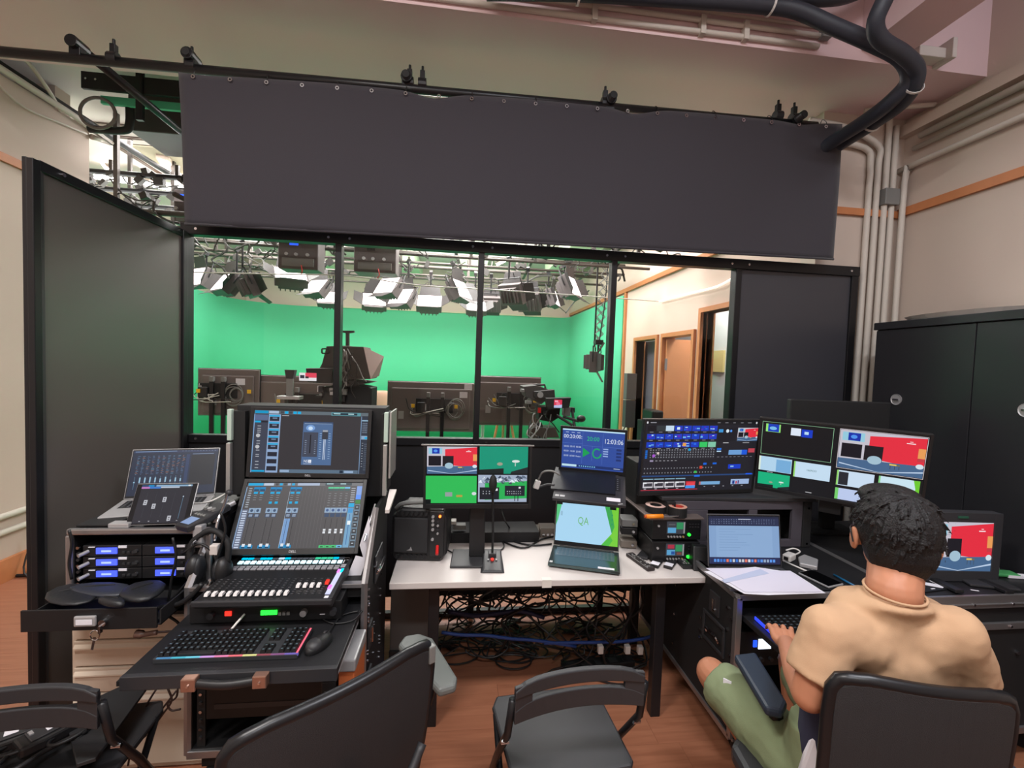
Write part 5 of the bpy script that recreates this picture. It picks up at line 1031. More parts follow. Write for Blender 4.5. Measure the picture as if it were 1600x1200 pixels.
tp = thing('tape_roll', 'roll of black tape standing on the decks, red core inside', 'tape', (1.17, 2.22, TZ+.241)); part('roll', MB().ring([(.03, 0), (.047, 0), (.047, .05), (.03, .05)], (0, 0, 0), 28), BLKM, tp, smooth=False)
part('core', MB().ring([(.024, .001), (.03, .001), (.03, .049), (.024, .049)], (0, 0, 0), 24), mat('red_core', (196, 60, 50), .6), tp); part('label_disc', MB().ring([(.03, .0505), (.047, .0505), (.047, .052), (.03, .052)], (0, 0, 0), 28), mat('tape_label', (200, 150, 130), .6), tp)
tp2 = thing('tape_roll', 'second roll of black tape with a peeling pale end, behind the red cored roll', 'tape', (1.08, 2.29, TZ+.241)); part('roll', MB().ring([(.03, 0), (.055, 0), (.055, .035), (.03, .035)], (0, 0, 0), 28), BLKM, tp2); part('paper_face', MB().ring([(.031, .0355), (.054, .0355), (.054, .037), (.031, .037)], (0, 0, 0), 28), mat('tape_paper', (205, 170, 160), .7), tp2)
sd = thing('screwdriver', 'orange handled screwdriver lying on the decks', 'screwdriver', pose((1.05, 2.17, TZ+.255), 0)); part('handle', MB().cyl((-.075, 0, 0), (.015, 0, 0), .011, .012), mat('orange_plastic', (240, 140, 30), .4), sd, smooth=True); part('shaft', MB().cyl((.015, 0, 0), (.1, 0, 0), .003), CHR, sd); part('collar', MB().cyl((-.085, 0, 0), (-.072, 0, 0), .008), mat('orange_dark', (190, 80, 20)), sd)
# ---------------- items on the white table
spk = thing('monitor_speaker', 'black active speaker with a knob panel at the left of the white table', 'speaker', pose((-.19, 2.26, TZ), -6))
part('cabinet', MB().prism([(-.13, .02), (-.11, 0), (.12, 0), (.15, .04), (.15, .22), (.13, .27), (-.08, .27), (-.13, .23)], (0, 0, 0), (1, 0, 0), (0, 0, 1), (0, .2, 0)), BLK, spk, .012)
part('grille', MB().ab(-.115, -.012, .045, .055, 0, .225), mat('speaker_grille', (34, 34, 36), .7, bump=.4, bscale=900), spk, .006)
part('carry_handle', MB().tube([(-.12, .05, .25), (-.08, .03, .285), (.02, .03, .295), (.06, .03, .29)], .012), GREYP, spk, smooth=True)
for k in range(7): part('vent_slot', MB().box((-.1+.024*k, -.004, .245), (.012, .008, .022), Matrix.Rotation(.4, 3, 'Y')), BLKM, spk); part('vent_slot', MB().box((-.1+.024*k, -.004, .025), (.012, .008, .022), Matrix.Rotation(.4, 3, 'Y')), BLKM, spk)
part('badge', MB().prism([(-.05, .06), (-.02, .06), (-.028, .08), (-.034, .066)], (0, -.0125, 0), (1, 0, 0), (0, 0, 1), (0, -.001, 0)), SIL, spk)
part('control_panel', MB().ab(.065, -.008, .03, .135, .0, .26), mat('control_panel_face', (30, 30, 32), .5), spk, .002)
for k, z in enumerate((.235, .215, .195, .17, .12)): part('control_knob', MB().cyl((.08, -.018, z), (.08, -.008, z), .007, n=10), SIL, spk)
for k, z in enumerate((.21, .19, .17, .15)): part('control_knob', MB().cyl((.105, -.016, z), (.105, -.008, z), .0055, n=10), SIL if k % 2 else DGR, spk)
part('orange_lamp', MB().cyl((.115, -.016, .238), (.115, -.008, .238), .006), mat('orange_glow', (255, 110, 40), .4, emit=4), spk); part('red_plug', MB().cyl((.11, -.05, .06), (.105, -.008, .085), .008), RED, spk)
gmi = thing('desk_microphone', 'gooseneck paging microphone on the white table', 'microphone', pose((.19, 2.2, TZ), -3))
part('base', MB().loft([[Vector(v) for v in ((-.06, -.09, 0), (.06, -.09, 0), (.055, .09, 0), (-.055, .09, 0))], [Vector(v) for v in ((-.045, -.085, .012), (.045, -.085, .012), (.045, .085, .04), (-.045, .085, .04))]]), DGR, gmi, .005)
part('button', MB().cyl((0, -.0, .022), (0, -.005, .034), .009), mat('red_button', (200, 50, 40), .4, emit=.4), gmi)
for x in (-.02, .02): part('button', MB().cyl((x, -.0, .022), (x, -.004, .032), .005), SIL, gmi)
part('gooseneck', MB().tube([(0, .04, .03), (-.0, .03, .15), (-.005, .01, .28), (-.01, -.03, .38)], .006), BLKM, gmi, smooth=True); part('foam_windscreen', MB().ell((-.01, -.04, .425), (.02, .02, .045)), BLKM, gmi, smooth=True); part('collar', MB().ab(-.02, .02, .03, .02, .055, .05), DGR, gmi, .003)
sb = thing('spray_bottle', 'clear plastic spray bottle behind the gooseneck microphone', 'bottle', (.12, 2.13, TZ)); sb.location = at(745, 850, 'z', TZ)
part('bottle', MB().lathe([(.024, 0), (.027, .005), (.027, .1), (.02, .12), (.01, .13)], (0, 0, 0)), mat('clear_plastic', (170, 170, 172), .2, trans=.5), sb, smooth=True); part('nozzle', MB().cyl((0, 0, .13), (0, 0, .15), .012).ab(-.035, -.008, .15, .012, .008, .165), mat('nozzle_clear', (200, 200, 202), .4), sb, .003)
for k, (px, py, w_, h_, m_, lb) in enumerate(((706, 815, .05, .02, WCAB, 'small white box left of the monitor stand'), (718, 822, .07, .025, GREYP, 'small grey box left of the monitor stand'))): single('small_box', MB().box(at(px, py, 'y', 2.5), (w_, .05, h_)), m_, lb, 'box', bevel=.003)
single('table_box', MB().ab(-.03, 2.48, TZ, .48, 2.66, TZ+.06), BLKM, 'long low black box at the back of the white table', 'box', bevel=.004)
CONV = mat('converter_grey', (128, 118, 108), .5)
for k, (px, py) in enumerate(((829, 838), (855, 836))):
    t = thing('signal_converter', ['left grey signal converter box with sockets', 'right grey signal converter box with sockets'][k], 'converter', pose(at(px, py, 'z', TZ), -8+6*k)); part('housing', MB().ab(-.05, -.04, 0, .05, .06, .05), CONV, t, .004); part('lid', MB().ab(-.046, -.036, .05, .046, .056, .053), mat('converter_lid', (100, 92, 84), .5), t)
    for x in (-.03, -.005, .02): part('socket', MB().cyl((x, -.05, .02), (x, -.04, .02), .008, n=10), CHR if x else BLK, t)
BOX3 = [((972, 805), .03), ((975, 825), .035), ((973, 843), .04)]
for k, ((px, py), h_) in enumerate(BOX3): t = thing('adapter_box', ['top', 'middle', 'bottom'][k]+' small adapter box stacked right of the QA laptop', 'adapter', pose((.98, 2.42-.0*k, TZ+.125-.045*k-.03*(k == 2)), -10)); part('case', MB().ab(-.045, -.05, 0, .045, .05, .04), (GREYP, BLK, CONV)[k], t, .004); part('socket', MB().cyl((.02, -.056, .02), (.02, -.05, .02), .008), CHR, t)
pipe('black cable crossing the white table behind the microphone', P([(770, 805), (800, 838), (838, 852), (864, 852)], [2.55]*4) and [at(x, y, 'z', TZ+.006) for x, y in ((780, 835), (800, 845), (830, 852), (862, 850))], .005, CABLE, 'cable', 'cable')
pipe('black cable looping toward the QA laptop', [at(x, y, 'z', TZ+.006) for x, y in ((772, 838), (790, 848), (820, 856), (845, 843), (866, 838))], .005, CABLE, 'cable', 'cable')
pipe('black cable running from the red plug along the table', [at(696, 858, 'z', TZ+.01), at(715, 866, 'z', TZ+.006), at(745, 868, 'z', TZ+.006), at(785, 858, 'z', TZ+.006), at(782, 842, 'z', TZ+.006), at(765, 840, 'z', TZ+.006)], .004, CABLE, 'cable', 'cable')
pipe('thin cable hanging from the four-picture monitor', [at(783, 795, 'y', 2.3), at(790, 815, 'y', 2.4), at(800, 828, 'z', TZ+.02), at(815, 838, 'z', TZ+.006)], .004, CABLE, 'cable', 'cable')
gc = thing('video_adapter', 'white video adapter hanging on a grey cable left of the timer laptop', 'adapter', (0, 0, 0))
part('plug', MB().box(at(839, 757, 'y', 2.3), (.03, .02, .045), Matrix.Rotation(.3, 3, 'Y')), WCAB, gc, .004); part('cable', MB().tube([at(841, 750, 'y', 2.3), at(848, 738, 'y', 2.28), at(862, 736, 'y', 2.26), at(875, 742, 'y', 2.26)], .005), GREYP, gc, smooth=True); part('cord', MB().tube([at(840, 762, 'y', 2.3), at(855, 757, 'y', 2.3), at(866, 758, 'y', 2.28)], .006), DGR, gc, smooth=True)
# remotes
def remote(label, a, b, wd, th, m_, rows, seed):
    a, b = at(*a, 'z', TZ), at(*b, 'z', TZ); d = (b-a); L_ = d.length; yw_ = math.degrees(math.atan2(d.y, d.x))-90
    t = thing('remote_control', label, 'remote', pose((a+b)/2, yw_)); part('body', MB().ab(-wd/2, -L_/2, 0, wd/2, L_/2, th), m_, t, .005); rr = random.Random(seed)
    for i in range(rows):
        for j in range(3): part('button', MB().ab(-wd*.32+j*wd*.25, -L_*.42+i*L_*.84/rows, th, -wd*.32+j*wd*.25+wd*.15, -L_*.42+(i+.55)*L_*.84/rows, th+.002), rr.choice((GREYP, SIL, DGR, BLKM)), t)
    return t
remote('long black remote control nearest the QA laptop', (1018, 893), (983, 868), .045, .018, mat('brown_black', (44, 36, 36), .5), 9, 1)
remote('long black remote control lying before the decks', (1075, 890), (1046, 862), .05, .022, BLK, 9, 2)
for k, (px, py, lb) in enumerate(((1026, 882, 'small black gadget with a pale label beside the first remote'), (1047, 884, 'small black gadget with a white label, right of its twin'))): t = thing('handheld_clip', lb, 'gadget', pose(at(px, py, 'z', TZ), -40)); part('body', MB().ab(-.022, -.05, 0, .022, .05, .016), BLK, t, .004); part('label_patch', MB().ab(-.02, -.045, .016, .02, -.005, .017), PAPER, t)
t = thing('handheld_clip', 'flat dark gadget behind the first remote', 'gadget', pose(at(1008, 868, 'z', TZ), -40)); part('body', MB().ab(-.03, -.06, 0, .03, .05, .014), DGR, t, .004); part('strap', MB().tube([(0, .05, .01), (.02, .08, .012), (.05, .06, .01)], .003), CABLE, t)
t = thing('desk_phone', 'upright black handset block left of the grey laptop', 'phone', pose(at(1092, 888, 'z', TZ), -12)); part('body', MB().loft([[Vector(v) for v in ((-.04, -.04, 0), (.04, -.04, 0), (.04, .05, 0), (-.04, .05, 0))], [Vector(v) for v in ((-.03, .01, .11), (.045, .01, .11), (.045, .05, .11), (-.03, .05, .11))]]), BLK, t, .006)
pipe('thin cable curling between the decks and the handset', [at(1070, 856, 'z', TZ+.01), at(1078, 866, 'z', TZ+.01), at(1084, 880, 'z', TZ+.01), at(1079, 888, 'z', TZ+.005)], .004, CABLE, 'cable', 'cable')
# ---------------- under the table
tg = MB(); rn = random.Random(11)
for i in range(70):
    a = Vector((rn.uniform(-.1, 1.1), rn.uniform(2.45, 2.95), rn.uniform(.0, .68))); pts = [a]
    for j in range(5): pts.append(Vector((min(1.15, max(-.2, pts[-1].x+rn.uniform(-.25, .25))), min(2.98, max(2.3, pts[-1].y+rn.uniform(-.1, .1))), min(.68, max(.012, pts[-1].z-rn.uniform(-.06, .2))))))
    tg.tube(pts, rn.choice((.004, .005, .007)), 5, 4)
for i in range(26):
    c = Vector((rn.uniform(.0, 1.0), rn.uniform(2.5, 2.85), rn.uniform(.15, .5) if i % 2 else .02)); R_ = rn.uniform(.07, .16); fl_ = rn.uniform(.0, .1) if i % 2 == 0 else rn.uniform(.5, 1)
    tg.tube([c+Vector((R_*math.cos(a_), R_*math.sin(a_)*(1-fl_)*.7, R_*fl_*math.sin(a_))) for a_ in [q*.7 for q in range(10)]], .005, 5, 3)
single('cable_tangle', tg, mat('tangle_black', (26, 25, 27), .5), 'dense tangle of black cables hanging and coiled under the white table', 'cables', kind='stuff')
bl = [[(690, 988), (720, 992), (760, 993), (800, 998), (840, 1001), (900, 1010)], [(700, 955), (740, 962), (780, 958), (815, 955), (850, 965)], [(850, 1005), (900, 1004), (960, 1003), (1005, 998), (1030, 988)]]
for k, pts in enumerate(bl): pipe(['blue network cable sweeping along the tangle, longest', 'dull blue cable higher up behind the tangle', 'blue network cable at the right end of the tangle'][k], [at(x, y, 'y', 2.4+.12*(k == 1)) for x, y in pts], .009 if k != 1 else .012, BLUEC if k != 1 else mat('dull_blue', (24, 28, 66), .6), 'network_cable', 'cable')
for k, (px, py, lb) in enumerate(((938, 1014, 'white plug among the cables under the table, leftmost'), (980, 1014, 'white plug among the cables under the table, middle'), (1000, 1015, 'white plug among the cables under the table, near the table leg'))): single('power_plug', MB().box(at(px, py, 'y', 2.35), (.03, .03, .045)), WCAB, lb, 'plug', bevel=.004)
pst = thing('power_strip', 'black power strip on the floor under the table', 'power strip', pose((.85, 2.45, .0), 5)); part('body', MB().ab(-.22, -.03, 0, .22, .03, .04), BLK, pst, .005)
for k in range(5): part('socket', MB().ab(-.19+.085*k, -.02, .04, -.14+.085*k, .02, .042), DGR, pst)
pc = thing('computer_tower', 'grey computer tower under the left end of the white table', 'computer', (-.23, 2.45, 0)); part('housing', MB().ab(-.11, 0, .13, .10, .4, .56), mat('tower_grey', (92, 90, 88), .45), pc, .008); part('front_bezel', MB().ab(-.112, -.015, 0, .10, 0, .16).ab(-.112, 0, 0, .10, .4, .13), BLK, pc, .004); part('blue_light', MB().ab(-.08, -.018, .09, -.03, -.015, .10).ab(-.08, -.018, .075, -.04, -.015, .082), mat('blue_led', (50, 110, 230), .4, emit=1), pc)
bx = thing('cable_box', 'pile of black audio boxes on top of the grey tower', 'box', (-.23, 2.45, .56)); part('case', MB().ab(-.1, .02, 0, .1, .3, .06), BLKM, bx, .005); part('cable', MB().tube([(-.1, 0, .02), (0, -.03, -.02), (.1, -.01, .03)], .008), CABLE, bx)
# ================================================================== LEFT RACKS
ps_ = thing('pedestal_cabinet', 'cream metal drawer pedestal under the wireless receiver rack', 'cabinet', (0, 0, 0))
PX0, PX1, PY0, PZ = -1.545, -1.02, 1.96, .70
part('carcass', MB().ab(PX0, PY0+.015, .0, PX1, PY0+.50, PZ), PED, ps_, .003)
for z0, z1 in ((.03, .345), (.352, .455), (.462, .568), (.575, .69)): d = part('drawer_front', MB().ab(PX0+.02, PY0-.005, z0, PX1-.005, PY0+.015, z1), PED, ps_, .004); part('pull_lip', MB().prism([(0, 0), (-.010, -.006), (-.010, .0), (0, .012)], (PX0+.025, PY0-.005, z1-.025), (0, 1, 0), (0, 0, 1), (PX1-PX0-.05, 0, 0)), mat('cream_lip', (220, 206, 188), .45), d)
RY, RZ0, RZ1, RX0, RX1 = 1.90, .70, 1.05, -1.49, -.985
rk = thing('receiver_rack', 'black rack case with silver edges holding six blue lit receivers', 'rack', (0, 0, 0))
part('shell', MB().ab(RX0, RY, RZ1-.02, RX1, RY+.5, RZ1).ab(RX0, RY, RZ0, RX0+.015, RY+.5, RZ1-.02).ab(RX1-.015, RY, RZ0, RX1, RY+.5, RZ1-.02).ab(RX0, RY+.48, RZ0, RX1, RY+.5, RZ1-.02).ab(RX0, RY, RZ0, RX1, RY+.5, RZ0+.015), LAM, rk)
part('edge_trim', MB().ab(RX0-.008, RY-.01, RZ1-.02, RX1+.008, RY+.01, RZ1+.005).ab(RX0-.012, RY-.01, RZ0, RX0+.012, RY+.01, RZ1-.02).ab(RX1-.012, RY-.01, RZ0, RX1+.012, RY+.01, RZ1-.02), ALU, rk, .006)
for k in range(10): part('rack_hole_screw', MB().cyl((RX0+.025, RY+.0, .76+.024*k), (RX0+.025, RY+.01, .76+.024*k), .006, n=8), CHR if k % 3 == 0 else DGR, rk)
BLD = mat('receiver_display', (70, 90, 240), .4, emit=1.0); BLD2 = mat('receiver_text', (150, 170, 255), .4, emit=1.0)
for k in range(3):
    for j in range(2):
        x0 = RX0+.035+j*.215; z0 = .845+.0465*k
        t = thing('wireless_receiver', f"half rack wireless receiver with blue display, {['bottom', 'middle', 'top'][k]} {['left', 'right'][j]} of six", 'receiver', (x0, RY, z0), 'wireless receivers in the left rack')
        part('housing', MB().ab(0, .012, 0, .212, .3, .043), BLK, t, .002)
        part('display', MB().ab(.05, .008, .010, .125, .012, .034), BLD, t); part('display_text', MB().ab(.07, .0065, .018, .105, .008, .025), BLD2, t)
        part('channel_sticker', MB().ab(.13, .0085, .033, .16, .012, .042), PAPER, t)
        for q in range(3): part('button', MB().ab(.145+.018*q, .006, .012, .155+.018*q, .012, .02), DGR, t)
        part('power_button', MB().cyl((.195, .004, .02), (.195, .012, .02), .007), DGR, t)
        if j == 0: part('antenna_plug', MB().cyl((.008, -.02, .015), (.02, .012, .02), .007), SIL, t); part('white_dash', MB().ab(.022, .0085, .036, .045, .012, .0385), PAPER, t)
dr = subpart('drawer', rk); DYF = 1.70
dz0, dz1 = at(140, 984, 'y', DYF).z, at(140, 951, 'y', DYF).z; xl, xr = at(33, 952, 'y', DYF).x, at(246, 980, 'y', DYF).x
part('front_plate', MB().ab(xl, DYF-.004, dz0, xr, DYF+.004, dz1), mat('drawer_face', (22, 22, 24), .5), dr, .002)
part('tray', MB().ab(RX0+.03, DYF, dz0+.01, RX0+.035, RY+.35, dz1-.01).ab(RX1-.06, DYF, dz0+.01, RX1-.055, RY+.35, dz1-.01).ab(RX0+.03, DYF, dz0+.01, RX1-.055, RY+.35, dz0+.014), BLKM, dr)
hx = at(137, 965, 'y', DYF).x; part('label_handle', MB().ab(hx-.035, DYF-.016, .782, hx+.035, DYF-.004, .82), SIL, dr, .005); part('label_insert', MB().ab(hx-.026, DYF-.017, .791, hx+.026, DYF-.0155, .809), PAPER, dr)
lx = at(165, 962, 'y', DYF).x; part('lock', MB().cyl((lx, DYF-.018, .795), (lx, DYF-.004, .795), .012), CHR, dr)
part('key', MB().ab(lx-.004, DYF-.03, .765, lx+.004, DYF-.018, .79), CHR, dr); part('key_ring', MB().tube([(lx-.02+.015*math.cos(a), DYF-.02, .755+.018*math.sin(a)) for a in [q*.8 for q in range(9)]], .002, 5, 2), CHR, dr); part('key', MB().box((lx-.025, DYF-.02, .725), (.008, .002, .045), Matrix.Rotation(.2, 3, 'Y')), CHR, dr)
# leather pouches lying on the drawer
LEA = mat('black_leather', (28, 30, 34), .5, bump=.1, bscale=120)
def pouch(label, pix, z, th, m=LEA):
    pts = [at(x, y, 'z', z) for x, y in pix]; c = sum(pts, Vector())/len(pts); L = [[c+(p-c)*.93+Vector((0, 0, 0)) for p in pts], [p+Vector((0, 0, th*.4)) for p in pts], [c+(p-c)*.96+Vector((0, 0, th)) for p in pts], [c+(p-c)*.6+Vector((0, 0, th*1.35)) for p in pts]]
    t = thing('leather_pouch', label, 'pouch', (0, 0, 0)); o = part('body', MB().loft(L), m, t, smooth=True); s_ = o.modifiers.new('s', 'SUBSURF'); s_.levels = 1; s_.render_levels = 1
    a, b = c+(pts[0]-c)*.4+Vector((0, 0, th*1.3)), c+(pts[2]-c)*.4+Vector((0, 0, th*1.3)); part('zip_seam', MB().tube([a, (a+b)/2+Vector((0, 0, .002)), b], .0025, 5), BLKM, t); return t
pouch('black leather pouch lying at the left on the open drawer', ((62, 930), (110, 912), (150, 918), (160, 938), (120, 952), (72, 948)), .845, .014)
pouch('large flat grey-blue pouch in the middle of the open drawer', ((96, 922), (138, 912), (215, 914), (208, 932), (160, 938), (112, 930)), .852, .013, mat('navy_leather', (40, 44, 54), .5, bump=.1, bscale=120))
pouch('folded black pouch at the right side of the open drawer', ((176, 937), (205, 914), (262, 910), (262, 925), (232, 946), (200, 945)), .852, .02)
pouch('small open black pouch at the drawer front', ((143, 940), (185, 938), (200, 945), (192, 954), (160, 950)), .85, .02)
# laptop box, pocket recorder etc. on top of the rack
single('silver_adapter', MB().box(at(190, 819, 'z', RZ1+.012), (.075, .04, .018)), SIL, 'small silver adapter left of the tablet on the rack top', 'adapter', bevel=.004)
single('black_folder', MB().box((-1.42, 2.0, RZ1+.007), (.13, .16, .008)), BLKM, 'flat black card case left on the rack top', 'case', bevel=.002)
frr = thing('field_recorder', 'handheld audio recorder with a small blue grey screen beside the tablet', 'recorder', pose(at(320, 812, 'z', RZ1+.02), -28, 14))
part('body', MB().prism([(-.04, -.09), (.035, -.09), (.045, -.03), (.04, .09), (-.035, .09), (-.045, -.03)], (0, 0, 0), (1, 0, 0), (0, 1, 0), (0, 0, .028)), DGR, frr, .006)
part('display', MB().ab(-.026, -.075, .0285, .024, -.03, .0295), mat('recorder_display', (110, 130, 165), .4, emit=.45), frr)
for q in range(4): part('button', MB().cyl((-.024+.016*q, -.012, .028), (-.024+.016*q, -.012, .033), .006, n=10), GREYP, frr)
for q in range(3): part('gain_knob', MB().cyl((-.022+.022*q, .03, .028), (-.022+.022*q, .03, .038), .009), GREYP if q != 1 else SIL, frr)
part('mic_capsule', MB().cyl((-.015, .09, .014), (-.025, .12, .018), .012).cyl((.015, .09, .014), (.025, .12, .018), .012), SIL, frr)
pipe('white cable joining the tablet and the silver laptop', [at(300, 787, 'y', 2.0), at(315, 786, 'y', 2.05), at(330, 783, 'y', 2.1), at(352, 772, 'y', 2.15)], .004, WCAB, 'charger_cable', 'cable')
# ------------------------------------------------------------------ mixing case
KX0, KX1, KY, KZ0 = -1.005, -.345, 1.80, .20
mc = thing('console_case', 'tall black console case with silver edges carrying the mixing monitors', 'case', (0, 0, 0))
side = [(KY, KZ0), (KY, .86), (2.02, 1.09), (2.30, 1.09), (2.30, KZ0)]
for x in (KX0, KX1-.015): part('side_wall', MB().prism(side, (x, 0, 0), (0, 1, 0), (0, 0, 1), (.015, 0, 0)), BLKM, mc)
for x in (KX0, KX1-.008): part('edge_trim', MB().tube([(x, KY, KZ0), (x, KY, .86), (x, 2.02, 1.09)], .014, 6, 1), ALU, mc)
part('edge_trim', MB().ab(KX0, KY-.014, KZ0-.014, KX1, KY+.014, KZ0+.016), ALU, mc, .003)
part('back_wall', MB().ab(KX0, 2.28, KZ0, KX1, 2.30, 1.09), BLKM, mc); part('floor_board', MB().ab(KX0, KY, KZ0, KX1, 2.3, KZ0+.02), BLKM, mc)
ld = part('lid_box', MB().ab(KX0, 2.165, 1.10, KX1, 2.30, 1.525), BLKM, mc, .003)
lt = at(361, 643, 'y', 2.13), at(604, 650, 'y', 2.13), at(597, 782, 'y', 2.13), at(361, 775, 'y', 2.13)
part('lid_wing', MB().ab(lt[0].x, 2.13, 1.12, KX0+.05, 2.30, 1.50), BLKM, ld); part('lid_wing', MB().ab(KX1-.01, 2.13, 1.12, lt[1].x, 2.30, 1.50), BLKM, ld)
ATR = mat('lid_edge_alu', (190, 190, 188), .4, metal=.7)
for x in (lt[0].x, lt[1].x):
    part('lid_edge_trim', MB().ab(x-.009, 2.105, 1.12, x+.009, 2.13, 1.36), ATR, mc, .003); part('lid_edge_trim', MB().ab(x-.008, 2.11, 1.37, x+.011, 2.135, 1.51), mat('tape_pale', (178, 196, 184), .5), mc, .003)
part('lid_edge_trim', MB().ab(lt[1].x+.016, 2.12, 1.20, lt[1].x+.024, 2.30, 1.51), ATR, mc)
part('lid_stay', MB().cyl((lt[1].x-.03, 2.05, 1.10), (lt[1].x-.05, 1.93, .98), .005), CHR, mc); part('lid_stay', MB().cyl((lt[0].x+.0, 2.05, 1.10), (lt[0].x+.02, 1.93, .93), .005), CHR, mc)
part('corner_bracket', MB().loft([[Vector(v) for v in ((-.31, 2.0, 1.09), (-.292, 2.0, 1.09), (-.282, 2.15, 1.14), (-.315, 2.15, 1.14))], [Vector(v) for v in ((-.31, 2.0, 1.075), (-.292, 2.0, 1.075), (-.282, 2.15, 1.13), (-.315, 2.15, 1.13))]]), WHT, mc)
rn = random.Random(21)
for x in (KX1+.002, ):
    for k in range(34):
        y_, z_ = rn.choice((KY+.02, KY+.03, 1.95, 2.1)), rn.uniform(.25, .9); part('rivet', MB().cyl((x, y_, z_), (x+.008, y_, z_), rn.choice((.004, .006)), n=7), CHR, mc)
    for z_ in (.62, .42): part('butterfly_latch', MB().ab(x, KY+.02, z_-.05, x+.012, KY+.09, z_+.05), DGR, mc, .003); part('latch_key', MB().ab(x+.012, KY+.045, z_-.03, x+.02, KY+.06, z_+.03), CHR, mc)
    part('recessed_handle', MB().ab(x, 1.95, .78, x+.008, 2.12, .9), DGR, mc, .003); part('grip', MB().tube([(x+.006, 1.97, .82), (x+.02, 1.98, .84), (x+.02, 2.09, .84), (x+.006, 2.1, .82)], .008), CHR, mc)
for k in range(12): part('rack_hole_screw', MB().cyl((KX0+.045, KY-.004, .26+.035*k), (KX0+.045, KY+.006, .26+.035*k), .006, n=8), CHR if k % 2 else DGR, mc); 
each('rack_rail', [(KX0+.03, KY+.004, KZ0+.02, KX0+.06, KY+.012, .70), (KX1-.06, KY+.004, KZ0+.02, KX1-.03, KY+.012, .70)], BLKM, mc)
each('shelf_edge', [(KX0, KY-.01, .845, KX0+.14, KY+.02, .862), (KX1-.16, KY-.01, .845, KX1, KY+.02, .862)], ALU, mc, .002)
part('console_deck', MB().ab(KX0+.015, KY+.01, .80, KX1-.015, 2.28, .845), BLKM, mc); part('knurled_foot', MB().cyl((KX0+.07, KY+.01, .862), (KX0+.07, KY+.01, .885), .012, .006), CHR, mc)
for x in (KX0+.07, KX1-.07):
    for y in (KY+.06, 2.22): part('caster', MB().cyl((x-.02, y, .06), (x+.02, y, .06), .06).ab(x-.035, y-.035, .12, x+.035, y+.035, .2), BLKM, mc, .003)
part('monitor_mount', MB().ab(-.72, 2.06, 1.02, -.62, 2.28, 1.10).ab(-.72, 2.15, 1.10, -.62, 2.17, 1.5), PMET, mc)
kd_ = subpart('panel_drawer', mc); part('front', MB().ab(KX0+.07, KY-.01, .34, KX1-.07, KY+.002, .66), mat('panel_gloss', (18, 18, 20), .6), kd_, .003); part('lock', MB().cyl((-.48, KY-.025, .56), (-.48, KY-.01, .56), .012), CHR, kd_); part('recess', MB().ab(KX0+.1, KY-.012, .38, KX1-.1, KY-.009, .40), DGR, kd_)
# keyboard shelf
SZ = .76; sh = subpart('pullout_shelf', mc)
s0, s1 = at(192, 1054, 'z', SZ), at(526, 1046, 'z', SZ); SY = (s0.y+s1.y)/2
part('board', MB().ab(s0.x, SY, SZ-.022, s1.x, KY+.24, SZ), LAM, sh, .003); part('front_lip', MB().ab(s0.x, SY-.006, SZ-.042, s1.x, SY+.012, SZ+.001), DGR, sh, .002)
h0, h1 = at(303, 1065, 'y', SY).x, at(412, 1060, 'y', SY).x
part('handle_grip', MB().tube([(h0, SY-.016, SZ-.018), ((h0+h1)/2, SY-.026, SZ-.022), (h1, SY-.016, SZ-.018)], .014), BLK, sh, smooth=True)
for x in (h0, h1): part('handle_bracket', MB().ab(x-.021, SY-.034, SZ-.036, x+.021, SY-.006, SZ+.004), mat('rose_metal', (170, 130, 112), .3, metal=.7), sh, .003); part('rivet', MB().cyl((x, SY-.038, SZ-.016), (x, SY-.034, SZ-.016), .004, n=8), CHR, sh)
each('side_runner', [(s1.x-.03, SY+.04, SZ-.06, s1.x-.01, KY+.2, SZ-.025), (s0.x+.01, SY+.04, SZ-.06, s0.x+.03, KY+.2, SZ-.025)], SIL, sh)
part('corner_catch', MB().ab(s0.x-.012, SY+.0, SZ-.03, s0.x, SY+.02, SZ-.015), BLKM, sh)
# gaming keyboard
a, b = at(238, 1029, 'z', SZ+.02), at(465, 1021, 'z', SZ+.02); yk = math.degrees(math.atan2(b.y-a.y, b.x-a.x)); Wk = (b-a).length
uy = Matrix.Rotation(math.radians(yk+90), 3, 'Z') @ Vector((1, 0, 0)); ck = (a+b)/2+uy*.075; ck.z = SZ
kb1 = keyboard('full size black keyboard with rainbow backlight on the pull-out shelf', pose(ck, yk), Wk, .15, 6, 22, mat('kb_alu', (70, 72, 76), .4, metal=.5), KEYM)
RB = [(120, 60, 70), (110, 70, 110), (90, 80, 150), (60, 110, 150), (60, 150, 170), (90, 170, 190), (170, 130, 190), (190, 110, 150), (190, 90, 100), (180, 180, 120)]
for k in range(10): part('glow_strip', MB().ab(-Wk/2+.01+Wk*.098*k, -.0745, .012, -Wk/2+.01+Wk*.098*(k+1), -.068, .0185), mat(f'glow_{k}', RB[(k+3) % 10], .5, emit=.5), kb1)
part('glow_strip', MB().ab(Wk/2-.008, -.07, .01, Wk/2-.002, .07, .0185), mat('glow_red', (220, 90, 110), .5, emit=.6), kb1)
mo = thing('computer_mouse', 'black computer mouse right of the rainbow keyboard', 'mouse', pose(at(498, 1010, 'z', SZ), -25)); part('shell', MB().ell((0, 0, .008), (.032, .058, .028)), BLK, mo, smooth=True); part('palm_rest', MB().ell((0, -.02, .014), (.028, .032, .0235)), DGR, mo, smooth=True); part('scroll_wheel', MB().cyl((-.004, .032, .027), (.004, .032, .027), .009), DGR, mo); part('base_plate', MB().ab(-.02, -.04, 0, .02, .04, .006), BLKM, mo)
pipe('mouse cable curving to the back of the shelf', [at(512, 990, 'z', SZ+.01), at(530, 965, 'z', SZ+.006), at(545, 958, 'z', SZ+.006), at(560, 955, 'z', SZ+.01)], .003, CABLE, 'cable', 'cable')
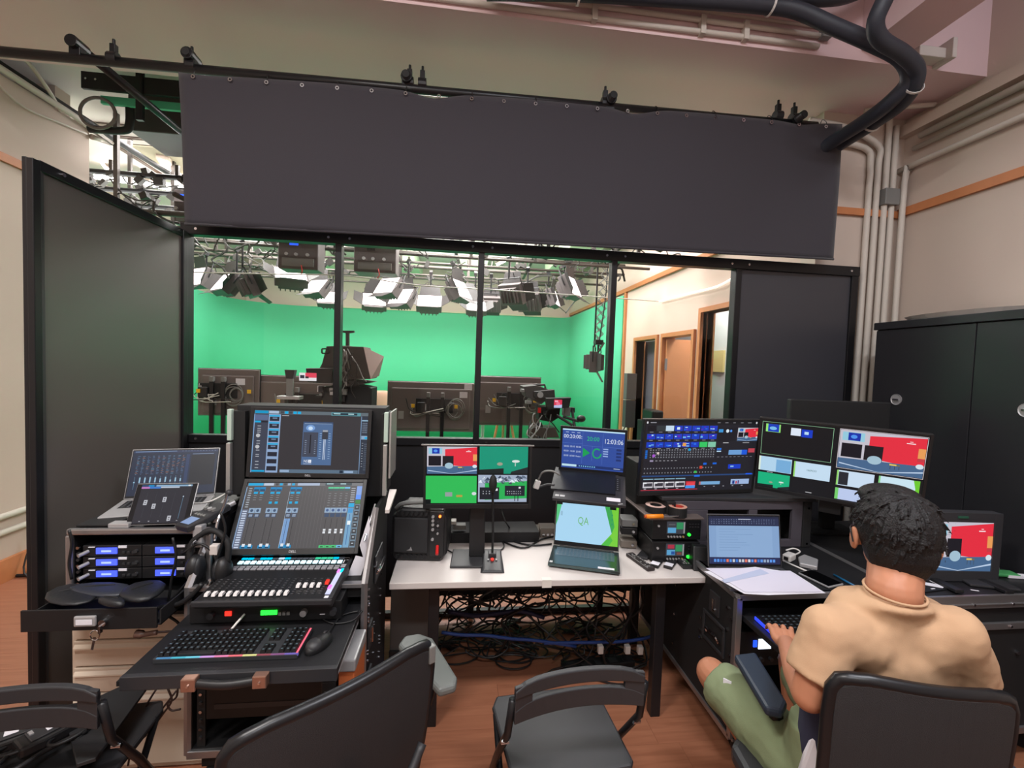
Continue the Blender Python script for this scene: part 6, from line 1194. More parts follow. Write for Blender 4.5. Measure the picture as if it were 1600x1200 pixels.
pipe('thin black cable looping over the back of the shelf', [at(500, 965, 'z', SZ+.006), at(520, 974, 'z', SZ+.006), at(550, 970, 'z', SZ+.006), at(566, 955, 'z', SZ+.02)], .003, CABLE, 'cable', 'cable')
# stage box under the fader console
sb1 = thing('audio_interface', 'black rack audio interface with green and red lamps below the fader console', 'audio interface', (0, 0, 0)); fy = 1.715
part('housing', MB().ab(-.955, fy, SZ+.004, -.42, KY+.2, .838), BLK, sb1, .003)
GL = mat('green_meter', (40, 240, 60), .4, emit=2.2); x_ = lambda px: at(px, 953, 'y', fy).x
part('red_lamp', MB().box((x_(357), fy-.002, .80), (.022, .004, .016)), mat('red_lamp_glow', (255, 40, 30), .4, emit=2.5), sb1)
for k in range(4): part('green_button', MB().box((x_(411+6.5*k), fy-.003, .80), (.013, .005, .016)), GL, sb1)
for k in range(3): part('grey_button', MB().box((x_(438+6.5*k), fy-.003, .795), (.011, .005, .012)), GREYP, sb1)
for px in (332, 476, 522): part('control_knob', MB().cyl((x_(px), fy-.02, .80), (x_(px), fy, .80), .012), DGR if px != 476 else SIL, sb1)
part('status_text', MB().ab(x_(500), fy-.002, .785, x_(508), fy, .788), PAPER, sb1)
pipe('white usb cable leaving the audio interface towards the keyboard', [(x_(384), fy-.01, .80), (x_(380), fy-.04, .79), (x_(370), fy-.07, .768), (x_(350), fy-.09, .766)], .004, WCAB, 'usb_cable', 'cable')
# fader console
fz = .862; c0 = [at(313, 939, 'z', fz), at(519, 934, 'z', fz)]
cx = (c0[0].x+c0[1].x)/2-.005; Wc = .475; fcn = thing('fader_console', 'black fader console with lit scribble strips, white fader caps and one red', 'mixing console', pose((cx, 1.665, .872), -1.0, 3.0)); Dc = .33
part('chassis', MB().ab(-Wc/2, 0, -.03, Wc/2, Dc, 0), mat('console_black', (24, 24, 26), .45), fcn, .006); part('front_lip', MB().ab(-Wc/2-.004, -.008, -.02, Wc/2+.004, .004, .002), DGR, fcn, .004); part('side_cheek', MB().ab(Wc/2-.012, 0, -.03, Wc/2+.004, Dc, .006), DGR, fcn, .003)
def mesh_of(mb, m): me = mb.mesh('cap'); me.materials.append(m); return me
WC = mat('fader_white', (225, 222, 222), .4); cap = lambda m: mesh_of(MB().loft([[Vector(v) for v in ((-.0065, -.013, .004), (.0065, -.013, .004), (.0065, .013, .004), (-.0065, .013, .004))], [Vector(v) for v in ((-.006, -.009, .013), (.006, -.009, .013), (.006, .009, .013), (-.006, .009, .013))]]), m)
cw, cr_ = cap(WC), cap(mat('fader_red', (230, 50, 30), .4, emit=.2))
SC = {'c': mat('strip_cyan', (0, 190, 230), .4, emit=1.2), 'w': mat('strip_white', (200, 225, 240), .4, emit=.9), 'g': mat('strip_green', (60, 200, 150), .4, emit=1), 'k': mat('strip_dim', (120, 128, 140), .5, emit=.15)}
sm_ = {k: mesh_of(MB().ab(-.011, -.006, 0, .011, .006, .003), m) for k, m in SC.items()}
bw = mesh_of(MB().ab(-.009, -.010, 0, .009, .010, .005), mat('pad_white', (200, 235, 245), .4, emit=.95)); bgm = mesh_of(MB().ab(-.010, -.005, 0, .010, .005, .004), mat('pad_grey', (150, 150, 156), .5))
slot = mesh_of(MB().ab(-.0012, 0, .0002, .0012, .12, .0006), BLKM); tick = mesh_of(MB().ab(-.004, -.0006, .0002, .004, .0006, .0005), mat('tick_grey', (120, 120, 124), .6))
pit = (Wc-.05)/17; pat = 'cckcckwckkkkgggck'
for i in range(17):
    x = -Wc/2+.018+pit*(i+.5)
    for nm, me, y_ in (('scribble_strip', sm_[pat[i]], Dc-.02), ('select_pad', bw, Dc-.055), ('solo_button', bgm, Dc-.093), ('mute_button', bgm, Dc-.11)):
        o = link(nm, me, None, fcn); o.location = (x, y_, 0)
    if i < 17:
        o = link('fader_slot', slot, None, fcn); o.location = (x, .03, 0)
        yf = .035 if i < 12 else (.085 if i < 16 else .105); o = link('fader_cap', cw if i < 16 else cr_, None, fcn); o.location = (x, yf, 0)
        for q in range(8): o = link('scale_tick', tick, None, fcn); o.location = (x-pit*.35, .04+.015*q, 0)
tx = Wc/2-.022
part('touch_strip', MB().ab(tx-.009, .03, 0, tx+.012, .20, .003), mat('strip_lilac', (176, 182, 214), .4, emit=.4), fcn); 
for y_, c in ((.195, (210, 110, 235)), (.075, (215, 100, 235))): part('lit_pad', MB().ab(tx-.010, y_-.012, .003, tx+.001, y_+.012, .006), mat(f'pad_{c[0]}', c, .4, emit=1), fcn)
part('lit_pad', MB().ab(tx+.002, .185, .003, tx+.013, .21, .006), SC['c'], fcn); part('bank_button', MB().ab(tx-.008, .225, 0, tx+.014, .25, .006), mat('pad_grey', (1, 1, 1)), fcn, .002)
label3d('FIT', (tx-.004, Dc-.065, .001), (1, 0, 0), (0, 1, 0), .03, mat('logo_white', (200, 200, 204), .5), fcn); part('logo_dash', MB().ab(tx-.02, Dc-.018, .0, tx+.015, Dc-.014, .001), mat('logo_white', (1, 1, 1)), fcn); part('maker_badge', MB().ab(tx-.006, .008, .0, tx+.012, .022, .001), PAPER, fcn)
# papers standing right of the console
def sheet(label, P3_, m=PAPER):
    t = single('paper_sheet', MB().loft([[Vector(p) for p in P3_], [Vector(p)+Vector((.0, -.0012, .0008)) for p in P3_]]), m, label, 'paper'); return t
sheet('white paper sheet slanting up beside the lower mixing monitor', [at(x, y, 'y', 1.95) for x, y in ((577, 806), (580, 860), (570, 880), (562, 852))])
sheet('white paper sheet lying beside the fader console', [at(x, y, 'y', 1.90) for x, y in ((556, 868), (573, 872), (563, 902), (546, 926), (536, 916))])
# headphones and gooseneck hanging between the racks
hp = thing('headphones', 'black headphones hanging between the receiver rack and the fader console', 'headphones', (0, 0, 0)); hc = at(330, 880, 'y', 1.86)
for dx, dz_ in ((-.06, -.02), (.045, -.03)): c = hc+Vector((dx, 0, dz_)); part('ear_cup', MB().ell(c, (.032, .04, .055)), BLK, hp, smooth=True); part('ear_cushion', MB().ell(c+Vector((.018 if dx < 0 else -.018, 0, 0)), (.018, .036, .05)), LEA, hp, smooth=True)
part('headband', MB().tube([hc+Vector((-.08, .0, .0)), hc+Vector((-.075, .01, .08)), hc+Vector((-.01, .02, .125)), hc+Vector((.055, .01, .08)), hc+Vector((.06, 0, .0))], .012), BLKM, hp, smooth=True)
gn = thing('clamp_arm', 'chrome gooseneck arm clamped at the left edge of the console case', 'arm', (0, 0, 0)); part('arm', MB().tube(P([(356, 770), (350, 790), (340, 815), (335, 845)], [2.0, 1.95, 1.9, 1.88]), .006), CHR, gn, smooth=True); part('clamp', MB().box(at(336, 858, 'y', 1.87), (.03, .03, .04)), WHT, gn, .004); part('arm_joint', MB().ell(at(358, 770, 'y', 2.0), (.014, .014, .014)), DGR, gn)
cl2 = thing('metal_clamp', 'grey metal clamp hanging below the audio recorder', 'clamp', (0, 0, 0)); part('body', MB().box(at(312, 836, 'y', 1.89), (.035, .04, .09)), SIL, cl2, .006); part('screw', MB().cyl(at(306, 845, 'y', 1.86), at(300, 850, 'y', 1.84), .005), CHR, cl2)
pipe('thick black cable arm sweeping from the headphones over the drawer', P([(316, 912), (300, 930), (280, 943), (262, 946), (246, 950)], [1.78]*5), .009, BLK, 'audio_cable', 'cable')
for k, (pts, lb) in enumerate(((((270, 840), (275, 870), (268, 905), (262, 940), (245, 960)), 'black cable hanging down the right side of the receiver rack'), (((300, 850), (295, 880), (300, 910), (312, 925)), 'black cable running down beside the headphones'), (((345, 800), (352, 830), (340, 870), (335, 900)), 'black cable below the lower mixing monitor left corner'), (((285, 865), (310, 850), (330, 860), (340, 880)), 'black cable loop around the headphones'), (((108, 828), (112, 850), (108, 880), (112, 905)), 'black strap hanging at the left edge of the receiver rack'), (((297, 905), (270, 935), (255, 955), (280, 975), (285, 1000)), 'black cable crossing between drawer and console case'))): pipe(lb, P(pts, [1.86]*5), .005, CABLE, 'cable', 'cable')
hx_ = thing('wooden_handle_tool', 'brown handled tool poking out left of the console case', 'tool', (0, 0, 0)); part('grip', MB().tube(P([(212, 990), (225, 991), (245, 988)], [1.72]*3), [.014 if i < 5 else .009 for i in range(11)]), mat('brown_grip', (92, 66, 56), .4), hx_, smooth=True); part('shaft', MB().cyl(at(245, 988, 'y', 1.72), at(275, 986, 'y', 1.76), .004), mat('brown_shaft', (60, 44, 38)), hx_)
for k, (pts, lb) in enumerate(((((245, 1075), (225, 1110), (207, 1160), (200, 1196)), 'long black cable falling from the pull-out shelf to the floor'), (((262, 1075), (268, 1095), (255, 1115), (232, 1145), (222, 1153), (228, 1140), (250, 1112), (275, 1080)), 'black cable with a tight loop below the pull-out shelf'), (((278, 1075), (275, 1090), (262, 1100), (268, 1110), (282, 1108)), 'short black cable curl at the case edge below the shelf'))): pipe(lb, P(pts, [1.72]*9), .0035, mat('brown_cable', (52, 34, 30), .5), 'hanging_cable', 'cable')
# folders / speaker boxes right under the shelf
ob = thing('orange_box', 'orange and silver battery box standing right under the pull-out shelf', 'box', (0, 0, 0)); q = at(540, 1055, 'y', 1.62); part('case', MB().ab(q.x-.02, 1.6, q.z-.14, q.x+.035, 1.78, q.z+.03), mat('orange_case', (205, 110, 60), .5), ob, .004); part('grey_cap', MB().ab(q.x-.025, 1.59, q.z+.03, q.x+.04, 1.78, q.z+.075), SIL, ob, .006)
q = at(518, 1068, 'y', 1.62); bxk = thing('black_box', 'black battery box beside the orange one, white lettering on its side', 'box', (0, 0, 0)); part('case', MB().ab(q.x-.03, 1.6, q.z-.2, q.x+.02, 1.78, q.z+.02), BLK, bxk, .004); label3d('RODE', (q.x-.003, 1.5995, q.z-.04), (0, 0, 1), (-1, 0, 0), .015, PMK, bxk)
q = at(558, 1020, 'y', 1.70); single('white_folder', MB().ab(q.x-.01, 1.70, q.z-.2, q.x-.002, 1.8, q.z+.03), mat('folder_white', (200, 180, 160), .7), 'pale folder standing upright against the console case post', 'folder')
# ================================================================== BLACK CUPBOARD AND CHAIRS
cb = thing('steel_cupboard', 'large black steel cupboard with round recessed pulls along the right wall', 'cupboard', (0, 0, 0))
part('carcass', MB().ab(2.865, .95, 0, 3.29, 2.79, 2.10), BLKM, cb); part('top_panel', MB().ab(2.84, .94, 2.075, 3.29, 2.80, 2.125), mat('cupboard_metal', (40, 40, 44), .35), cb, .004)
for k, (y0, y1) in enumerate(((.96, 1.57), (1.575, 2.18), (2.185, 2.785))):
    d = part('door', MB().ab(2.85, y0, .06, 2.866, y1, 2.07), mat('cupboard_metal', (40, 40, 44)), cb, .002); yc = (y1-.12 if k == 2 else y1-.17) if k != 2 else 2.61; yc = {0: 1.3, 1: 1.93, 2: 2.61}[k]
    part('round_pull', MB().lathe([(.0, -.003), (.032, -.003), (.036, -.006), (.036, 0)], (2.85, yc, 1.61), 20, (1, 0, 0)), SIL, d); part('pull_lever', MB().ab(2.838, yc-.02, 1.605, 2.848, yc+.018, 1.615), CHR, d)
single('white_tray', MB().loft([[Vector((3.0+.13*math.cos(a), 2.35+.33*math.sin(a), 2.13)) for a in [q*PI/8 for q in range(16)]], [Vector((3.0+.15*math.cos(a), 2.35+.36*math.sin(a), 2.155)) for a in [q*PI/8 for q in range(16)]]]), WHT, 'white shallow tray lying on top of the black cupboard', 'tray')
CHF = mat('chair_frame', (30, 30, 33), .35, metal=.3); CHP = mat('chair_plastic', (44, 44, 47), .5); MESH = mat('mesh_fabric', (38, 38, 41), .7, bump=.3, bscale=700)
def folding_chair(label, mtx, seat=True):
    t = thing('folding_chair', label, 'chair', mtx); W_ = .215
    def arc(x, y0=0): return y0+.035*(x/W_)**2
    # backrest: curved rail, slot, lower band
    def band(z0, z1, t_=.012, w=W_, fx=0):
        mb = MB(); n = 12; A = []
        for i in range(n+1):
            x = -w+2*w*i/n; y = -arc(x)+.03; zz = .0 if abs(x) < w*.99 else 0
            A.append([Vector((x, y-t_/2, z0)), Vector((x, y+t_/2, z0)), Vector((x, y+t_/2, z1-(.02*(abs(x)/w)**6))), Vector((x, y-t_/2, z1-(.02*(abs(x)/w)**6)))])
        return mb.loft(A)
    part('back_top_rail', band(.742, .785, .022), CHP, t, .004, label=None); part('back_lower_band', band(.662, .722, .016), CHP, t, .003)
    for s in (-1, 1):
        mb = MB(); A = []
        for i in range(6):
            x = s*(W_-.06+.06*i/5); y = -arc(x)+.03; A.append([Vector((x, y-.007, .662)), Vector((x, y+.007, .662)), Vector((x, y+.007, .775)), Vector((x, y-.007, .775))])
        mb.loft(A); part('back_end', mb, CHP, t, .002)
        part('rear_frame', MB().tube([(s*(W_+.005), -.002, .735), (s*(W_+.01), .03, .6), (s*(W_+.012), .16, .42), (s*(W_+.012), .42, .0)], .0125, 8, 1), CHF, t, smooth=True)
        part('leg', MB().tube([(s*(W_-.008), .3, .45), (s*(W_-.006), .12, .25), (s*(W_-.004), -.10, .0)], .0115, 8, 1), CHF, t, smooth=True); part('pivot_bolt', MB().cyl((s*(W_+.0), .05, .56), (s*(W_+.025), .05, .56), .007), CHR, t)
    part('stretcher', MB().cyl((-W_, -.05, .06), (W_, -.05, .06), .008).cyl((-W_, .36, .09), (W_, .36, .09), .008), CHF, t)
    part('seat', MB().prism([(-.205, .02), (-.19, .0), (.19, .0), (.205, .02), (.215, .33), (.19, .38), (-.19, .38), (-.215, .33)], (0, 0, .435), (1, 0, 0), (0, 1, 0), (0, 0, .022)), CHP, t, .008)
    part('foot_cap', MB().cyl((-W_, -.10, 0), (-W_, -.10, .02), .014).cyl((W_, -.10, 0), (W_, -.10, .02), .014), BLKM, t)
    return t
a, b = at(802, 1068, 'z', .785), at(1008, 1042, 'z', .785); yc_ = math.degrees(math.atan2(b.y-a.y, b.x-a.x)); m_ = (a+b)/2
folding_chair('black folding chair with a slotted back facing the white table', pose((m_.x, m_.y-.0, 0), yc_))
a, b = at(-60, 1093, 'z', .785), at(112, 1076, 'z', .785); m_ = (a+b)/2
lf = folding_chair('black folding chair at the lower left corner loaded with beltpacks', pose((m_.x-.02, m_.y-.0, 0), math.degrees(math.atan2(b.y-a.y, b.x-a.x))))
# beltpacks and boards on the left chair
bd = thing('black_board', 'thin black board resting on the left folding chair, sticking out to the right', 'board', (0, 0, 0))
q = [at(x, y, 'z', .52) for x, y in ((100, 1118), (190, 1076), (229, 1080), (150, 1190), (120, 1200))]; part('panel', MB().loft([q, [p+Vector((0, 0, .012)) for p in q]]), mat('board_black', (32, 32, 34), .6), bd, .002)
sp2 = thing('equipment_tray', 'black tray on the left folding chair under the beltpacks', 'tray', (0, 0, 0)); q = [at(x, y, 'z', .47) for x, y in ((-30, 1135), (125, 1105), (150, 1160), (110, 1230), (-30, 1240))]; part('base', MB().loft([q, [p+Vector((0, 0, .02)) for p in q]]), BLKM, sp2, .003)
for k, (px, py, yw_, lb) in enumerate(((85, 1150, -35, 'right beltpack with a white label on the left folding chair'), (22, 1160, -55, 'left beltpack with a white label on the left folding chair'))):
    t = thing('beltpack', lb, 'beltpack', pose(at(px, py, 'z', .52), yw_, 0)); part('body', MB().prism([(-.035, -.085), (.035, -.085), (.042, -.03), (.04, .08), (.025, .095), (-.025, .095), (-.04, .08), (-.042, -.03)], (0, 0, 0), (1, 0, 0), (0, 1, 0), (0, 0, .035)), BLK, t, .008); part('top_plate', MB().ab(-.03, -.06, .035, .03, .06, .04), DGR, t, .003)
    part('white_label', MB().ab(-.018, -.02, .0405, .018, .012, .0415), PAPER, t); part('dial', MB().cyl((0, .035, .04), (0, .035, .05), .014), BLK, t); part('button', MB().ab(-.02, -.055, .04, .0, -.045, .044), SIL, t); part('cable', MB().tube([(0, -.09, .02), (.04, -.14, .015), (.09, -.11, .02), (.07, -.03, .015), (.09, .05, .02)], .007), CABLE, t, smooth=True); part('belt_clip', MB().ab(-.015, .04, -.004, .015, .1, 0), CHR, t)
    part('cord_coil', MB().tube([(.06+.03*math.cos(a), .02+.05*math.sin(a), .01+.002*a) for a in [q*.7 for q in range(14)]], .006, 6, 3), CABLE, t, smooth=True)
# office chairs
def office_chair(name, label, A, B, zt, zb, lean, m_back, arms=(1, 1), bulge=.05, seat_d=.46):
    """A, B: top corners of the back; chair faces away from the camera"""
    A, B = Vector(A), Vector(B); ux_ = (B-A); ux_.z = 0; W_ = ux_.length; ux_.normalize(); fy_ = Vector((-ux_.y, ux_.x, 0)); O = (A+B)/2; O.z = 0
    t = thing(name, label, 'chair', Matrix.Translation(O) @ Matrix.Rotation(math.atan2(ux_.y, ux_.x), 4, 'Z')); n = 14; mb = MB(); rings = []
    def pt(u, v, off):  # u -1..1, v 0..1 from bottom
        w_ = W_/2*(.95+.05*min(1, v*1.6)); x = u*w_; y = -lean*v+bulge*(u*u)*.0-bulge*(1-u*u)+.06*(1-v)**2; z = zb+(zt-zb)*v-.03*abs(u)**6*(v**6)+.0
        return Vector((x, y+off, z+(A.z+(B.z-A.z)*(u+1)/2-(A.z+B.z)/2)*v))
    G = [[[pt(-1+2*i/n, j/10, o_) for i in range(n+1)] for j in range(11)] for o_ in (0, .03)]
    vs = [[[mb.b.verts.new(p) for p in row] for row in g] for g in G]
    for g in (0, 1):
        for j in range(10):
            for i in range(n): mb.b.faces.new((vs[g][j][i], vs[g][j][i+1], vs[g][j+1][i+1], vs[g][j+1][i]))
    for i in range(n):
        for j in (0, 10): mb.b.faces.new((vs[0][j][i], vs[0][j][i+1], vs[1][j][i+1], vs[1][j][i]))
    for j in range(10):
        for i in (0, n): mb.b.faces.new((vs[0][j][i], vs[0][j+1][i], vs[1][j+1][i], vs[1][j][i]))
    part('backrest', mb, m_back, t, smooth=False, bevel=.006)
    fr = [pt(-1, .0, .015), pt(-1, .5, .015), pt(-1, .97, .015)]+[pt(-1+2*i/8, 1.0, .015) for i in range(1, 8)]+[pt(1, .97, .015), pt(1, .5, .015), pt(1, .0, .015)]
    part('back_frame', MB().tube(fr, .016, 8, 3), CHF, t, smooth=True)
    part('back_spine', MB().tube([(0, -bulge-.02, zb+.25), (0, -bulge-.04, zb), (0, .02, .42), (0, .2, .41)], .022, 8), CHF, t, smooth=True)
    part('seat', MB().prism([(-.23, .03), (-.2, 0), (.2, 0), (.23, .03), (.25, .4), (.2, seat_d), (-.2, seat_d), (-.25, .4)], (0, .02, .44), (1, 0, 0), (0, 1, 0), (0, 0, .06)), CHP, t, .02)
    part('gas_post', MB().cyl((0, .25, .1), (0, .25, .44), .028), CHF, t)
    for k in range(5):
        a = k*2*PI/5+.3; e = Vector((.28*math.cos(a), .25+.28*math.sin(a), .07)); part('base_spoke', MB().cyl((0, .25, .11), e, .022, .016), CHP, t); part('castor', MB().cyl(e+Vector((-.02, 0, -.04)), e+Vector((.02, 0, -.04)), .03), BLKM, t)
    return t, O, ux_, fy_
A = at(352, 1172, 'z', .93); B = at(676, 1004, 'z', .96)
oc, O, ux_, fy_ = office_chair('office_chair', 'black office chair with a broad curved back in the lower middle left', A, B, .955, .50, .0, MESH, bulge=.035)
I = oc.matrix_world.inverted(); ap = [at(x, y, 'z', .66) for x, y in ((622, 1018), (632, 1004), (655, 1000), (676, 1008), (714, 1070), (712, 1084), (686, 1092))]
part('arm_pad', MB().loft([[I @ p for p in ap], [I @ (p+Vector((0, 0, .03))) for p in ap]]), mat('arm_pad_grey', (104, 108, 106), .45), oc, .010)
am = sum(ap, Vector())/7; part('arm_post', MB().tube([I @ am, I @ (am+Vector((.0, -.03, -.12))), Vector((.2, .2, .46))], .02), CHF, oc, smooth=True)
part('back_tab', MB().box((.245, .0, .93), (.02, .02, .05)), GREYP, oc, .003)
part('lumbar_bar', MB().tube([(-.02, -.06, .60), (.06, -.07, .62), (.14, -.06, .66), (.2, -.04, .72)], .012), CHP, oc, smooth=True)
A = dep(1308, 1054, 1.06); B = dep(1592, 1090, 1.03)
oc2, O2, ux2, fy2 = office_chair('office_chair', 'black office chair the operator sits on, seen from behind', A, B, (A.z+B.z)/2, .50, -.0, MESH, bulge=.035)
I = oc2.matrix_world.inverted()
ap = [at(x, y, 'z', .70) for x, y in ((1146, 1034), (1180, 1030), (1229, 1110), (1222, 1126), (1196, 1120))]
part('arm_pad', MB().loft([[I @ p for p in ap], [I @ (p+Vector((0, 0, .03))) for p in ap]]), mat('arm_pad_blue', (36, 46, 60), .5), oc2, .010)
am = sum(ap, Vector())/5; part('arm_post', MB().tube([I @ (am+Vector((.03, -.02, 0))), I @ (am+Vector((.05, -.02, -.15))), I @ (am+Vector((.16, -.0, -.25)))], .022), CHF, oc2, smooth=True)
part('arm_pad', MB().box((.33, .12, .72), (.07, .26, .03)), mat('arm_pad_blue', (1, 1, 1)), oc2, .01); part('arm_post', MB().tube([(.33, .12, .71), (.33, .12, .55), (.22, .14, .45)], .022), CHF, oc2, smooth=True)
# ================================================================== THE OPERATOR
SK = mat('skin', (184, 124, 94), .55, noise=.04, nscale=30); SKN = SK.node_tree.nodes['Principled BSDF']; SKN.inputs['Subsurface Weight'].default_value = .08; SKN.inputs['Subsurface Radius'].default_value = (.02, .008, .004)
TEE = mat('tan_cotton', (186, 150, 118), .9, bump=.08, bscale=500); NAVY = mat('navy_cotton', (40, 42, 66), .9); OLV = mat('olive_cotton', (126, 138, 104), .9, bump=.1, bscale=300)
HAIR = mat('black_hair', (24, 22, 24), .58, spec=.35, bump=.35, bscale=260)
def caps(mb, pts, r, n=16):
    """chain of rounded tapered segments"""
    for i in range(len(pts)-1): mb.cyl(pts[i], pts[i+1], r[i], r[i+1], n)
    for p, q in zip(pts, r): mb.ell(p, (q, q, q), None, n, 9)
def remesh(o, vox, it=3, fac=.5):
    m = o.modifiers.new('voxel', 'REMESH'); m.mode = 'VOXEL'; m.voxel_size = vox; m.use_smooth_shade = True
    s = o.modifiers.new('soft', 'SMOOTH'); s.iterations = it; s.factor = fac; return o
def rings(mb, prof, n=28, rot=0.):
    """prof: (centre, half width x, half depth y) stacked, in world axes turned by rot"""
    L = []
    for c, a, b in prof:
        c = Vector(c); L.append([c+Matrix.Rotation(rot, 3, 'Z') @ Vector((a*math.copysign(abs(math.cos(t))**.85, math.cos(t)), b*math.copysign(abs(math.sin(t))**.85, math.sin(t)), 0)) for t in [2*PI*i/n for i in range(n)]])
    return mb.loft(L)
pr = thing('person', 'seated person in tan shirt, olive shorts and glasses typing at the right desk', 'person', (0, 0, 0))
V = Vector
hip = V((1.20, 1.17, .56)); HC = dep(1398, 841, 1.24); nb = dep(1402, 928, 1.17); TC = dep(1394, 1000, 1.21)
shL = dep(1296, 988, 1.16); elL = dep(1264, 1086, 1.15); wrL = at(1229, 1006, 'z', .81); hdL = at(1203, 962, 'z', .77)
shR = dep(1490, 990, 1.14); elR = dep(1520, 1080, 1.19); wrR = V((1.58, 1.42, .77)); hdR = V((1.58, 1.50, .755))
knL = at(1112, 1052, 'z', .54); hpL = V((1.10, 1.20, .53)); anL = knL+(at(1152, 1126, 'z', .32)-knL)*2.0
knR = V((1.42, 1.66, .55)); hpR = V((1.31, 1.20, .53)); anR = V((1.46, 1.66, .09))
fd = V((.52, 1, 0)).normalized(); sx = V((fd.y, -fd.x, 0))   # face direction, right of face
body = MB()
# torso core, neck, head
caps(body, [hip, V((TC.x, 1.12, .75)), V((TC.x, TC.y+.02, .95)), TC+V((0, .02, 0))], [.12, .11, .115, .09])
caps(body, [TC+V((0, .01, .03)), nb+V((0, .01, .0)), HC+V((0, -.008, -.06))], [.066, .060, .062])
Rh = Matrix((sx, fd, V((0, 0, 1)))).transposed()
body.ell(HC+V((0, 0, .01)), (.076, .092, .105), Rh, 24, 16); body.ell(HC+fd*.035+V((0, 0, -.06)), (.056, .055, .055), Rh)   # skull, jaw
body.ell(HC+fd*.085+V((0, 0, -.09)), (.026, .024, .022), Rh)   # chin
body.ell(HC+fd*.098+V((0, 0, -.022)), (.014, .02, .02), Rh, 12, 8); body.cyl(HC+fd*.088+V((0, 0, .02)), HC+fd*.11+V((0, 0, -.026)), .008, .012)  # nose
for s in (-1, 1):
    body.ell(HC+sx*(s*.094)-fd*.004+V((0, 0, -.012)), (.010, .021, .034), Rh, 12, 8); body.ell(HC+sx*(s*.08)+V((0, 0, -.012)), (.015, .015, .02), Rh, 12, 8)   # ears
    body.ell(HC+sx*(s*.035)+fd*.088+V((0, 0, .03)), (.03, .012, .008), Rh, 12, 8)   # brow
body.ell(HC+fd*.093+V((0, 0, -.058)), (.022, .01, .006), Rh, 12, 8)
# arms
for sh_, el, wr in ((shL, elL, wrL), (shR, elR, wrR)):
    caps(body, [TC+V((0, .01, .0)), sh_, sh_.lerp(el, .5), el, el.lerp(wr, .35), wr], [.07, .05, .047, .04, .042, .028])
# legs
for h_, k_, a_ in ((hpL, knL, anL), (hpR, knR, anR)):
    caps(body, [h_, h_.lerp(k_, .5), k_, k_.lerp(a_, .35)+V((0, -.015, 0)), a_], [.085, .078, .058, .056, .036])
# palms and fingers
def hand(mb, wr, d, side, curl=.5, sp=1.0):
    d = d.normalized(); s_ = d.cross(V((0, 0, 1))).normalized()*side; up_ = V((0, 0, 1))
    p0 = wr+d*.035; p1 = wr+d*.078
    for q in (-.026, -.009, .009, .026): caps(mb, [wr+s_*q*.5, p0+s_*q, p1+s_*q*1.15+up_*.004], [.017, .0155, .0125], 10)
    L = ((-.030, .062), (-.010, .070), (.010, .064), (.029, .050))
    for q, ln in L:
        a = p1+s_*q*1.1; dd = (d+s_*q*5*sp).normalized(); b = a+dd*ln*.45+up_*.008; c = b+dd*ln*.34-up_*(.010+.008*curl); e = c+dd*ln*.22-up_*.014
        caps(mb, [a, b, c, e], [.0098, .0088, .0080, .0068], 10)
    a = wr+d*.02-s_*.024; b = a+(d*.7-s_*.8).normalized()*.035; c = b+(d*.95-s_*.35).normalized()*.028-up_*.008; caps(mb, [a, b, c], [.014, .0115, .009], 10)
dL = (hdL-wrL); dL.z = -.0; hand(body, wrL+V((0, 0, -.004)), V((dL.x, dL.y, -.0)), -1); hand(body, wrR, V((-.15, 1, -.1)), 1)
o = part('body', body, SK, pr); remesh(o, .0045, 3, .5)
# feet with shoes
for a_ in (anL, anR):
    mb = MB(); caps(mb, [a_+V((0, -.03, -.02)), a_+V((0, .06, -.045)), a_+V((0, .16, -.055))], [.04, .038, .032]); remesh(part('shoe', mb, DGR, pr), .008)
# shirt
sh = MB()
TB = V((TC.x, TC.y+.03, 0)); Tn = V((nb.x, nb.y+.0, nb.z)); zt_ = nb.z
rings(sh, [(V((TB.x, TB.y+.01, .84)), .175, .135), (V((TB.x, TB.y, .93)), .182, .138), (V((TB.x, TB.y-.005, TC.z-.01)), .185, .13), (V((TB.x, TB.y-.01, TC.z+.03)), .172, .11), (V((TB.x, TC.y+.015, zt_-.045)), .14, .092), (V((Tn.x, Tn.y+.008, zt_-.02)), .088, .074), (V((Tn.x, Tn.y+.008, zt_-.005)), .066, .064)], 30, -.04)
for sh_, el, k in ((shL, elL, .72), (shR, elR, .8)):
    e_ = sh_.lerp(el, k); caps(sh, [TC+V((0, .035, -.02)), sh_.lerp(TC, .45)+V((0, .012, -.012)), sh_, sh_.lerp(el, .4)], [.11, .092, .066, .065]); sh.cyl(sh_, e_, .062, .069, 20)
o = part('shirt', sh, TEE, pr); remesh(o, .007, 14, .5); d_ = o.modifiers.new('folds', 'DISPLACE'); tx_ = bpy.data.textures.new('fold', 'CLOUDS'); tx_.noise_scale = .09; d_.texture = tx_; d_.strength = .014; d_.mid_level = .5
cl = MB(); cl.tube([Tn+V((.066*math.cos(a), .008+.064*math.sin(a), .003+.006*math.sin(a))) for a in [2*PI*k/16 for k in range(17)]], .0035, 8, 2); part('collar', cl, TEE, pr, smooth=True)
nv = MB(); rings(nv, [(V((TB.x, TB.y+.03, .62)), .17, .13), (V((TB.x, TB.y+.02, .75)), .172, .132), (V((TB.x, TB.y+.005, .90)), .186, .143), (V((TB.x, TB.y+.005, .905)), .17, .13)], 30, -.04); o = part('shirt_lower_band', nv, NAVY, pr, label='navy lower part of the shirt'); remesh(o, .008, 3)
wh = MB(); wh.loft([[V((1.01, 1.10, .74)), V((1.06, 1.0, .76)), V((1.09, 1.02, .72)), V((1.03, 1.14, .70))], [V((.99, 1.12, .60)), V((1.03, 1.03, .60)), V((1.08, 1.05, .58)), V((1.02, 1.16, .58))]]); part('undershirt_hem', wh, PAPER, pr, .01, label='white undershirt hem')
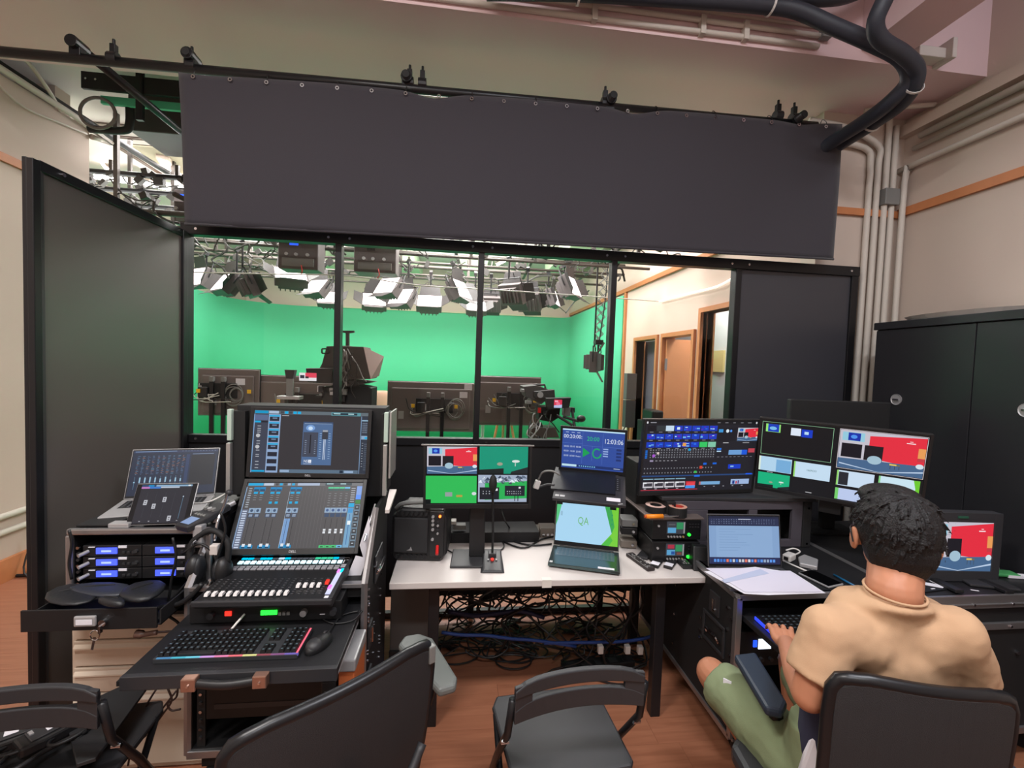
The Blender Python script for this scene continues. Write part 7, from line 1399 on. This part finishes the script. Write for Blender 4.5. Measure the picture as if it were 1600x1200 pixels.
# shorts
so_ = MB(); rings(so_, [(V((1.205, 1.17, .44)), .19, .15), (V((1.205, 1.16, .56)), .20, .15), (V((1.205, 1.15, .70)), .185, .14)], 28)
for h_, k_ in ((hpL, knL), (hpR, knR)):
    e_ = h_.lerp(k_, .86); caps(so_, [h_, h_.lerp(k_, .4)], [.108, .10]); so_.cyl(h_.lerp(k_, .35), e_, .10, .088, 24)
o = part('shorts', so_, OLV, pr); remesh(o, .007, 3); d_ = o.modifiers.new('folds', 'DISPLACE'); d_.texture = tx_; d_.strength = .016
pk = h_ = hpL.lerp(knL, .72)+V((-.05, -.03, .078)); part('shorts_badge', MB().box(pk, (.028, .004, .018), Matrix.Rotation(-.9, 3, 'Z')), PAPER, pr)
# eyes, glasses
for s in (-1, 1):
    part('eye', MB().ell(HC+sx*(s*.032)+fd*.084+V((0, 0, .008)), (.012, .009, .009), Rh, 12, 8), WCAB, pr, smooth=True)
gm_ = MB()
for s in (-1, 1):
    cx_ = HC+sx*(s*.034)+fd*.112+V((0, 0, .002)); gm_.tube([cx_+sx*(.026*math.cos(a))+V((0, 0, .019*math.sin(a))) for a in [2*PI*k/12 for k in range(13)]], .0016, 6, 2)
    gm_.tube([cx_+sx*(s*.027), HC+sx*(s*.078)+fd*.06+V((0, 0, .006)), HC+sx*(s*.103)+V((0, 0, .014)), HC+sx*(s*.103)-fd*.026+V((0, 0, -.018))], .0022, 6, 3)
gm_.tube([HC+sx*-.008+fd*.113, HC+sx*.008+fd*.113], .0016, 6, 0); part('glasses', gm_, BLK, pr)
# hair
hm = MB(); hm.ell(HC+V((0, 0, .032))-fd*.008, (.094, .106, .106), Rh, 28, 18); hm.ell(HC-fd*.035+V((0, 0, -.012)), (.083, .075, .088), Rh, 24, 14)
hm.ell(HC+fd*.05+V((0, 0, .105)), (.075, .065, .035), Rh, 20, 12); hm.ell(HC-fd*.05+V((0, 0, -.06)), (.06, .04, .045), Rh, 20, 12)
rn = random.Random(5)
def lock(a, d1, ln, r):
    b = a+d1*ln*.5+V((0, 0, -.002)); c = a+d1*ln-V((0, 0, ln*.35)); hm.tube([a-d1*.01, a, b, c], [max(.0012, r*(1-i/15.)) for i in range(16)], 5, 5)
crown = HC-fd*.045-sx*-.012+V((0, 0, .125))
for k in range(620):
    th = rn.uniform(0, 2*PI); ph = rn.uniform(.0, 1.95)
    n_ = V((math.sin(ph)*math.cos(th), math.sin(ph)*math.sin(th), math.cos(ph))); p = HC+V((0, 0, .032))-fd*.008+Rh @ V((n_.x*.093, n_.y*.105, n_.z*.106))
    nw = Rh @ n_
    if nw.dot(fd) > .55 and n_.z < .5: continue
    if n_.z < -.15 and nw.dot(fd) > -.2: continue
    if abs(n_.x) > .72 and n_.z < .12: continue
    t_ = (p-crown); t_ = (t_-nw*t_.dot(nw)); t_ = t_.normalized() if t_.length > .003 else sx
    t_ = (t_+nw*.18+V((rn.uniform(-.35, .35), rn.uniform(-.35, .35), rn.uniform(-.2, .2)))).normalized(); lock(p, t_, rn.uniform(.028, .05), rn.uniform(.0024, .0046))
for k in range(60):
    p = HC+fd*.085+sx*rn.uniform(-.06, .06)+V((0, 0, rn.uniform(.085, .11))); lock(p, (fd+V((0, 0, -.2))+sx*rn.uniform(-.6, .2)).normalized(), rn.uniform(.028, .042), .0045)
o = part('hair', hm, HAIR, pr); remesh(o, .0026, 1, .3)
